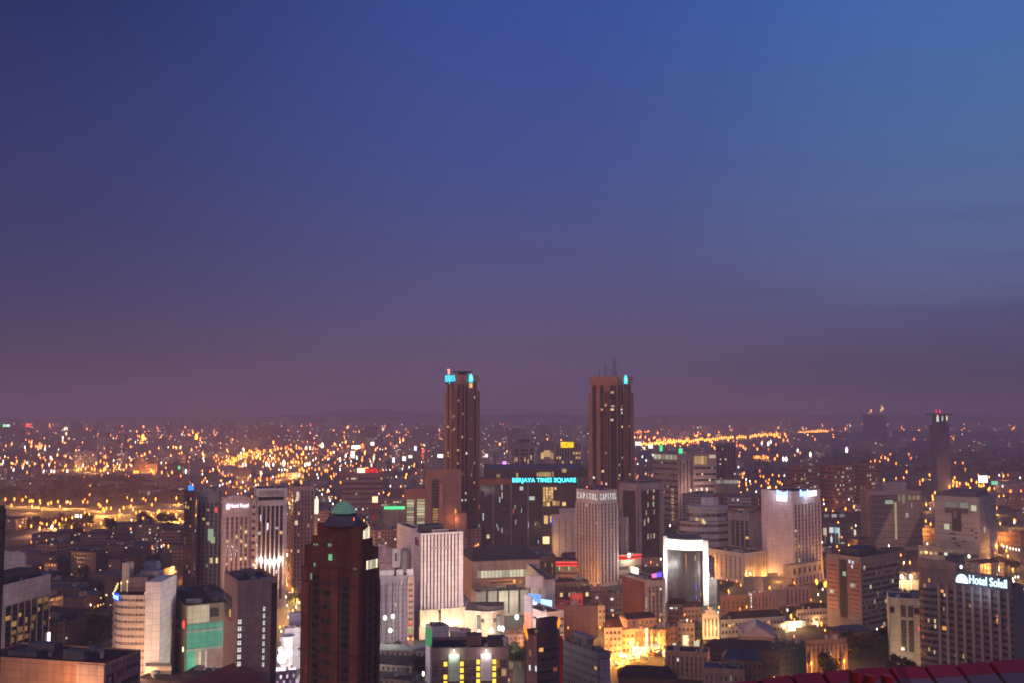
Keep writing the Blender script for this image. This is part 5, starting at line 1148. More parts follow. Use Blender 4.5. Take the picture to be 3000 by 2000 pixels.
mb.build('sun_emblem', SW, b.root)
u0, z0 = fw(2842, 1705); u1, zz1 = fw(2952, 1714)
sign_text('Hotel Soleil', FW, u0, u1, z0 - .3, z0 + 4.2, SW, .5, .4, b.root, 'sign_lettering')
pt_light(FW.P(FW.L * .62, zt - 9, 7), (.6, .85, 1), 2600, b.root)
for px, py, w_, h_, c in ((2760, 1730, 1.6, 2.4, (1.2, .5, .2)), (2766, 1741, .9, 2.4, (1.2, .75, .4)), (2765, 1839, 3.0, 3, (1.0, .42, .08)), (2820, 1921, 1.8, 3.4, (1.1, .62, .12)), (2822, 1905, .9, 3, (.6, .32, .08)), (2920, 1817, 1.1, 3.4, (1.4, .6, .1)), (2919, 1802, .6, 2.6, (1.1, .25, .08)), (2900, 1817, 1.4, 3.2, (.55, .42, .12)), (2900, 1799, 1.6, 2.4, (.35, .14, .06)), (2952, 1841, 2.0, 3, (.40, .34, .14)), (2874, 1813, .8, 2.6, (.5, .2, .07)), (2840, 1773, 1.1, 2.6, (.45, .2, .06)), (2896, 1740, .5, 2.4, (.9, .4, .12)), (2948, 1802, 1, 2.6, (.4, .05, .04)), (2794, 1918, 1.2, 2.8, (.4, .22, .08)), (2763, 1783, .5, 2.8, (.6, .35, .12))):
    u, z = fw(px, py); litwin(b, FW, u - w_ / 2, u + w_ / 2, z - h_ * .33, z + h_ * .33, emit(c, .9), .25)
for px, py, c in ((2740, 1818, (1, .75, .35)), (2741, 1834, (1, .8, .4)), (2707, 1848, (1.4, .2, .12)), (2715, 1868, (1.4, .2, .12)), (2708, 1830, (.6, .1, .08)), (2723, 1817, (.7, .4, .2)), (2725, 1902, (.6, .4, .15)), (2740, 1910, (.7, .45, .2)), (2708, 1771, (.5, .45, .3)), (2725, 1699, (1, .45, .12)), (2714, 1716, (.6, .3, .2))):
    Yv = Y0w + (2748 - px) * .06 - 1.2; z = zat(py, Yv); x = xat(px, Yv, z); best = min(range(6), key=lambda i: abs(fr[i][0] - x)); mb = MB(); mb.box((x, fr[best][1] - .9 if best else Y0w + 8), .8, .3, z - 1, z + 1); mb.build('lit_window', emit(c, .8), b.root)
mb = MB(); mb.box((xat(2808, 556, zt), 560), 8, 6, zt - 6, zt + 4.6); mb.build('plant_room', wall((.10, .1, .11)), b.root)
for i in range(8): mb = MB(); u = FW.L * (.30 + .03 * i); FW.box(mb, u, u + .5, zt - .2, zt + 2.6 + .35 * i, -5, -4.6); mb.build('roof_louvre', wall((.35, .36, .36)), b.root)
for px, py in ((2816, 1659), (2839, 1628), (2926, 1668)):
    z = zat(py, 556); mb = MB(); mb.drop((xat(px, 556, z), 556, z), 1.6 if px < 2900 else .9, 2.2, 8); mb.build('roof_lamp', emit((1.4, 1.45, 1.2), 1.5), b.root); mb = MB(); mb.cyl((xat(px, 556, z), 556), .08, zt - 6, z - .8, 5); mb.build('lamp_post', DARKW, b.root)
for i in range(9): mb = MB(); z = zt - .3; p = FW.P(FW.L * (.58 + .04 * i), 0, -4); mb.box(p, .2, .2, zt - 6, zt + 3.4 + (i % 3)); mb.build('roof_pole', GREYW, b.root)
# --- strip at the right frame edge
b = hero('striped_block', 'white finned block with dark slots cut by the right border beside the curved hotel', (2974, 1815), 2968, 3090, -10, wall((.56, .46, .45), .8, .12), Y=560, roof=BLUEROOF)
vstrips(b, b.FR, 9, 2, b.z - 2, 1, 1, .45, GL, rib=.5, lit=.05, litm=(emit((1, .2, .1), .6, True), WARM), seed=120)
# --- logo bank block
b = hero('logo_tower', 'grey banded office tower with a dark panel and an H shaped emblem near its top', (2868, 1459), 2737, 2918, 52, wall((.38, .325, .315), .85, .12), Y=1005, roof=wall((.20, .16, .20)), parapet=1)
f = b.FL; lou = glass((.20, .17, .165), ch=2.3, sp=.62, spc=(.36, .31, .30), cw=40, rough=.6)
mb = MB(); f.box(mb, .6, f.L - .3, 8, b.z - 8, 0, .1); mb.build('louvred_wall', lou, b.root); mb = MB(); b.FR.box(mb, .3, b.FR.L - .3, 8, b.z - 8, 0, .1); mb.build('louvred_wall', lou, b.root)
for w0, w1 in ((.24, .50), (.58, .76)): litwin(b, f, f.L * w0, f.L * w1, b.z - 10, b.z - 5, emit((.48, .52, .42), .7, True), .25)
mb = MB(); f.box(mb, f.L * .24, f.L * .76, b.z - 16, b.z - 10.5, .1, .2); mb.build('dark_band', wall((.13, .105, .10)), b.root)
mb = MB(); f.box(mb, f.L * .39, f.L * .595, b.z - 34, b.z - 14.5, .2, .5); pn_ = mb.build('emblem_panel', wall((.03, .035, .055), .4), b.root)
mb = MB(); uc = f.L * .47
for a0, a1, z0, z1 in ((-1.6, -.7, 0, 6), (.7, 1.6, 0, 6), (-.7, .7, 2.5, 3.5), (-.7, .7, 5.2, 6), (-.7, .7, 0, .7)): f.box(mb, uc + a0, uc + a1, b.z - 20.5 + z0, b.z - 20.5 + z1, .5, .62)
mb.build('emblem_mark', wall((.5, .38, .32)), pn_)
lit_at(b, f, [(2774, 1541), (2853, 1487)], 5, 5.6, emit((.78, .74, .50), .8), 'lit_window', .3); lit_at(b, b.FR, [(2884, 1550)], 5, 5, emit((.62, .62, .45), .8), 'lit_window', .3)
for i in range(3): litwin(b, f, f.L * (.74 + .075 * i), f.L * (.785 + .075 * i), 8, 13, emit((.72, .5, .14), .7, True), .3)
r = random.Random(12)
for k in range(16): mb = MB(); u = r.uniform(.05, .9) * f.L; z = 12 + r.randrange(14) * 2.3; f.box(mb, u, u + r.uniform(2, 6), z, z + 1.9, .1, .18); mb.build('dark_window', GL, b.root)
mb = MB(); q = at_y(2810, 1420, 1020); mb.cyl((q.x, q.y), .4, b.z, q.z, 5); mb.build('mast', DARKW, b.root); mb = MB(); mb.drop((q.x, q.y, q.z - 1), 1.6, 4); mb.build('red_lamp', emit((1.4, .08, .08), 1), b.root)
on_roof(b, 'plant_room', wall((.18, .145, .18)), .5, .5, .7, .75, 5)
s = hero('', '', (2868, 1612), 2690, 2870, 60, wall((.30, .28, .27)), Y=960, root=b.root, part='podium', roofpart='podium_roof')
bands(b, s.FL, 1, s.z - 8, s.z - 2, lit=.45, litm=(WARM, WHITE), seed=131, cap=12, cw=4.4)
# --- office with a diagonal shadow painted as darker floors
b = hero('wide_office', 'wide grey office whose pinkish front carries a painted diagonal shadow', (2546, 1440), 2519, 2700, 8, wall((.36, .265, .255), .85, .12), Y=1090, roof=wall((.10, .10, .15)))
f = b.FR; UNSHADED = wall((.44, .30, .26), .85, .12); SHADED = wall((.13, .115, .14), .85, .12)
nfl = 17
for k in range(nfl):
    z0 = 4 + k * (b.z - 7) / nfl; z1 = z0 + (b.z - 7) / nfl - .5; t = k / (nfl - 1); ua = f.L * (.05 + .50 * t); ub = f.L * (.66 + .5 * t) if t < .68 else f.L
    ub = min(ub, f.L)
    mb = MB(); f.box(mb, .3, ua, z0, z1, 0, .12); mb.build('shaded_floor', SHADED, b.root)
    mb = MB(); f.box(mb, ua + .02, ub, z0, z1, 0, .5); mb.build('unshaded_floor', UNSHADED, b.root)
    if ub < f.L - 1: mb = MB(); f.box(mb, ub + .02, f.L - .1, z0, z1, 0, .12); mb.build('shaded_floor', SHADED, b.root)
    if k % 2 == 0:
        mb = MB(); f.box(mb, f.L * .06, f.L - .3, z1 + .02, z1 + .45, 0, .06); mb.build('window_band', glass((.04, .035, .035), sp=0), b.root)
for u0, z0, w_, h_, c in ((.30, b.z - 13, 9, 4, (.42, .46, .38)), (.47, 12, 2.4, 40, (.42, .35, .18)), (.62, b.z - 12, 3.4, 9, (.52, .46, .27)), (.55, b.z - 10, 2, 7, (.42, .38, .25)), (.74, b.z - 9, 3, 5, (.40, .30, .15)), (.82, b.z - 9, 3, 5, (.40, .28, .14)), (.68, b.z - 28, 3, 5, (.4, .36, .33)), (.79, b.z - 18, 1.2, 6, (.4, .4, .45)), (.9, b.z - 9, 3, 5, (.38, .28, .14))):
    litwin(b, f, f.L * u0, f.L * u0 + w_, z0, z0 + h_, emit(c, .8, True), .6)
fl_ = b.FL; mb = MB(); fl_.box(mb, fl_.L * .45, fl_.L * .8, 2, b.z - .5, 0, .2); mb.build('stair_bay', wall((.45, .24, .15)), b.root)
mb = MB(); fl_.box(mb, fl_.L * .82, fl_.L + .2, 2, b.z + .6, 0, 1.6); mb.build('corner_pier', wall((.46, .34, .30)), b.root)
on_roof(b, 'plant_room', wall((.34, .28, .30)), .53, .5, .46, .6, 10)
# --- orange lit apartments beyond (three slabs)
for i, (m_, l, r_, py, lab) in enumerate(((2332, 2306, 2400, 1368, 'nearest orange lit apartment slab beyond the hotel with two blue signs'), (2440, 2402, 2500, 1362, 'middle orange lit apartment slab between two others beyond the hotels'), (2538, 2502, 2574, 1357, 'rightmost orange lit apartment slab left of the wide grey office'))):
    b = hero('apartment_slab', lab, (m_, py), l, r_, 25, wall((.30, .13, .07), .85, .25), Y=1560 + 30 * i, parapet=.6, group='orange lit apartment slabs')
    bands(b, b.FR, 9, 4, b.z - 2, frac=.45, lit=.22, litm=(emit((.8, .8, .62), .9, True), WARM, emit((.7, .75, .7), .9, True)), seed=140 + i, cap=34, cw=3)
    bands(b, b.FL, 9, 4, b.z - 2, frac=.45, lit=.08, litm=(WARM, emit((.9, .15, .1), .6, True)), seed=150 + i, cap=8, cw=3)
    pt_light((b.M.x, b.M.y - 14, 12), (1, .34, .08), 10000, b.root)
# --- hospital like cluster right of the twin tower
b = hero('hospital_block', 'broad pinkish block with a glowing top floor nearest the right twin tower', (1986, 1330), 1914, 2030, 40, wall((.40, .27, .27), .85, .12), Y=1330, roof=GREYROOF)
bands(b, b.FL, 10, 8, b.z - 8, frac=.35, lit=.04, seed=161, cap=10); vstrips(b, b.FR, 4, 8, b.z - 8, frac=.3, lit=.03, seed=162)
for i in range(6): litwin(b, b.FL, b.FL.L * (.03 + .16 * i), b.FL.L * (.155 + .16 * i), b.z - 7, b.z - .8, emit((.8, .72, .52), .85, True), .3)
f = b.FL; litwin(b, f, f.L * .16, f.L * .36, 22, 28, emit((.9, .55, .2), .8)); 
for k in range(10): litwin(b, f, f.L * .72, f.L * .82, 6 + k * 4.4, 8.6 + k * 4.4, emit((.72, .48, .2), .6, True), .2)
mb = MB(); x0 = xat(1939, 1336, b.z); mb.box((x0, 1342), 4, .6, b.z + 4, b.z + 12); mb.build('green_sign', emit((.1, 1.2, .35), 1), b.root)
b = hero('hospital_block', 'second pinkish block with a wide lit window wall and a green roof sign', (2030, 1330), 2012, 2098, 8, wall((.38, .265, .27), .85, .12), Y=1345, roof=GREYROOF)
f = b.FR
for i in range(4): litwin(b, f, f.L * (.06 + .14 * i), f.L * (.18 + .14 * i), b.z - 13, b.z - 2, emit((.85, .52, .2), .7, True), .3)
litwin(b, f, f.L * .70, f.L * .98, b.z - 5, b.z - .5, emit((.85, .75, .5), .8, True), .3)
bands(b, f, 9, 6, b.z - 14, frac=.4, lit=.08, litm=(emit((.5, .47, .4), .6, True), WARM), seed=163, cap=20)
mb = MB(); x0 = xat(1995, 1350, b.z); mb.box((x0, 1352), 5.4, .6, b.z + 1, b.z + 8); mb.build('green_sign', emit((.1, 1.2, .4), 1), b.root); mb = MB(); mb.box((x0, 1353), 1, 1, 0, b.z + 1); mb.build('sign_post', DARKW, b.root)
for px, py in ((2024, 1434), (2041, 1435), (2056, 1431), (2071, 1431)):
    q = at_y(px, py, 1325); o = single((lambda m: (m.drop(q, 2.4, 4.5), m.cyl((q.x, q.y), .2, 0, q.z - 2, 5), m)[2])(MB()), 'flood_lamp', emit((1.5, 1.1, .7), 1.2), 'soft warm flood lamp at the foot of the pinkish lit topped blocks', 'lamp', tuple(q), 'warm flood lamps below the pinkish blocks'); pt_light((q.x, q.y + 2, q.z + 1), (1, .7, .45), 5000, o)
b = hero('glass_tower', 'tall dark green grey tower with scattered white windows right of the pinkish blocks', (2130, 1300), 2098, 2156, 38, wall((.20, .185, .19)), Y=1420); vstrips(b, b.FL, 4, 4, b.z - 2, frac=.6, lit=.1, seed=165, litm=(WHITE, WARM)); vstrips(b, b.FR, 3, 4, b.z - 2, frac=.6, lit=.12, seed=166, litm=(WHITE, AMBER))
b = hero('lit_terrace', 'low terrace roof lined with small white lights right of the pinkish blocks', (2096, 1404), 2092, 2164, 6, wall((.2, .17, .18)), Y=1340)
for i in range(11): litwin(b, b.FR, b.FR.L * (.02 + .089 * i), b.FR.L * (.09 + .089 * i), b.z - 5, b.z - .5, emit((.55, .55, .45), .7, True), .2)
# --- far dark towers
b = hero('dark_tower', 'lone dark tower with two red lamps and bright windows at its top, far right', (2742, 1216), 2730, 2772, 30, wall((.14, .12, .16)), Y=1900, zt=None)
mb = MB(); mb.box(b.c, 34, 34, b.z + 1.6, b.z + 3.6, .5); mb.build('roof_plate', DARKW, b.root)
for px in (2743, 2754): z = zat(1203, 1895); mb = MB(); mb.drop((xat(px, 1895, z), 1895, z), 3, 7); mb.build('red_lamp', emit((1.4, .06, .14), 1), b.root)
lit_at(b, b.FR, [(2761, 1224)], 4, 9, emit((.6, .75, .8), .9)); lit_at(b, b.FR, [(2757, 1287), (2770, 1352)], 3, 6, emit((.42, .46, .38), .8))
lit_at(b, b.FR, [(2747, 1226)], 7, 10, emit((.8, .9, .85), 1)); lit_at(b, b.FR, [(2747, 1219)], 3.4, 8, emit((1.1, .9, .35), 1), 'lit_window', .5)
mb = MB(); z = zat(1223, 1896); mb.drop((xat(2774, 1896, z), 1896, z), 3.2, 11); mb.build('side_lamp', emit((1.2, 1.05, .5), 1), b.root)
s = hero('', '', (2742, 1245), 2723, 2780, 30, wall((.14, .12, .16)), Y=1897, root=b.root, part='lower_shaft', roofpart='lower_roof')
b = hero('dark_slab', 'wide dark slab on the horizon with blazing orange lamps on its roof', (2540, 1213), 2528, 2598, 12, wall((.13, .10, .13)), Y=4200)
for px, py, w_, h_, c in ((2552, 1202, 8, 17, (1.6, .75, .2)), (2546, 1208, 4, 12, (1.3, .4, .1)), (2581, 1200, 8, 14, (1.5, .8, .25)), (2586, 1195, 7, 16, (1.7, 1.3, .5)), (2583, 1188, 4, 14, (1.5, .6, .2))): z = zat(py, 4195); mb = MB(); mb.drop((xat(px, 4195, z), 4195, z), w_, h_); mb.build('roof_lamp', emit(c, 1.2), b.root)

# ================================================================== SMALLER BUILDINGS WITH A PLACE OF THEIR OWN
def simple(name, label, px0, px1, pyt, pyb, a=8, w=PALE, style='b', nf=4, roof=DARKROOF, hipz=0, lit=.06, litm=(WARM, WHITE, AMBER), seed=1, m=None, cat='building', gm=None, frac=.42, group=None, Y=None, cl=1, cap=10, parapet=.9):
    m_ = px0 if m is None else m
    b = hero(name, label, (m_, pyt), px0 - (2 if m is None else 0), px1, a, w, cat, roof, Y=Y or Yb(pyb), parapet=0 if hipz else parapet, group=group, maxd=90, dep=14)
    g_ = gm or glass((.05, .04, .045), sp=.0, spc=tuple(round(c_ * .8, 3) for c_ in WCOL.get(w, (.14, .11, .11))), cw=2.6, fu=.55, rough=.25)
    for f in (b.FL, b.FR):
        if f.L < 3: continue
        q = Vector(f.P(f.L / 2, b.z / 2)); 
        if (Vector((0, 0)) - Vector((q.x, q.y))).dot(f.n) < 0: continue
        if style == 'b': bands(b, f, nf, 1.2, b.z - 1.0, .5, .5, frac, g_, lit=lit, litm=litm, seed=seed, cap=cap, sill=.35)
        elif style == 'v': vstrips(b, f, nf, 2, b.z - 2, .5, .5, frac, gm or glass((.05, .04, .045), sp=.4, spc=(.16, .12, .12)), rib=.35, lit=lit, litm=litm, seed=seed, cap=cap)
    if hipz: hip(b, b.z + hipz, b.root, roof, .15, .8)
    elif cl: clutter(b, seed, cl)
    return b
b = simple('sign_tower', 'grey box with a pinkish name on its billboard and a glowing pale blue screen below', 1544, 1626, 1700, 1790, 9, wall((.34, .30, .31), .8, .15), 'n', roof=GREYROOF, m=1598, Y=690)
f = b.FL if b.FL.L > 4 else b.FR
b = hero('screen_block', 'pinkish white low block with a tall faded poster under the blue screen', (1602, 1798), 1536, 1652, 34, wall((.55, .44, .47), .8, .15), Y=640, roof=BROWNROOF)
f = b.FL
mb = MB(); f.box(mb, .5, f.L * .37, b.z - 13, b.z + 8.5, -.4, .35); po = mb.build('poster', wall((.34, .30, .40), .7, .2), b.root)
mb = MB(); f.box(mb, .5, f.L * .37, b.z - 13, b.z - 2, .36, .42); mb.build('poster_foot', wall((.62, .26, .20), .7, .2), po)
bands(b, b.FL, 4, 3, b.z - 2, f.L * .4, .5, .3, lit=.02, seed=170); bands(b, b.FR, 4, 3, b.z - 2, .5, .5, .4, lit=.02, seed=171)
f = Face((xat(1546, 672, 40), 678), (xat(1618, 668, 38), 668), 0, 60)
sc = thing('blue_screen', 'glowing pale blue advertising screen with white figures under the grey sign box', 'screen', f.P(f.L / 2, 0))
z0, z1 = zat(1787, 670), zat(1742, 670)
mb = MB(); f.box(mb, f.L * .05, f.L * .55, z0 + 4.5, z1, 0, .6); mb.build('screen_panel', emit((.22, .45, 1.1), 1.6, True), sc)
mb = MB(); f.box(mb, f.L * .56, f.L * .98, z0 + 1.5, z1 - 3, -.2, .7); mb.build('bright_panel', emit((.5, .95, 1.6), 2.0, True, True), sc)
for i in range(5): mb = MB(); f.box(mb, f.L * (.2 + .12 * i), f.L * (.28 + .12 * i), z0 + 1 - .3 * i, z1 - 4 - 1.2 * i, .72, .95); mb.build('white_figure', emit((1.0, 1.05, 1.2), 2.0, True), sc)
mb = MB(); f.box(mb, f.L * .1, f.L * .12, 0, z0 + 5, -.6, -.2); f.box(mb, f.L * .9, f.L * .92, 0, z0 + 5, -.6, -.2); f.box(mb, f.L * .0, f.L, z0 + .6, z0 + 1.3, -.6, -.22); mb.build('screen_frame', DARKW, sc)
f = Face((xat(1540, 688, 56), 690), (xat(1592, 684, 54), 684), 0, 70)
z0, z1 = zat(1722, 686), zat(1684, 686)
sb = thing('name_billboard', 'pinkish grey billboard with a slanting pale word above the blue screen', 'billboard', f.P(f.L / 2, 0))
mb = MB(); f.box(mb, 0, f.L, z0, z1, 0, .5); mb.build('panel', wall((.40, .30, .32), .8, .12), sb)
sign_text('Astral', f, f.L * .22, f.L * .78, z0 + 2.4, z1 - 2.2, wall((.75, .50, .54)), .51, .1, sb, 'sign_lettering')
mb = MB(); f.box(mb, f.L * .2, f.L * .24, 0, z0 + .5, -.6, -.1); f.box(mb, f.L * .76, f.L * .8, 0, z0 + .5, -.6, -.1); f.box(mb, 0, f.L, z0 + .51, z0 + 1.2, -.6, -.1); mb.build('post_frame', DARKW, sb)
b = simple('low_house', 'dark roofed house with small amber windows behind the red lit rail', 1624, 1728, 1722, 1790, 6, wall((.16, .10, .09)), 'b', 2, wall((.06, .045, .06)), 0, .3, (AMBER, WARM), 172, Y=760)
b = simple('red_lit_house', 'low house front washed in red light with a railed ramp, right of the blue screen', 1672, 1708, 1742, 1790, 8, wall((.60, .16, .14), .8, .15), 'b', 2, BROWNROOF, 0, .0, seed=173, Y=740)
mb = MB(); f = Face((xat(1622, 738, 30), 742), (xat(1676, 736, 30), 738), 0, 60); z0 = zat(1768, 738)
mb.prism([f.P(0, 0)[:2], f.P(f.L, 0)[:2], f.P(f.L, 0, -5)[:2], f.P(0, 0, -5)[:2]], 0, z0 - 1.2)
for i in range(7): f.box(mb, f.L * i / 7, f.L * i / 7 + .3, z0 - 1.2, z0 + 2.5, -.4, 0)
f.box(mb, 0, f.L, z0 + 1.8, z0 + 2.3, .01, .2)
single(mb, 'railed_ramp', wall((.5, .16, .15)), 'railed roof deck in red light left of the red house front', 'roof deck', f.P(f.L / 2, 0))
pt_light((xat(1690, 722, 20), 722, zat(1748, 722)), (1, .18, .14), 9000, b.root)
b = simple('plain_block', 'plain orange brown windowless block in front of the red lit house', 1654, 1752, 1778, 1868, 4, wall((.30, .165, .13), .85, .12), 'n', roof=BROWNROOF, seed=174, cl=2)
for u in (.22, .7): mb = MB(); b.FR.box(mb, b.FR.L * u, b.FR.L * u + .15, 1, b.z - .5, 0, .06); mb.build('wall_joint', DARKW, b.root)
b = simple('flat_house', 'dark house with a pale lit side wall right of the plain orange block', 1732, 1772, 1778, 1850, 12, wall((.40, .33, .30), .8, .2), 'b', 3, GREYROOF, seed=175, Y=705)
# dark foreground block with two flame shaped lamps and a red pole
b = hero('dark_block', 'dark foreground block with orange flame shaped lamps on both corners, bottom centre', (1573, 1862), 1537, 1640, 30, wall((.085, .055, .07), .85, .2), Y=470, roof=wall((.035, .03, .045)))
mb = MB(); b.FL.box(mb, .02, b.FL.L - .02, 0, b.z - .3, 0, .1); mb.build('pale_side', wall((.30, .17, .17)), b.root)
lit_at(b, b.FL, [(1554, 1911)], 1.4, 2.6, AMBER, 'lit_window', .2); lit_at(b, b.FL, [(1553, 1954), (1571, 1957)], 1.2, 2.4, emit((.85, .95, .95), 1), 'lit_window', .25)
bands(b, b.FR, 8, 3, b.z - 4, lit=.05, litm=(AMBER, emit((.5, .1, .06), .6, True)), seed=176, frac=.4)
s = hero('', '', (1585, 1822), 1570, 1638, 30, wall((.07, .05, .075), .85, .2), Y=474, zb=b.z + .2, root=b.root, part='upper_storey', roofpart='upper_roof')
for px, py, tl in ((1540, 1849, .25), (1637, 1822, -.12)):
    Yf = 468 if px < 1600 else 466; zc_ = zat(py, Yf); x = xat(px, Yf, zc_)
    t_ = thing('flame_lamp', 'orange flame shaped lamp ' + ('leaning at the left corner of the dark foreground block' if px < 1600 else 'on top of the tall dark red pole, bottom centre'), 'lamp', (x, Yf, 0))
    mb = MB(); pr = [(0, 0.02), (.15, .55), (.35, .85), (.5, 1), (.7, .75), (.88, .35), (1, .03)]; hh = 7.6 if px < 1600 else 5.6; n_ = 8; prev = None
    for zf, rf in pr:
        cc = (x + tl * hh * (.5 - zf), Yf, zc_ - hh / 2 + zf * hh); cur = [(cc[0] + .72 * rf * cos(2 * pi * i / n_), cc[1] + .72 * rf * sin(2 * pi * i / n_), cc[2]) for i in range(n_)]
        if prev:
            for i in range(n_): j = (i + 1) % n_; mb.face([prev[i], prev[j], cur[j], cur[i]])
        prev = cur
    mb.build('flame', emit((1.6, .42, .02), 1.1), t_)
    mb = MB(); mb.cyl((x, Yf), .35 if px < 1600 else .45, 0, zc_ - hh / 2, 8); mb.build('pole', wall((.10, .06, .06)), t_)
    if px > 1600:
        mb = MB(); mb.prism(rect(x + 1.1, Yf, 1.5, .6), 0, zc_ - 6); mb.build('red_banner', wall((.32, .02, .015), .6), t_)
    pt_light((x, Yf - 1.5, zc_), (1, .4, .08), 1200, t_)
# lilac blue building lower centre, market corner
b = simple('corner_block', 'lilac grey block with small windows left of the bright night market', 1648, 1788, 1916, 2050, 30, wall((.19, .15, .19), .85, .15), 'b', 5, wall((.12, .09, .11)), 0, .06, seed=177, m=1752, cl=3)
on_roof(b, 'roof_house', wall((.22, .16, .19)), .55, .6, .5, .4, 5.5); on_roof(b, 'roof_slab', wall((.36, .26, .29)), .5, .55, .62, .52, .5, z0=b.z + 5.8)
mb = MB(); b.FR.box(mb, 1, b.FR.L - .5, b.z - 30, b.z - 3, 0, .2); mb.build('pale_side', wall((.30, .24, .28)), b.root)
b = simple('market_shop', 'white gabled shop with many small windows at the left end of the night market', 1772, 1822, 1838, 1925, 10, wall((.62, .48, .40), .8, .12), 'b', 4, BROWNROOF, 5, 0, seed=178)
b = simple('market_shop', 'orange lit corner shop with a vertical red neon sign in the night market', 1822, 1902, 1846, 1920, 4, wall((.52, .33, .24), .8, .15), 'b', 3, BROWNROOF, 0, .05, seed=179)
f = b.FR
for i in range(8):
    mb = MB(); u = f.L * (.52 + .032 * i); f.box(mb, u, u + .22, b.z - 16, b.z - 1, .1, .5); mb.build('red_neon', emit((1.6, .45, .08), 1), b.root)
mb = MB(); f.box(mb, f.L * .86, f.L * .94, b.z - 12, b.z + 1.5, .1, 1.2); mb.build('lit_sign', emit((1.6, 1.15, .6), 1.4), b.root)
for i, (p0, p1, t, col) in enumerate(((1905, 1950, 1846, (.34, .25, .18)), (1950, 1985, 1838, (.22, .14, .10)), (1985, 2035, 1828, (.44, .38, .30)), (2035, 2058, 1826, (.14, .20, .10)))):
    simple('market_shop', ('tan shop house with a lit front beside the red neon sign', 'brown shop house hung with strings of red lights', 'pale shop house with white lit upper windows in the market', 'narrow greenish shop house at the right end of the market')[i], p0, p1, t, 1905 - i * 5, -4, wall(col), 'b', 3, BROWNROOF, 0, .12, seed=180 + i)
r = random.Random(19)
for i, (x0, y0, x1, y1) in enumerate(((1936, 1850, 1946, 1890), (1955, 1845, 1966, 1895), (1974, 1840, 1970, 1885), (1922, 1855, 1928, 1880))):
    mb = MB(); Yv = 652
    for k in range(10):
        t = k / 9; py = y0 + (y1 - y0) * t; px = x0 + (x1 - x0) * t; z = zat(py, Yv); mb.drop((xat(px, Yv, z), Yv - 1, z), .55, .8, 5)
    z = zat(y1, Yv); o = single(mb, 'light_string', emit((1.6, .22, .08), 1.1), 'string of small red lights hanging down the market shop fronts', 'light string', (xat(x1, Yv, z), Yv - 1, z), 'red light strings over the market')
b = simple('curly_gable_house', 'cream house with a tall ornamental gable at the end of the long dark roofed row', 2058, 2106, 1802, 1872, 6, wall((.66, .50, .34), .8, .12), 'v', 4, BROWNROOF, 0, .1, seed=185, cl=0)
f = b.FR; mb = MB()
for u0, u1, h_ in ((0, .18, 1.5), (.18, .4, 3.4), (.4, .6, 5.2), (.6, .82, 3.4), (.82, 1, 1.5)): f.box(mb, f.L * u0 + .01, f.L * u1 - .01, b.z + .0, b.z + h_, -.6, .3)
mb.build('ornamental_gable', wall((.66, .50, .36)), b.root)
pt_light(f.P(f.L * .5, 6, 9), (1, .72, .38), 10000, b.root)
b = simple('shop_row', 'long row with a dark pitched roof over brightly lit white shop fronts', 2112, 2300, 1815, 1868, 16, wall((.58, .46, .36), .8, .15), 'b', 2, DARKROOF, 5, .25, seed=186, cap=14)
SHOPROW = b
b = simple('shop_row', 'shorter pale arcade row with a dark roof left of the brick bayed apartment tower', 2335, 2425, 1785, 1832, 18, wall((.56, .44, .40), .8, .15), 'b', 2, DARKROOF, 4, .1, seed=187, cap=8)
for i, (p0, p1, t, bb, col, a, st, lab) in enumerate(((2112, 2195, 1748, 1800, (.30, .17, .12), 12, 'v', 'orange lit ribbed flats behind the long dark roofed row'), (2196, 2262, 1738, 1790, (.34, .20, .19), 12, 'v', 'pink flats with a lit stair window behind the long row'), (2262, 2300, 1728, 1785, (.22, .19, .21), 10, 'n', 'blank grey flats wall between two pink flats'), (2300, 2372, 1720, 1776, (.40, .28, .25), 12, 'v', 'pale pink flats nearest the brick bayed apartment tower'), (2180, 2300, 1692, 1742, (.09, .085, .11), 6, 'b', 'dark blue roofed hall behind the pink flats'), (2000, 2100, 1700, 1770, (.15, .13, .12), 8, 'b', 'dark low block right of the glowing white crowned tower'))):
    b = simple('flats', lab, p0, p1, t, bb, a, wall(col, .85, .2), st, 6 if st == 'v' else 2, (BLUEROOF if i == 4 else DARKROOF), 0, .04, seed=190 + i)
    if i == 1:
        for k in range(5): litwin(b, b.FR, .6, 1.6, 3 + k * 2.2, 4.4 + k * 2.2, WHITE, .5)
b = simple('green_block', 'tall narrow dark green grey block with vertical ribs near the bottom, right of centre', 2284, 2358, 1886, 2010, 14, wall((.075, .075, .07), .8, .2), 'v', 6, wall((.06, .05, .065)), 0, .0, seed=197, frac=.35)
mb = MB(); b.FR.box(mb, b.FR.L * .72, b.FR.L - .1, 2, b.z - 2, .36, .6); mb.build('green_side', wall((.03, .075, .055)), b.root)
b = simple('street_block', 'brown block with a colonnade lit orange from the street, right of the dark ribbed block', 2362, 2480, 1878, 1985, 14, wall((.26, .155, .12), .85, .2), 'v', 9, wall((.04, .045, .075)), 0, .02, seed=198)
for u in (.04, .85): pt_light(b.FR.P(b.FR.L * u, 8, 5), (1, .42, .07), 6000, b.root); q = b.FR.P(b.FR.L * u, 9, 3.4); o = single((lambda m: (m.drop(q, 1.0, 2.6), m.cyl((q[0], q[1]), .1, 0, q[2] - 1, 5), m)[2])(MB()), 'street_lamp', M_ORANGE, 'orange street lamp against the brown colonnaded block, bottom right', 'street lamp', q, 'orange lamps at the colonnaded block')
b = simple('green_shed', 'dull greyish wide shed with a pale curved roof below the lit shop row', 2165, 2270, 1862, 1912, -12, wall((.12, .10, .11)), 'b', 2, wall((.28, .23, .27), .7, .2), 6, .0, seed=199)
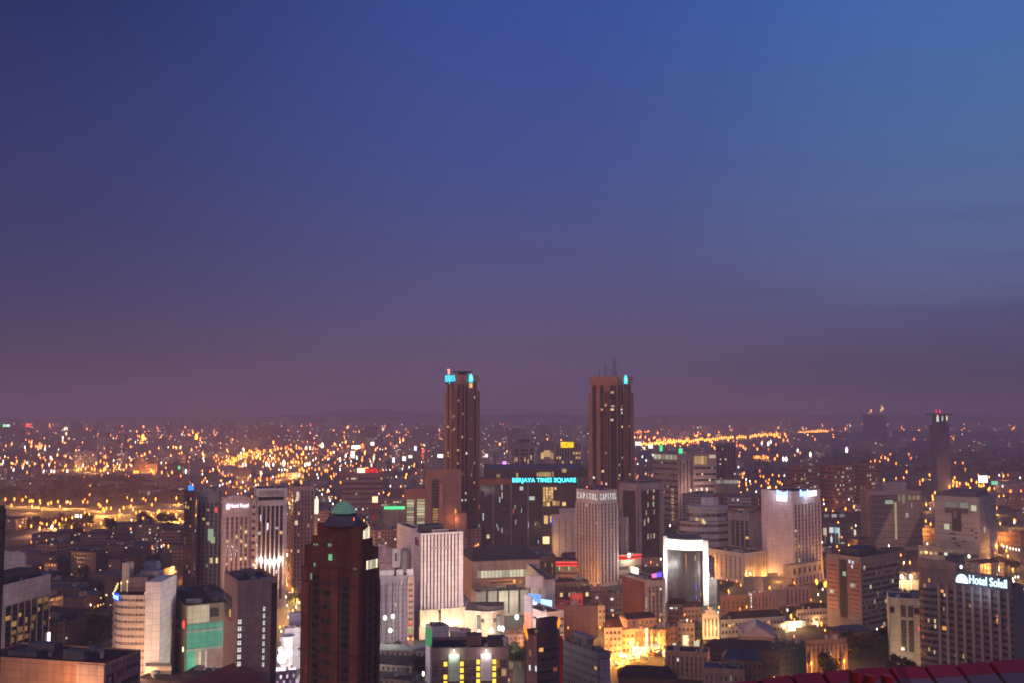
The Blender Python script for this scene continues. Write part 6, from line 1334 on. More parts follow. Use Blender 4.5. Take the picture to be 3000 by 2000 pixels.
b = simple('blue_roof_house', 'dark house with a deep blue roof near the bottom, right of the night market', 2120, 2232, 1930, 1990, -10, wall((.12, .085, .075)), 'b', 2, wall((.03, .045, .10), .6, .3), 5, .08, seed=200, litm=(GREENISH, WARM))
b = simple('pink_end_house', 'long low house with a pink end bay and greenish lit windows, bottom edge', 2060, 2180, 1958, 2030, -14, wall((.30, .17, .145)), 'v', 8, wall((.03, .045, .10), .6, .3), 0, .12, seed=201, litm=(GREENISH, AMBER, WARM), cap=12)
b = simple('market_block', 'brown gridded three storey block on the near side of the night market', 1950, 2075, 1908, 1985, -14, wall((.34, .20, .14), .85, .2), 'v', 9, wall((.045, .04, .05)), 0, .1, seed=202, litm=(WARM, WHITE, AMBER))
b = simple('dark_roof_house', 'big dark brown roofed house in front of the glaring night market', 1812, 1982, 1984, 2050, -6, wall((.10, .06, .045)), 'b', 2, wall((.05, .03, .025), .8, .35), 5, .06, seed=203)
b = simple('dark_hall', 'wide black roofed hall behind the long blue roofed houses, lower right', 2060, 2290, 1898, 1945, -8, wall((.055, .04, .05)), 'b', 2, wall((.035, .03, .042), .8, .3), 5, .02, seed=204)
b = simple('lit_hall', 'pale hall under floodlights between the brick bayed tower and the curved hotel', 2634, 2700, 1702, 1728, 10, wall((.62, .46, .30)), 'n', seed=205, roof=BROWNROOF)
for px in (2642, 2669):
    q = at_y(px, 1688, b.M.y - 3); o = single((lambda m: (m.drop(q, 3.4, 4.4, 8), m.cyl((q.x, q.y), .14, 0, q.z - 2, 6), m)[2])(MB()), 'floodlight', emit((1.6, 1.3, .8), 2), 'white floodlight mast beside the pale hall left of the curved hotel', 'floodlight', tuple(q), 'floodlights at the pale hall'); pt_light((q.x, q.y - 5, q.z), (1, .78, .45), 16000, o)
for px, py in ((2971, 1720), (2987, 1725)):
    q = at_y(px, py, 640); o = single((lambda m: (m.drop(q, 3.2, 4.4, 8), m.cyl((q.x, q.y), .14, 0, q.z - 2, 6), m)[2])(MB()), 'floodlight', emit((1.6, 1.2, .7), 2), 'white floodlight mast at the right border behind the curved hotel', 'floodlight', tuple(q), 'floodlights behind the curved hotel'); pt_light((q.x, q.y - 4, q.z), (1, .75, .4), 26000, o)
for i, (px0, px1, t, bb, col, lab) in enumerate(((2960, 3060, 1765, 1800, (.30, .24, .26), 'blue roofed low building at the right border behind the striped block'), (2890, 2990, 1560, 1600, (.36, .20, .12), 'low orange lit pavilion at the far right beyond the logo tower'), (2655, 2745, 1548, 1580, (.5, .3, .16), 'orange lit low shed between the wide grey office and the logo tower'), (2400, 2500, 1535, 1580, (.16, .15, .17), 'low station like hall with white windows behind the signed hotel'))):
    b = simple('low_hall', lab, px0, px1, t, bb, 10, wall(col), 'b', 2, BLUEROOF, 0, .2, seed=210 + i)
    if i in (1, 2): pt_light(b.FR.P(b.FR.L * .5, 8, 8), (1, .42, .09), 20000, b.root)
b = simple('rail_station', 'dark elevated station with three white window panels right of the signed hotel', 2405, 2520, 1500, 1545, 3, wall((.06, .055, .075)), 'n', roof=BLUEROOF, seed=215)
for i in range(3): litwin(b, b.FR, b.FR.L * (.07 + .2 * i), b.FR.L * (.2 + .2 * i), b.z - 6, b.z - 2, emit((.45, .42, .42), .8, True), .2)
for px, py, w_, h_, c in ((2417, 1555, 3.5, 8, (.9, .8, .6)), (2436, 1551, 4.5, 6, (1.2, 1.2, 1.1)), (2448, 1552, 2, 7, (.2, .55, .9)), (2456, 1552, 3, 6, (.6, .6, .5)), (2459, 1567, 2, 5, (1.1, 1, .8)), (2505, 1558, 2, 6, (1.1, 1, .8)), (2471, 1592, 4, 4, (.55, .55, .4)), (2492, 1595, 5, 4, (.5, .5, .35)), (2463, 1596, 2, 5, (.6, .5, .3)), (2436, 1578, 2, 6, (.7, .75, .7))):
    Yv = 1150; z = zat(py, Yv); x = xat(px, Yv, z); mb = MB(); mb.box((x, Yv), w_, 1, z - h_ / 2, z + h_ / 2); mb.cyl((x, Yv + .2), .15, 0, max(.3, z - h_ / 2), 5)
    single(mb, 'lit_sign', emit(c, 1, True), 'small glowing shop sign in the street right of the signed hotel', 'sign', (x, Yv, 0), 'shop signs right of the signed hotel')
b = simple('low_house', 'dark reddish roofed house among trees right of the glass gridded block', 1480, 1542, 1858, 1910, 12, wall((.20, .12, .11)), 'b', 3, BROWNROOF, 4, .1, seed=220)
b = simple('low_house', 'small grey house with cluttered flat roof below the right red neon wing', 1772, 1826, 1742, 1800, 10, wall((.26, .22, .22)), 'b', 3, GREYROOF, 0, .12, seed=221, cl=3)
b = simple('low_house', 'brown house at the foot of the glowing white crowned tower', 1958, 2016, 1768, 1822, -6, wall((.24, .16, .13)), 'b', 3, BROWNROOF, 3.5, .15, seed=222)
b = simple('low_house', 'pale house with a dark hipped roof left of the ornamental gable', 2004, 2056, 1778, 1832, 8, wall((.36, .27, .22)), 'b', 3, DARKROOF, 4, .15, seed=223)
b = simple('low_house', 'pinkish flat roofed house at the foot of the lettered tower', 1716, 1770, 1722, 1780, 14, wall((.34, .20, .19)), 'b', 3, BROWNROOF, 0, .12, seed=224, cl=3)
b = simple('mosque_hall', 'low reddish block washed by street light at the foot of the signed hotel', 2230, 2300, 1660, 1700, 40, wall((.30, .19, .20)), 'n', seed=216, roof=DARKROOF)

SIGHT = []   # lit things that blocks standing nearer must not hide
# ================================================================== LAMPS
def lamp(px, py, mat, label, group, h=9.0, col=None, pw=0, s=1.0, pole=True, name='street_lamp', cat='street lamp'):
    p = at_z(px, py, h); SIGHT.append((px, py, p.y)); w = max(1.0, p.y * .00140) * s; hh = max(1.8, p.y * .0034) * s
    t = thing(name, label, cat, (p.x, p.y, 0), group)
    mb = MB(); mb.drop((p.x, p.y, h), w, hh, 6); mb.build('lamp_head', mat, t)
    if pole and p.y < 1700:
        mb = MB(); mb.cyl((p.x, p.y), .13, 0, h - hh * .45, 5, .09); mb.build('pole', metal((.2, .18, .17)), t)
    if pw: pt_light((p.x, p.y - .2, h - hh * .5 - .3), col or ORANGE, pw, t)
    return t
Z1 = lambda x, y: (x / 3.92, 1150 + y / 3.92)
hw = [(62, 1217), (165, 1215), (258, 1225), (340, 1240), (360, 1235), (378, 1240), (457, 1235), (553, 1270), (588, 1255), (665, 1245), (762, 1252), (807, 1262), (953, 1247), (131, 1288), (367, 1297), (688, 1302), (1133, 1277), (1153, 1295), (1185, 1328), (1228, 1240), (1222, 1322), (1275, 1322), (1198, 1347), (1373, 1347), (1420, 1316), (1503, 1297), (1513, 1228), (1527, 1335), (1562, 1370), (1608, 1366), (1745, 1280), (1787, 1215), (1738, 1397), (1812, 1370), (1827, 1350), (1930, 1370), (2025, 1205), (2052, 1277), (2022, 1397), (2065, 1450), (1900, 1425), (1640, 1440), (1365, 1408), (1325, 1452), (1250, 1450), (1160, 1492), (1025, 1390), (1018, 1442), (975, 1378), (830, 1430), (757, 1450), (680, 1505), (638, 1470), (537, 1505), (457, 1545), (358, 1527), (822, 1537)]
for i, (x, y) in enumerate(hw):
    px, py = Z1(x, y); lamp(px, py, M_ORANGE, 'golden street lamp along the left highway in front of the dark wood', 'lamps along the left highway', 10, (1, .42, .08), 75000 if i % 2 == 0 else 0)
big = [(1642, 510), (2255, 505)]
for x, y in big:
    px, py = Z1(x, y); lamp(px, py, M_YELLOW, 'large blazing amber lamp standing out far left among the distant blocks', 'two large amber lamps, far left', 22, (1, .5, .12), 0, 2.3)
far_l = [(757, 830), (870, 835), (880, 885), (900, 882), (930, 875), (983, 862), (1053, 868), (1087, 872), (1155, 890), (1195, 870), (1222, 838), (1327, 845), (1375, 828), (1452, 830), (1538, 905), (1562, 905), (1585, 905), (1733, 890), (1757, 905), (1858, 910), (1975, 910), (2075, 950), (565, 945), (308, 910), (1172, 948), (965, 975), (487, 830), (397, 812), (1033, 1075), (503, 740), (1195, 890), (1210, 858), (270, 820), (195, 790), (410, 610), (455, 580), (440, 640), (430, 620), (520, 610), (480, 600)]
for x, y in far_l:
    px, py = Z1(x, y); lamp(px, py, M_ORANGE if rnd.random() < .75 else M_RED_ORANGE, 'small amber street lamp beyond the dark wood on the far left', 'amber lamps beyond the left wood', 10, (1, .42, .09), 130000 if rnd.random() < .25 else 0)
for x, y in ((35, 795), (155, 880), (310, 800), (285, 622), (580, 740), (565, 820), (590, 897), (622, 900), (773, 895), (870, 1410), (895, 1410), (928, 1413), (515, 640), (440, 625), (720, 510), (738, 415), (768, 410), (600, 1530), (35, 780), (590, 1545)):
    px, py = Z1(x, y); lamp(px, py, M_WHITE, 'small white light among the far left blocks and highway', 'white lights on the far left', 10, name='white_lamp', cat='lamp', s=1.1)
Z3 = lambda x, y: (500 + x / 3.92, 1300 + y / 3.92)
link = [(640 + 22 * i, 185 - 9 * i + (i % 3) * 14) for i in range(14)] + [(690 + 30 * i, 210 - 14 * i) for i in range(7)]
for x, y in link:
    px, py = Z3(x, y); lamp(px, py, M_ORANGE, 'golden lamp in the curving row of lights beyond the arched hotel', 'lamps of the curving row', 9, (1, .42, .09), 120000 if rnd.random() < .3 else 0)
for x, y in ((935, 95), (990, 90), (1070, 75), (1150, 70), (1200, 60), (1320, 40), (1385, 70), (1478, 40), (1640, 40), (1080, 155), (1120, 170), (1190, 160), (1240, 170), (1385, 200), (1405, 205), (1437, 200), (1467, 210), (1510, 205), (1240, 360), (1275, 355), (1295, 345), (1333, 350), (1405, 345), (1340, 300), (1480, 295), (1510, 280), (1590, 275), (1705, 280), (1775, 300), (1108, 400), (760, 445), (970, 420), (1215, 430), (1400, 430), (1500, 430), (600, 340), (495, 150), (1855, 95), (1805, 75), (1345, 120), (960, 105), (945, 160), (1025, 90), (65, 615), (92, 690), (62, 805), (103, 865), (15, 320), (125, 95)):
    px, py = Z3(x, y); lamp(px, py, M_ORANGE if rnd.random() < .7 else M_RED_ORANGE, 'small amber street lamp in the quarter beyond the arched hotel and columned tower', 'amber lamps beyond the arched hotel', 9, (1, .42, .09), 130000 if rnd.random() < .3 else 0)
for x, y, s_ in ((1100, 225, 1.6), (1130, 245, 1.0), (1178, 232, 1.2), (1300, 215, 2.0), (1545, 235, 1.3), (1595, 225, 1.2), (1580, 230, 1), (2095, 125, 2.6), (1945, 175, 1.4), (2135, 150, 1.2), (2010, 130, 1.2), (1560, 40, 1.2), (1600, 40, 1.2), (1740, 20, 2.2), (830, 230, 1), (860, 235, 1), (175, 310, 1.4), (1040, 330, 1.3), (2330, 160, 1.4), (2308, 240, 1.2), (1475, 355, .9), (1830, 640, 1), (1340, 1270, 1)):
    px, py = Z3(x, y); lamp(px, py, M_WHITE, 'white shop light in the quarter beyond the arched hotel', 'white lights beyond the arched hotel', 9, s=s_, name='white_lamp', cat='lamp')
for x, y in ((1475, 1175), (1350, 1215), (1395, 1235), (1493, 1250), (1385, 1400), (1410, 1400), (1440, 1400), (1500, 1390), (1530, 1390), (1440, 1470), (1465, 1340), (1495, 1450)):
    px, py = Z3(x, y); lamp(px, py, M_ORANGE, 'added amber lamp brightening the street left of the domed tower', 'lamps on the bright street', 9, (1, .50, .13), 26000)
for py_, dx in ((1590, -4), (1612, 9), (1632, -6), (1655, 8), (1680, -8), (1706, 6), (1734, -9), (1764, 5), (1796, -8)):  # further strong lamps added to make this street glow
    lamp(866 + dx, py_ - 8, M_ORANGE, 'added amber lamp brightening the street left of the domed tower', 'lamps on the bright street', 9, (1, .52, .16), 60000)
for px, py in ((2306, 1897), (2268, 1985), (2472, 1908), (2340, 1930), (2118, 1952), (2215, 1905), (2030, 1945), (2560, 1968), (2390, 1880), (2150, 1900), (1690, 1835), (1735, 1815), (1545, 1880), (1610, 1742), (1770, 1742), (1985, 1770), (2130, 1700), (2255, 1720), (2390, 1700)):
    lamp(px, py, M_ORANGE, 'orange street lamp in the narrow streets of the lower right quarter', 'orange lamps of the lower right streets', 7, (1, .45, .1), 9000)
for k in range(4, len(R_MARKET) - 4, 3):  # lamps added along the road to widen the market glow
    p = R_MARKET[k]; px, py = topx(Vector((p.x, p.y - 5, 8))); lamp(px, py, M_YELLOW, 'added golden lamp brightening the market and shop row street', 'added lamps on the market street', 8, (1, .38, .07), 17000)
# floodlit bottom of the street: one glaring mast
q = at_y(826, 1925, 560)
t = thing('floodlight', 'dazzling white floodlight low between the slab tower and the domed tower', 'floodlight', (q.x, q.y, 0)); mb = MB(); mb.drop(q, 5.4, 6.5, 12); mb.drop((q.x + 3.4, q.y + 1, q.z + 2.4), 4.0, 4.6, 10); mb.drop((q.x - 1.2, q.y + 1, q.z + 4.2), 2.6, 3.0, 10); mb.build('lamp_head', emit((1.6, 1.5, 1.3), 2.5, False, True), t); mb = MB(); mb.cyl((q.x, q.y), .3, 0, q.z - 4.5, 8); mb.build('mast', DARKW, t)
pt_light((q.x, q.y - 7, q.z + 1), (1, .93, .85), 60000, t); pt_light((q.x + 4, q.y + 8, q.z + 4), (1, .9, .85), 30000, t); pt_light((q.x + 2, q.y - 12, 14), (1, .75, .85), 16000, t)
b = hero('white_arcade', 'white arcaded building with a rounded bay glowing under the floodlight left of the domed tower', (834, 1846), 828, 884, 22, wall((.66, .58, .62), .8, .1), Y=592, roof=wall((.40, .34, .46)))
mb = MB(); q2 = at_y(842, 1862, 590); mb.cyl((q2.x, q2.y - 1), 3.4, 0, q2.z - 2, 14); mb.cyl((q2.x, q2.y - 1), 4.4, q2.z - 2, q2.z + .6, 14); mb.build('rounded_bay', wall((.7, .62, .64), .8, .1), b.root)
b2 = hero('', '', (850, 1800), 846, 886, 22, wall((.34, .29, .42)), Y=604, root=b.root, part='lilac_block', roofpart='lilac_roof')
b = hero('white_arcade', 'low pink lit shop front at the very bottom between the two brown towers', (806, 1968), 800, 868, 22, wall((.62, .46, .52)), Y=545, parapet=.5)
for i in range(7): litwin(b, b.FR, .8 + i * 1.7, 1.9 + i * 1.7, 4 + 3 * (i % 2), 6 + 3 * (i % 2), emit((.95, .62, .85), .9, True), .15)
for px, py in ((1128, 1808), (1151, 1804), (1143, 1845)):
    q = at_y(px, py, 612); o = thing('floodlight', 'white floodlight on a mast in the tree filled yard below the lilac hotel', 'floodlight', (q.x, q.y, 0), 'floodlights below the lilac hotel'); mb = MB(); mb.drop(q, 2.4, 3.0, 8); mb.build('lamp_head', emit((1.4, 1.5, 1.2), 2), o); mb = MB(); mb.cyl((q.x, q.y), .14, 0, q.z - 1.5, 6); mb.build('mast', DARKW, o); pt_light((q.x, q.y - 2.5, q.z), (.9, 1, .8), 9000, o)
for px, py in ((1403, 1851), (1440, 1846), (1472, 1840), (1514, 1806), (1462, 1838)):
    q = at_y(px, py, 600); o = thing('floodlight', 'white floodlight on a mast in front of the curved cream block', 'floodlight', (q.x, q.y, 0), 'floodlights before the curved cream block'); mb = MB(); mb.drop(q, 2.6 if px != 1462 else 1.6, 3.4, 8); mb.build('lamp_head', emit((1.5, 1.45, 1.15), 2), o); mb = MB(); mb.cyl((q.x, q.y), .16, 0, q.z - 1.7, 6); mb.build('mast', DARKW, o); pt_light((q.x, q.y + 3, q.z), (1, .90, .66), 20000, o)
q = at_y(1240, 1972, 520); o = thing('floodlight', 'single white lamp among the dark trees left of the glass block', 'floodlight', (q.x, q.y, 0)); mb = MB(); mb.drop(q, 1.2, 2.6, 8); mb.build('lamp_head', M_WHITE, o); mb = MB(); mb.cyl((q.x, q.y), .12, 0, q.z - 1.2, 6); mb.build('mast', DARKW, o)
q = at_y(1403, 1711, 750); o = lamp(1403, 1711, M_ORANGE, 'single amber lamp before the hip roofed hall right of the striped hotel', None, 12); 
# far right highway rows
fr_pts = []
for i in range(86):
    t = i / 85; px = 1880 + (2420 - 1880) * t; py = 1300 - 40 * t + rnd.uniform(-3, 2.2); fr_pts.append((px, py))

stuff = MB(); stuff_o = MB(); stuff_w = MB(); stuff_r = MB()
def far_light(px, py, h, mb_, s=1.0):
    p = at_z(px, py, h)
    if p.y < 900 or p.y > 12500: return
    for ox, oy, orr in OCC[:0]: pass
    mb_.drop(p, p.y * .00105 * s, p.y * .0026 * s, 4)
stuff_y = MB()
for px, py in fr_pts: far_light(px, py, 18, stuff_y, 1.25); SIGHT.append((px, py, 5300))
for i in range(70): px = rnd.uniform(2260, 2365); far_light(px, 1237 + rnd.uniform(-3, 14), 8, stuff_o, 1.1)
for i in range(46): px = 2130 + 240 * i / 45; far_light(px, 1251 + rnd.uniform(-3, 3), 8, stuff_o, 1.1)
for i in range(150): px = rnd.gauss(1960, 60); far_light(px, rnd.uniform(1262, 1298), 8, stuff_o if rnd.random() < .8 else stuff_r, 1.0)
for i in range(60): far_light(rnd.gauss(2300, 110), rnd.uniform(1255, 1280), 8, stuff_o)
# right hand lamps
Z5 = lambda x, y: (2500 + x / 4.704, 1150 + y / 4.704); Z6 = lambda x, y: (2500 + x / 4.612, 1400 + y / 4.612); Z7 = lambda x, y: (2100 + x / 4.612, 1400 + y / 4.612); Z8 = lambda x, y: (2100 + x / 4.704, 1150 + y / 4.704)
for i, (x, y) in enumerate(((1050, 1125), (958, 1195), (1233, 1145), (1245, 1190), (1325, 1290), (1375, 1210), (1397, 1165), (1375, 1272), (1427, 1230), (1427, 1275), (1467, 1245), (1557, 1247), (1610, 1310), (1628, 1200), (1698, 1228), (1733, 1272), (1765, 1278), (1797, 1270), (1863, 1325), (1880, 1310), (1543, 1057), (2068, 1140), (1125, 1370))):
    px, py = Z5(x, y); lamp(px, py, M_ORANGE, 'golden street lamp on the road junction behind the logo tower', 'lamps behind the logo tower', 10, (1, .45, .1), 40000 if i % 3 == 0 else 0)
for x, y in ((1405, 960), (1510, 965), (590, 970), (735, 1085), (510, 845), (410, 860), (440, 890), (838, 635), (422, 1195), (2175, 1350), (2312, 1350), (242, 955), (300, 930), (365, 950), (480, 915), (385, 885), (915, 530), (645, 570), (680, 545), (600, 565), (725, 570), (1710, 550), (1595, 540), (1380, 620), (1400, 600), (1350, 605), (765, 845), (795, 900)):
    px, py = Z5(x, y); lamp(px, py, M_ORANGE if rnd.random() < .5 else M_RED_ORANGE, 'small reddish amber lamp in the dark parkland at the far right', 'amber lamps in the far right parkland', 10)
for i, (x, y) in enumerate(((1935, 395), (1985, 610), (1955, 740), (2005, 890), (2068, 975), (2090, 1050), (1970, 1200), (2155, 1230), (1070, 240), (1075, 280), (985, 350), (980, 575), (1045, 615), (2175, 560), (765, 1135))):
    px, py = Z6(x, y); lamp(px, py, M_ORANGE, 'amber street lamp on the roads round the logo tower at the right', 'lamps round the logo tower', 10, (1, .44, .09), 30000)
for x, y, s_ in ((1930, 885, 1.5), (2175, 590, 1), (2030, 915, .8), (2075, 925, .8), (2120, 940, .8), (2160, 950, .8), (2200, 960, .8), (2240, 965, .8), (2190, 1330, .8), (2230, 1330, .8), (2155, 1355, .8)):
    px, py = Z6(x, y); lamp(px, py, M_WHITE, 'small white light on the road at the right border', 'white lights at the right border', 10, s=s_, name='white_lamp', cat='lamp')
for x, y in ((718, 118), (802, 122), (1475, 420), (1740, 410), (1853, 385), (1640, 600), (1785, 905), (1655, 985), (1770, 640)):
    px, py = Z7(x, y); lamp(px, py, M_ORANGE, 'amber street lamp between the signed hotel and the wide grey office', 'lamps right of the signed hotel', 10, (1, .44, .09), 14000)
for x, y in ((310, 865), (630, 670), (560, 770), (920, 645), (975, 650), (395, 765), (515, 885), (545, 880), (570, 880), (595, 885), (635, 865), (655, 870), (680, 880), (705, 890), (650, 895), (800, 905), (835, 860), (715, 780), (275, 720), (335, 720), (365, 735), (510, 720), (815, 705), (1075, 865), (1150, 825), (1355, 635), (1810, 585), (1870, 580), (735, 1295), (820, 1300), (590, 1075)):
    px, py = Z8(x, y); lamp(px, py, M_ORANGE if rnd.random() < .5 else M_RED_ORANGE, 'small amber lamp beyond the pinkish hospital blocks and the signed hotel', 'amber lamps beyond the signed hotel', 9, (1, .40, .08), 80000 if rnd.random() < .2 else 0)
for x, y, s_ in ((620, 700, 1.3), (710, 700, 1.5), (745, 670, 1.2), (918, 908, 1.5), (958, 908, 1.5), (1290, 845, 1.6), (1790, 785, 2.0), (1115, 790, 1.2), (1435, 455, 1.8), (160, 1195, 1), (185, 1195, 1), (170, 1305, 1.3), (205, 1305, 1.3)):
    px, py = Z8(x, y); lamp(px, py, M_WHITE, 'white light in the dark quarter right of the twin towers', 'white lights right of the twin towers', 9, s=s_, name='white_lamp', cat='lamp')
q = at_y(2880, 1402, 1700); single((lambda m: (m.box((q.x, q.y), 16, 1, q.z - 6, q.z + 6, .1), m)[1])(MB()), 'lit_screen', emit((1.5, 1.5, 1.5), 1.4), 'big blank white lit screen on the horizon side behind the logo tower', 'screen', (q.x, q.y, q.z - 6))
q = at_y(2914, 1413, 1700); single((lambda m: (m.box((q.x, q.y), 11, 1, q.z - 3, q.z + 3, .1), m)[1])(MB()), 'lit_sign', emit((.35, .95, .65), .9), 'small green and white lit sign right of the big blank screen', 'sign', (q.x, q.y, q.z - 3))
# signs of the far centre-left
for px, py, w_, h_, c, lab in ((1043, 1308, 20, 8, (1.5, 1.3, 1.0), 'wide glowing cream sign beyond the domed tower'), (1062, 1306, 7, 9, (1.6, .25, .06), 'red orange lit sign beside the wide cream sign'), (1033, 1328, 9, 14, (1.5, 1.4, 1.2), 'tall white lit panel under the wide cream sign'), (1217, 1312, 6, 11, (1.4, 1.2, 1.4), 'white lit sign left of the left twin tower'), (1240, 1318, 7, 8, (1.6, .15, .2), 'red square sign left of the left twin tower'), (1238, 1333, 7, 7, (1.3, .12, .12), 'lower red sign left of the left twin tower'), (1290, 1334, 12, 8, (1.4, 1.3, .8), 'cream lit sign touching the left twin tower'), (1202, 1336, 9, 7, (1.4, 1.35, 1.1), 'white lit sign in the row beyond the domed tower'), (1184, 1342, 8, 10, (1.4, 1.25, .9), 'cream lit panel in the row beyond the domed tower'), (1153, 1346, 5, 12, (1.0, 1.3, 1.3), 'narrow bluish white panel beyond the domed tower'), (1095, 1340, 5, 10, (1.3, 1.3, .9), 'narrow cream panel beyond the domed tower'), (1425, 1333, 7, 8, (1.4, .9, 1.0), 'pinkish lit sign right of the left twin tower'), (1478, 1356, 9, 10, (.75, .25, 1.0), 'violet lit sign left of the office behind the mall'), (1091, 1298, 8, 8, (1.2, 1.2, .9), 'small white sign on the far slope beyond the domed tower'), (1906, 1306, 9, 9, (1.3, 1.3, 1.1), 'white lit sign right of the right twin tower'), (1870, 1298, 14, 9, (.8, .75, .6), 'dim cream lit panel touching the right twin tower'), (82, 1244, 9, 8, (1.8, .08, .1), 'red square sign at the far left'), (23, 1245, 9, 6, (1.2, 1.3, 1.2), 'white sign with a green end at the far left'), (12, 1245, 5, 6, (.15, .8, .3), 'green end panel at the far left'), (525, 1368, 5, 8, (.1, 1.0, .45), 'green lit sign beyond the left wood'), (116, 1308, 10, 10, (1.4, .85, .4), 'cluster of warm light at the far left')):
    Yv = 2100 if py < 1330 else 1750; q = at_y(px, py, Yv); k = Yv / F
    SIGHT.extend([(px - w_ * .4, py, q.y), (px + w_ * .4, py, q.y)])
    t = thing('lit_sign', lab, 'sign', (q.x, q.y, 0)); mb = MB(); mb.box((q.x, q.y), w_ * k * 1.25, 1.2, q.z - h_ * k * .6, q.z + h_ * k * .6); mb.build('panel', emit(c, 2.2, True), t); mb = MB(); mb.box((q.x, q.y + .3), .8, .5, 0, q.z - h_ * k / 2); mb.build('post', DARKW, t)
# scattered far lights: one mass
for i in range(2300):
    px = rnd.uniform(-10, 3010) if rnd.random() < .55 else rnd.uniform(-10, 1500); py = 1222 + abs(rnd.gauss(0, 55)); 
    if py > 1400: continue
    if px > 2170 and (rnd.random() < .55 or py > 1275): continue
    if px < 560 and py > 1396: continue
    q_ = rnd.random(); far_light(px, py, rnd.choice((6, 10, 20, 35)), stuff_o if q_ < .66 else stuff_w if q_ < .82 else stuff_r, rnd.choice((.55, .6, .7, .8, 1.0, 1.3)))
for i in range(230):
    px = rnd.uniform(2120, 3005); py = rnd.gauss(1240, 11); q_ = rnd.random(); far_light(px, py, rnd.choice((15, 30)), stuff_o if q_ < .7 else stuff_w, rnd.uniform(.45, .8))
for i in range(420):
    px = rnd.uniform(100, 1290); py = rnd.gauss(1285, 32); q_ = rnd.random(); far_light(px, py, rnd.choice((6, 12)), stuff_o if q_ < .6 else stuff_w, rnd.uniform(.7, 1.25))
for q, m_ in ((stuff_y, M_YELLOW), (stuff_o, emit((1.9, .50, .07), 6.5)), (stuff_w, emit((1.1, .95, .66), 4.2)), (stuff_r, emit((1.6, .25, .08), 4.5))): tag(q.build('far_lights', m_), kind='stuff')

# ================================================================== CITY FABRIC
for px in range(1775, 1965, 12): SIGHT.extend([(px, 1892, 640), (px, 1930, 600)])
for px in range(2115, 2430, 14): SIGHT.append((px, 1858 - (px - 2115) * .14, 720))
for px, py, Y in ((1128, 1810, 612), (1150, 1806, 612), (1143, 1846, 612), (1403, 1851, 600), (1440, 1846, 600), (1472, 1840, 600), (1514, 1806, 600), (1420, 1810, 660), (1460, 1815, 660), (1290, 1820, 660), (1240, 1820, 660), (1450, 1670, 790), (1500, 1670, 790), (1545, 1765, 690), (1600, 1770, 670), (1580, 1840, 640), (1700, 1800, 700), (1480, 1760, 730), (1900, 1760, 690), (1930, 1780, 690), (2000, 1735, 790), (2060, 1740, 790), (2200, 1690, 880), (2230, 1690, 880), (2350, 1690, 865), (2390, 1690, 865), (820, 1925, 558), (855, 1640, 900), (866, 1700, 800), (860, 1760, 700), (790, 1642, 770), (700, 1640, 750), (1640, 1650, 880), (1850, 1640, 880), (2440, 1760, 690), (2500, 1780, 690), (2550, 1800, 690), (410, 1930, 566), (340, 1930, 566), (600, 1900, 580), (2050, 1600, 985), (2160, 1580, 960), (1740, 1690, 865), (1900, 1600, 1000), (2600, 1590, 1085), (2830, 1620, 1000), (1650, 1560, 1005), (1300, 1520, 1060), (1220, 1520, 1075), (1150, 1490, 1140), (1450, 1570, 1100), (1540, 1570, 1100), (2665, 1700, 780)): SIGHT.append((px, py, Y))
def hides(poly, h):
    ps = [topx(Vector((p[0], p[1], z))) for p in poly for z in (0, h)]; a, b_ = min(p[0] for p in ps) - 3, max(p[0] for p in ps) + 3; c, d = min(p[1] for p in ps) - 4, max(p[1] for p in ps)
    Yn = min(p[1] for p in poly)
    return sum(1 for px, py, Y in SIGHT if Y > Yn + 2 and a < px < b_ and c < py < d)
def sector(px, Y):
    if Y < 1000:
        for lim, w in ((330, 'left of the round cream hotel'), (660, 'round the green panelled mall'), (900, 'along the bright street by the slab tower'), (1250, 'round the lilac hotel'), (1560, 'below the hip roofed hall'), (1800, 'at the foot of the lettered tower'), (2110, 'near the glowing white crowned tower'), (2430, 'around the long shop row'), (2700, 'beside the brick bayed tower')):
            if px < lim: return w
        return 'behind the curved hotel'
    for lim, w in ((540, 'over the left highway'), (930, 'beyond the arched hotel'), (1250, 'beyond the domed tower'), (1480, 'behind the left twin tower'), (1740, 'behind the shopping mall'), (2000, 'behind the pinkish hospital blocks'), (2330, 'beyond the signed hotel'), (2600, 'beyond the terraced office')):
        if px < lim: return w
    return 'beyond the logo tower'
r = random.Random(2024)
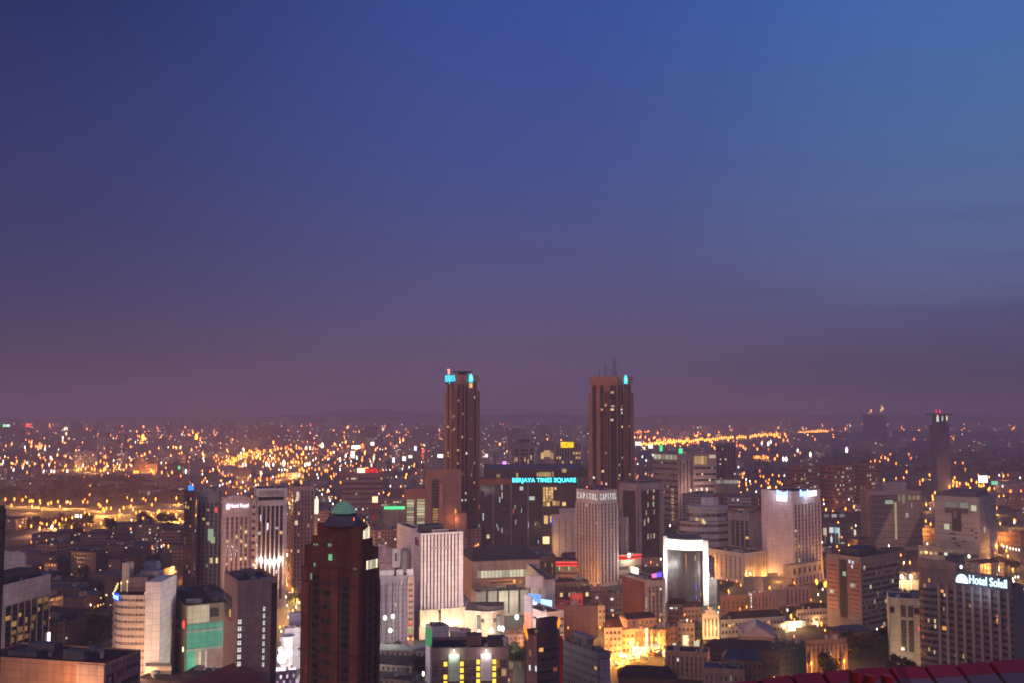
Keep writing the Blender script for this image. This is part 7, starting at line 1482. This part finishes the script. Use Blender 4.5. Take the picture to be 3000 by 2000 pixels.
# --- nearer streets: terraces with storeys, roofs and lit windows
WC = [('pale', (.34, .27, .27)), ('pinkish', (.34, .19, .17)), ('brown', (.17, .11, .09)), ('grey', (.22, .185, .20)), ('cream', (.42, .32, .24))]
RC = [wall((.045, .036, .042), .8, .4), wall((.07, .045, .04), .85, .4), wall((.10, .09, .105), .85, .4), wall((.06, .07, .11), .7, .4)]
TANKM = [wall((.45, .42, .42)), wall((.20, .19, .2)), wall((.10, .14, .24))]
def terrace(x, y, L_, D_, h, rot, ci, seed):
    rr = random.Random(seed); nm, c = WC[ci]; px, _ = topx(Vector((x, y, h)))
    se = sector(px, y); kind = 'shop terrace' if h < 15 else 'flats'
    hipd = rr.random() < .5
    lab = f"{nm} {kind} with a {'dark pitched' if hipd else 'flat'} roof {se}"
    t = thing('shop_terrace' if h < 15 else 'flats_block', lab, 'building', (x, y, 0), lab.replace(nm, nm + ' coloured'))
    poly = rect(x, y, L_, D_, rot); mb = MB(); mb.prism(poly, 0, h); rf = rr.choice(RC); wm = wall(c, .85, .3)
    b = Bld(); b.root = t; b.poly = poly; b.z = h; b.wall = mb.build('wall', wm, t)
    if hipd: hip(b, h + rr.uniform(2.2, 4), t, rf, rr.choice((.02, .2)), .7)
    else:
        mb = MB(); mb.prism(rect(x, y, L_ - .8, D_ - .8, rot), h + .01, h + .25); mb.build('roof', rf, t)
        q = rect(x, y, L_ * .5, D_ * .3, rot)[rr.randrange(4)]
        mb = MB(); mb.box(q, rr.uniform(3, 6), rr.uniform(2, 4), h + .26, h + rr.uniform(2.2, 4), rot); mb.build('plant_room', wall((.25, .22, .22)), t)
        for _ in range(3):
            q = Vector((x, y)) + Vector((cos(rot), sin(rot))) * rr.uniform(-.42, .42) * L_ + Vector((-sin(rot), cos(rot))) * rr.uniform(-.35, .35) * D_
            mb = MB()
            if rr.random() < .4: mb.cyl((q.x, q.y), rr.uniform(.6, 1.1), h + .26, h + rr.uniform(1.2, 2.2), 8); mb.build('water_tank', rr.choice(TANKM), t)
            else: mb.box((q.x, q.y), rr.uniform(.8, 2), rr.uniform(.8, 1.6), h + .26, h + rr.uniform(.9, 1.8), rot); mb.build('air_unit', rr.choice(TANKM), t)
    nf = max(2, int(h / 3.6)); k = 0
    for i in range(4):
        f = Face(poly[i], poly[(i + 1) % 4], 0, h); q = Vector(f.P(f.L / 2, 0))
        if -(Vector((q.x, q.y))).dot(f.n) < .12 * q.length: continue
        g_ = glass((.05, .04, .045), sp=.0, spc=(round(c[0] * .85, 3), round(c[1] * .85, 3), round(c[2] * .85, 3)), cw=3.1, fu=.46, rough=.25)
        for s in range(nf):
            z0 = 1.0 + s * h / nf; mb = MB(); f.box(mb, .5, f.L - .5, z0, z0 + h / nf * .46, 0, .06); mb.build('window_band', g_, t)
            for j in range(int(f.L / 4)):
                if rr.random() < (.30 if s == 0 else .08) and k < 8:
                    k += 1; mb = MB(); u = 1 + j * 4; f.box(mb, u, u + 1.6, z0 + .2, z0 + 1.5, .06, .14); mb.build('lit_window', rr.choice((WARM2, WARM2, WHITE, AMBER2, AMBER2, GREENISH)), t)
    OCC.append((x, y, max(L_, D_) * .42)); return t
nt_ = 0
for k in range(6000):
    Y = r.uniform(520, 1010); px = r.uniform(-40, 3040); z = 8
    x = xat(px, Y, z); rot = radians((18 if px > 1500 else -14) + (90 if r.random() < .35 else 0) + r.uniform(-5, 5)); L_ = r.uniform(20, 46); D_ = r.uniform(11, 17); h = r.choice((9, 10.5, 12, 12.5, 14, 19, 23)) if Y > 620 else r.choice((8, 9, 10))
    # keep the market street, the mall foreground and the far street corridors open
    if 1700 < px < 2480 and 560 < Y < 655 : continue
    if free(x, y := Y, L_ * .40) and not hides(rect(x, Y, L_, D_, rot), h + 2):
        terrace(x, Y, L_, D_, h, rot, (2 if px < 640 or (px > 1950 and k % 2) else r.randrange(5)), k); nt_ += 1
    if nt_ >= 92: break
# --- middle distance blocks
nm_ = 0
FC = [('pale', (.36, .28, .30)), ('reddish', (.30, .15, .12)), ('brown', (.15, .095, .09)), ('grey', (.20, .165, .185)), ('lilac', (.27, .21, .25))]
for k in range(9000):
    Y = 1010 + 700 * r.random(); px = r.uniform(-40, 3040); tall = r.random()
    h = r.uniform(8, 16) if tall < .62 else r.uniform(18, 34) if tall < .9 else r.uniform(36, 56)
    x = xat(px, Y, 10); L_ = r.uniform(18, 50); D_ = r.uniform(14, 26)
    if px < 560 and 1330 < Y < 1720: continue
    if px > 2650 and h > 24: continue
    if 1390 < px < 1800 and h > 30: h = 20
    if not free(x, Y, L_ * .45) or hides(rect(x, Y, L_, D_, .1), h): continue
    ci = r.choice((1, 2, 2)) if px < 640 else r.randrange(5); nm, c = FC[ci]; lv = r.choice((.03, .07, .14)); se = sector(px, Y)
    size = 'low' if h < 17 else 'mid rise' if h < 35 else 'tall'
    lab = f"{size} {nm} block with {'few' if lv < .05 else 'some' if lv < .1 else 'many'} lit windows {se}"
    t = thing('city_block', lab, 'building', (x, Y, 0), lab.replace('block', 'blocks'))
    rot = radians(r.uniform(-25, 35)); mb = MB(); mb.prism(rect(x, Y, L_, D_, rot), 0, h)
    mb.build('wall', facade(c, cw=r.choice((2.6, 3.4, 4.4)), ch=3.5, fw=r.choice((.5, .7)), fh=.45, lit=lv, ls=1.5, key=ci), t)
    mb = MB(); mb.prism(rect(x, Y, L_ - 1, D_ - 1, rot), h + .02, h + .4); mb.build('roof', r.choice(RC), t)
    if h > 17:
        q = rect(x, Y, L_ * .4, D_ * .3, rot)[r.randrange(4)]; mb = MB(); mb.box(q, L_ * .22, D_ * .35, h + .41, h + r.uniform(2.5, 5), rot); mb.build('plant_room', wall((.2, .17, .18)), t)
    OCC.append((x, Y, L_ * .42)); nm_ += 1
    if nm_ >= 165: break
# --- distant blocks, each an object
nd_ = 0
for k in range(9000):
    Y = 1720 * (3600 / 1720) ** r.random(); px = r.uniform(-30, 3030); x = xat(px, Y, 15)
    tall = r.random(); h = r.uniform(10, 20) if tall < .45 else r.uniform(20, 45) if tall < .85 else r.uniform(45, 75)
    if px > 1950: h *= .6
    if px > 2480: h *= .6
    L_ = r.uniform(22, 60)
    if px > 2160 and r.random() < .86: continue
    if 1850 < px <= 2160 and r.random() < .4: continue
    if not free(x, Y, L_ * .5) or hides(rect(x, Y, L_, 20, 0), h): continue
    ci = r.randrange(5); nm, c = FC[ci]; lv = r.choice((.02, .045, .09)); size = 'low' if h < 20 else 'mid rise' if h < 45 else 'tall'
    lab = f"distant {size} {nm} block with {'few' if lv < .03 else 'some' if lv < .06 else 'many'} lit windows {sector(px, Y)}"
    mb = MB(); rot = radians(r.uniform(-30, 30)); mb.prism(rect(x, Y, L_, r.uniform(16, 26), rot), 0, h)
    if h > 20: mb.prism(rect(x, Y, L_ * .3, 8, rot), h, h + 4)
    single(mb, 'distant_block', facade(c, cw=r.choice((3.2, 5)), ch=3.6, fw=.6, fh=.6, lit=lv, lc=(1, .62, .3), lc2=(.85, .8, .62), ls=1.9, key=ci), lab, 'building', (x, Y, 0), lab.replace('block', 'blocks'))
    OCC.append((x, Y, L_ * .5)); nd_ += 1
    if nd_ >= 230: break
# --- the mass of the far city and its lights
fm = [facade(c, cw=6, ch=5, fw=.6, fh=.7, lit=l, lc=(1, .55, .25), lc2=(.9, .72, .5), ls=2.6, key=99) for c, l in (((.30, .22, .25), .022), ((.20, .15, .17), .045))]
fmb = [MB(), MB()]
for k in range(1500):
    Y = 3600 * (11500 / 3600) ** r.random(); px = r.uniform(-40, 3040); x = xat(px, Y, 20); h = r.choice((10, 14, 20, 30, 45, 60, 85)) * r.uniform(.8, 1.2)
    if px > 2450: h *= .7
    if px > 2200 and Y < 6000 and r.random() < .7: continue
    w_ = r.uniform(25, 90)
    if hides(rect(x, Y, w_, 25), h): continue
    fmb[k % 2].prism(rect(x, Y, w_, 25, radians(r.uniform(-20, 20))), 0, h)
for q, m_ in zip(fmb, fm): tag(q.build('far_city', m_), kind='stuff')
# --- low hills on the horizon
hm = MB()
def hills(Y, prof, name='hill'):
    pts = [(xat(px, Y, z), z) for px, z in prof]; q = MB()
    for (x0, z0), (x1, z1) in zip(pts[:-1], pts[1:]):
        n_ = 6
        for i in range(n_):
            a, b_ = i / n_, (i + 1) / n_; s0, s1 = [t * t * (3 - 2 * t) for t in (a, b_)]
            xa, xb, za, zb_ = x0 + (x1 - x0) * a, x0 + (x1 - x0) * b_, z0 + (z1 - z0) * s0, z0 + (z1 - z0) * s1
            q.face([(xa, Y - 900, 0), (xb, Y - 900, 0), (xb, Y - 250, zb_ * .75), (xa, Y - 250, za * .75)])
            q.face([(xa, Y - 250, za * .75), (xb, Y - 250, zb_ * .75), (xb, Y, zb_), (xa, Y, za)])
            q.face([(xa, Y, za), (xb, Y, zb_), (xb, Y + 700, 0), (xa, Y + 700, 0)])
    tag(q.build(name, leaf((.035, .04, .03))), kind='structure')
hills(10500, [(-80, 90), (150, 70), (420, 110), (700, 90), (900, 120), (1020, 172), (1110, 182), (1230, 135), (1330, 110), (1600, 130), (1820, 100), (2100, 140), (2400, 110), (2700, 120), (3080, 100)])
hills(6200, [(2180, 0), (2350, 22), (2600, 36), (2850, 30), (3100, 42)])

# ================================================================== TREES
LEAF = [leaf((.028, .034, .014)), leaf((.02, .026, .013)), leaf((.04, .042, .018))]; BARK = wall((.06, .045, .035), .9, .3)
def tree_meshes(seed, R, H):
    rr = random.Random(seed); tr = MB(); th = H * .42
    tr.cyl((0, 0), .28, 0, th, 7, .17)
    for i in range(4):
        a = i * 1.6 + rr.random(); b0 = (0, 0, th * .85); e = (cos(a) * R * .5, sin(a) * R * .5, H * .68); w = .1
        tr.hexa([(b0[0] + w * cos(q), b0[1] + w * sin(q), b0[2]) for q in (0, 2.1, 4.2)], [(e[0] + w * .5 * cos(q), e[1] + w * .5 * sin(q), e[2]) for q in (0, 2.1, 4.2)])
    cr = MB(); lobes = [(rr.uniform(-.5, .5) * R, rr.uniform(-.5, .5) * R, H * rr.uniform(.55, .85), R * rr.uniform(.4, .65)) for _ in range(7)]
    for _ in range(420):
        lx, ly, lz, lr = rr.choice(lobes); v = Vector((rr.gauss(0, 1), rr.gauss(0, 1), rr.gauss(0, .8))).normalized() * lr * rr.uniform(.55, 1.05)
        c = Vector((lx, ly, lz)) + v; s = rr.uniform(.35, .8); u = Vector((rr.gauss(0, 1), rr.gauss(0, 1), rr.gauss(0, 1))).normalized(); w = u.cross(v.normalized() + Vector((.01, 0, 0))).normalized()
        cr.face([c - u * s, c + w * s * .6, c + u * s, c - w * s * .6])
    return tr, cr
PROTO = [tree_meshes(500 + i, R, H) for i, (R, H) in enumerate(((3.6, 9), (4.6, 11), (3.0, 8), (5.2, 10), (3.8, 12)))]
BASE = []
def tree(x, y, k, sc, label, group):
    if len(BASE) <= k or BASE[k] is None:
        while len(BASE) <= k: BASE.append(None)
        t = thing('tree', label, 'tree', (0, 0, 0), group); a = PROTO[k][0].build('trunk', BARK, t); b = PROTO[k][1].build('crown', LEAF[k % 3], t); BASE[k] = (t, a, b)
        t.location = (x, y, 0)
    else:
        t0, a0, b0 = BASE[k]; t = t0.copy(); COL.objects.link(t)
        for o in (a0, b0): c = o.copy(); COL.objects.link(c); c.parent = t
        t.location = (x, y, 0)
    t.rotation_euler = (0, 0, rnd.uniform(0, 6.3)); t.scale = (sc, sc, sc * rnd.uniform(.85, 1.15)); t['label'] = label; t['group'] = group
    return t
def tree_at(px, py, sc=1.0, n=1, spread=0, where=''):
    for _ in range(n):
        p = at_z(px + rnd.uniform(-spread, spread), py + rnd.uniform(-spread * .3, spread * .3), 5)
        tree(p.x, p.y, rnd.randrange(5), sc * rnd.uniform(.8, 1.25), 'dark leafy street tree ' + where, 'trees ' + where)
for px, py, n_, sp, sc, w in ((1215, 1960, 7, 32, 1.0, 'left of the yellow windowed glass block'), (1145, 1895, 4, 22, .9, 'under the white floodlights by the lilac hotel'), (880, 1760, 7, 24, 1.1, 'along the bright street by the slab tower'), (580, 1725, 5, 40, 1.2, 'behind the green panelled mall'), (2540, 1900, 11, 70, 1.3, 'below the brick bayed apartment tower'), (2420, 1958, 5, 28, 1.1, 'before the orange colonnade'), (2640, 1965, 5, 36, 1.0, 'at the foot of the narrow cream block'), (1860, 1985, 4, 30, .9, 'before the dark roofed market house'), (2190, 1830, 9, 60, .9, 'along the long shop row'), (2330, 1800, 5, 40, .9, 'along the long shop row'), (2100, 1722, 5, 40, .9, 'below the finned orange hotel'), (2620, 1745, 3, 25, 1.0, 'before the floodlit pale hall'), (1525, 1925, 9, 38, 1.0, 'right of the floodlit curved cream block'), (300, 1870, 8, 60, 1.4, 'left of the round cream hotel'), (340, 1680, 10, 120, 1.4, 'behind the round cream hotel'), (1660, 1590, 4, 26, 1.0, 'before the pale stepped walls by the mall'), (2420, 1725, 4, 30, .9, 'at the foot of the signed hotel'), (300, 1560, 10, 160, 1.6, 'beside the left highway'), (470, 1545, 8, 60, 1.5, 'beside the left highway'), (2950, 1655, 4, 40, 1, 'beside the right road')):
    tree_at(px, py, sc, n_, sp, w)
# far wood behind the left highway and parks: nobody could count those trees
wood = MB(); rw = random.Random(77)
def wood_fill(x0, x1, py0, py1, n_, hh=11):
    for _ in range(n_):
        p = at_z(rw.uniform(x0, x1), rw.uniform(py0, py1), 0); R = rw.uniform(5, 11); H = rw.uniform(.7, 1.15) * hh
        for _ in range(26):
            v = Vector((rw.gauss(0, 1), rw.gauss(0, 1), abs(rw.gauss(0, .9)))).normalized(); c = Vector((p.x, p.y, H * .35)) + Vector((v.x * R, v.y * R, v.z * H * .75)) * rw.uniform(.7, 1.05)
            s = rw.uniform(1.6, 3.4); u = Vector((rw.gauss(0, 1), rw.gauss(0, 1), rw.gauss(0, .6))).normalized(); w = u.cross(v + Vector((.01, .02, 0))).normalized()
            wood.face([c - u * s, c + w * s * .8, c + u * s, c - w * s * .8])
wood_fill(-40, 560, 1425, 1468, 330, 15); wood_fill(120, 420, 1405, 1430, 110, 15); wood_fill(2200, 3040, 1290, 1392, 460, 16); wood_fill(2450, 3040, 1262, 1292, 260, 24); wood_fill(2150, 2420, 1385, 1430, 60, 13); wood_fill(-20, 260, 1520, 1545, 40, 6)
tag(wood.build('woodland', leaf((.024, .028, .014))), kind='stuff')

# ================================================================== REMAINING STREET LAMPS (one mass past the individual ones)
cl_o = MB(); cl_w = MB(); cl_r = MB(); rc_ = random.Random(404); npt = 0; spots_ = []
for k in range(2600):
    Y = 640 * (3200 / 640) ** rc_.random(); px = rc_.uniform(-20, 3020)
    if px > 2420 and rc_.random() < .55: continue
    x = xat(px, Y, 6); gy = topx(Vector((x, Y, 0)))[1]
    if (px < 560 and 1398 < gy < 1470) or (px > 2170 and 1268 < gy < 1398) or (px < 540 and 1398 < gy < 1560 and rc_.random() < .75) or (px < 620 and gy > 1560 and rc_.random() < .6): continue
    if any(hypot(x - a, Y - b_) < c_ for a, b_, c_ in OCC): continue
    h = rc_.uniform(6, 10) * (1 if Y < 1500 else 1.6); p = (x, Y, h); q = rc_.choice((cl_o, cl_o, cl_r)) if rc_.random() < .78 else cl_w
    q.drop(p, max(.75, Y * .0010), max(1.5, Y * .0026), 5)
    spots_.append(p)
ol = tag(cl_o.build('city_lamps', M_ORANGE), kind='stuff'); tag(cl_w.build('city_lamps', M_WHITE), kind='stuff'); tag(cl_r.build('city_lamps', M_RED_ORANGE), kind='stuff')
ol['_o'] = (0, 0, 0); last = []
for p in spots_:
    if all(hypot(p[0] - a, p[1] - b_) > 62 + p[1] * .035 for a, b_ in last) and len(last) < 110:
        last.append((p[0], p[1])); pt_light((p[0], p[1], p[2] + 1.2), (1, .40, .09), 30000 + 70 * max(0, p[1] - 700), ol)

# ================================================================== NIGHT MARKET AND CARS
rm = random.Random(31)
ns_ = 0
for i in range(46):
    t = rm.random(); px = 1780 + 185 * t; py = 1950 - 30 * t + rm.uniform(-12, 14); p = at_z(px, py, 0)
    a = radians(rm.uniform(-15, 25)); t_ = thing('market_stall', 'lit market stall with a canopy and bright bulbs in the glaring night market', 'market stall', (p.x, p.y, 0), 'stalls of the night market')
    mb = MB(); mb.box((p.x, p.y), 3, 2.2, 2.5, 2.7, a); mb.box((p.x, p.y), 2.2, 1.5, 2.701, 3.1, a); mb.build('canopy', wall(rm.choice(((.5, .1, .06), (.6, .5, .4), (.1, .25, .4), (.5, .35, .1)))), t_)
    mb = MB(); mb.box((p.x, p.y), 2.6, 1.6, .8, .95, a); [mb.box(q, .12, .12, 0, .8, a) for q in rect(p.x, p.y, 2.4, 1.4, a)]; mb.build('table_frame', wall((.3, .25, .2)), t_)
    mb = MB(); mb.drop((p.x + rm.uniform(-.6, .6), p.y - 1.3, 3.6 + rm.uniform(0, 2.5)), 1.1, 1.8, 6); mb.build('bulb', emit(rm.choice(((1.8, .85, .18), (1.8, .65, .10), (1.6, 1.3, .8), (1.8, .5, .06))), 3), t_)
    if i % 2 == 0: pt_light((p.x, p.y - 1.8, 3.6), (1, .36, .06), 7000, t_)
for i, (px, py, w_, h_, c) in enumerate(((1872, 1908, 9, 6, (1.6, 1.5, 1.2)), (1835, 1903, 7, 5, (1.6, .9, .1)), (1920, 1882, 5, 5, (1.5, 1.3, 1.1)), (1918, 1897, 8, 5, (1.2, 1.2, .9)), (2003, 1850, 4, 7, (1.2, 1.1, .8)), (2010, 1878, 4, 8, (1.6, 1.3, .7)), (2018, 1872, 3, 8, (1.6, 1.2, .6)), (2041, 1887, 3.5, 4.5, (1.5, 1.4, 1.0)), (2082, 1859, 2, 4, (1.3, 1.4, 1.2)), (2088, 1861, 1.6, 4, (1.3, 1.4, 1.2)), (1811, 1905, 4, 2, (.3, .6, .8)), (1853, 1905, 3, 3, (.4, .7, .9)), (1800, 1900, 10, 2.4, (.7, .75, .55)), (1783, 1905, 1.2, 11, (1.5, .4, .1)), (2145, 1846, 3, 5, (1.6, 1.0, .4)), (2169, 1836, 2.6, 4, (1.4, .7, .7)), (2262, 1841, 3, 4, (1.6, 1.2, .5)), (2281, 1838, 3.6, 5, (1.6, 1.0, .4)), (2297, 1836, 7, 8, (1.7, 1.4, .7)), (2317, 1834, 6.5, 7, (1.7, 1.5, .9)), (2340, 1828, 5, 5, (1.5, 1.3, .7)), (2352, 1826, 4, 4, (1.4, 1.2, .7)), (2230, 1831, 2, 3, (1.6, .8, .1)), (2222, 1833, 2, 3, (1.4, .1, .08)), (2390, 1820, 3, 3, (1.1, 1.1, .6)), (2405, 1818, 3, 3, (1.1, 1.1, .6)), (2417, 1815, 3, 3, (1.2, 1.2, .7)))):
    py_ = py; p = at_z(px, py_ + h_ * 2.2, 0); z = zat(py_, p.y)
    t_ = thing('shop_sign', 'glowing shop sign ' + ('over the night market stalls' if px < 2100 else 'along the brightly lit shop row street'), 'sign', (p.x, p.y, 0), 'shop signs of the market' if px < 2100 else 'shop signs of the shop row')
    mb = MB(); mb.box((p.x, p.y), w_, .5, max(.6, z - h_ / 2), z + h_ / 2, radians(10)); mb.build('panel', emit(c, 1.3, True), t_); mb = MB(); mb.box((p.x, p.y + .5), .2, .2, 0, z + h_ / 3); mb.build('post', DARKW, t_)
    if i % 2 == 0: pt_light((p.x, p.y - 2, z + 1), (1, .55, .2), 6000, t_)
# cars on the bright street and the highway
def car_proto(col, label, group):
    t = thing('parked_car', label, 'car', (0, 0, 0), group); t['_o'] = (0, 0, 0)
    mb = MB(); mb.hexa([(-.88, -2.2, .35), (.88, -2.2, .35), (.88, 2.2, .35), (-.88, 2.2, .35)], [(-.84, -2.1, .95), (.84, -2.1, .95), (.84, 2.1, .95), (-.84, 2.1, .95)]); mb.build('body', wall(col, .4, .1), t)
    mb = MB(); mb.hexa([(-.80, -1.5, .955), (.80, -1.5, .955), (.80, 1.2, .955), (-.80, 1.2, .955)], [(-.62, -1.0, 1.45), (.62, -1.0, 1.45), (.62, .6, 1.45), (-.62, .6, 1.45)]); mb.build('cabin', GL, t)
    for x, y in ((-.8, -1.35), (.8, -1.35), (-.8, 1.35), (.8, 1.35)): mb = MB(); mb.prism([(x - .1, y - .33), (x + .1, y - .33), (x + .1, y + .33), (x - .1, y + .33)], 0, .66); mb.build('wheel', wall((.02, .02, .02)), t)
    for x in (-.6, .6):
        mb = MB(); mb.prism([(x - .2, 2.2), (x + .2, 2.2), (x + .2, 2.26), (x - .2, 2.26)], .6, .82); mb.build('headlight', emit((1.6, 1.5, 1.2), 6), t)
        mb = MB(); mb.prism([(x - .2, -2.26), (x + .2, -2.26), (x + .2, -2.2), (x - .2, -2.2)], .6, .82); mb.build('taillight', emit((1.6, .08, .04), 4), t)
    return t
CARS = [car_proto(c, f'{n_} car driving on the bright street left of the domed tower', f'{n_} cars on the bright street') for n_, c in (('white', (.6, .6, .6)), ('dark', (.03, .03, .04)), ('silver', (.35, .35, .37)))]
used = [False] * 3
def place_car(p, ang, k, where):
    t0 = CARS[k]
    if not used[k]: used[k] = True; t = t0
    else:
        t = t0.copy(); COL.objects.link(t)
        for o in t0.children: c = o.copy(); COL.objects.link(c); c.parent = t
    nm = ('white', 'dark', 'silver')[k]; t.name = 'car'; t.location = p; t.rotation_euler = (0, 0, ang); t['label'] = f'{nm} car on {where}'; t['group'] = f'{nm} cars on {where}'
for i in range(16):
    k = rm.uniform(.12, .62) * (len(R_STREET) - 2); j = int(k); a, b_ = R_STREET[j], R_STREET[j + 1]; p = a.lerp(b_, k - j); d = (b_ - a).normalized(); n_ = Vector((-d.y, d.x, 0)); s_ = rm.choice((-7.5, -3.8, 3.8, 7.5)); p = p + n_ * s_; p.z = .01
    place_car(p, atan2(-d.x, d.y) + (pi if s_ > 0 else 0), i % 3, 'the bright street left of the domed tower')
for i in range(10):
    k = rm.uniform(.1, .95) * (len(R_HWY) - 2); j = int(k); a, b_ = R_HWY[j], R_HWY[j + 1]; p = a.lerp(b_, k - j); d = (b_ - a).normalized(); n_ = Vector((-d.y, d.x, 0)); s_ = rm.choice((-11, -6, 6, 11)); p = p + n_ * s_; p.z = .01
    place_car(p, atan2(-d.x, d.y) + (pi if s_ > 0 else 0), i % 3, 'the left highway')
for i in range(3):
    if not used[i]: place_car(R_STREET[6], 0, i, 'the bright street left of the domed tower')

# ================================================================== OWN TOWER: rim below the camera, red and blue light painted on its panels
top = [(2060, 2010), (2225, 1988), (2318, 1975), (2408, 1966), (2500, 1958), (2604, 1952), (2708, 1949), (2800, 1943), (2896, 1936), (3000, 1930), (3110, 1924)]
pr = thing('tower_rim', 'segmented rim of panels painted with red and slate blue light at the bottom right, just below the viewpoint', 'parapet', at_y(2600, 1960, 22)); RED = wall((.22, .03, .06), .6, .2); SLATE_LIGHT = wall((.13, .10, .15), .6, .2); GAP = wall((.03, .012, .016), .7, .2)
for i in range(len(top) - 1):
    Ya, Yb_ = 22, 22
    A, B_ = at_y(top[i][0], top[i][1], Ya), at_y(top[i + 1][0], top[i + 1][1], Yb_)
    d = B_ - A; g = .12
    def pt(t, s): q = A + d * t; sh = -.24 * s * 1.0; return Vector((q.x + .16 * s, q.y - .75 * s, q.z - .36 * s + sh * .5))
    for nm, s0, s1, m_ in (('red_light_panel', 0, .36, RED), ('slate_light_panel', .375, 1.7, SLATE_LIGHT)):
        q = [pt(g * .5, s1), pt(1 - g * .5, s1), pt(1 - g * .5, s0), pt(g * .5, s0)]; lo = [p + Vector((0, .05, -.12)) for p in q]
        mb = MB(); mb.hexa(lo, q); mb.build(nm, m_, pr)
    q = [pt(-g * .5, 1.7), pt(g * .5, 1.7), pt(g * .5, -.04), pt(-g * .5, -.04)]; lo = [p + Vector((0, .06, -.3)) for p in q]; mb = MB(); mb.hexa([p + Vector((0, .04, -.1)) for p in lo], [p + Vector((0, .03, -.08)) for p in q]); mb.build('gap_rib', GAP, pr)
for px, py in ((2505, 1972), (2548, 1982), (2600, 1983)):
    q = at_y(px, py, 20.6); mb = MB(); mb.box((q.x, q.y), .17, .2, q.z - .2, q.z + .04, .2); mb.build('red_box', wall((.15, .02, .02), .5, .1), pr)
pt_light(at_y(2640, 1900, 20), (1, .25, .30), 25, pr)

# ================================================================== HAZE
hz = MB(); hz.prism([(-13800, -300), (13800, -300), (13800, 13600), (-13800, 13600)], -1.0, 262)
def haze_mat():
    m, t = nt('haze_air'); v = N(t, 'ShaderNodeVolumePrincipled'); o = N(t, 'ShaderNodeOutputMaterial')
    v.inputs['Color'].default_value = (.84, .64, .83, 1); v.inputs['Density'].default_value = .00018; v.inputs['Anisotropy'].default_value = 0
    t.links.new(v.outputs[0], o.inputs['Volume']); m.cycles.homogeneous_volume = True; return m
tag(hz.build('haze', haze_mat()), kind='stuff')

for o in bpy.data.objects:
    if '_o' in o.keys(): del o['_o']
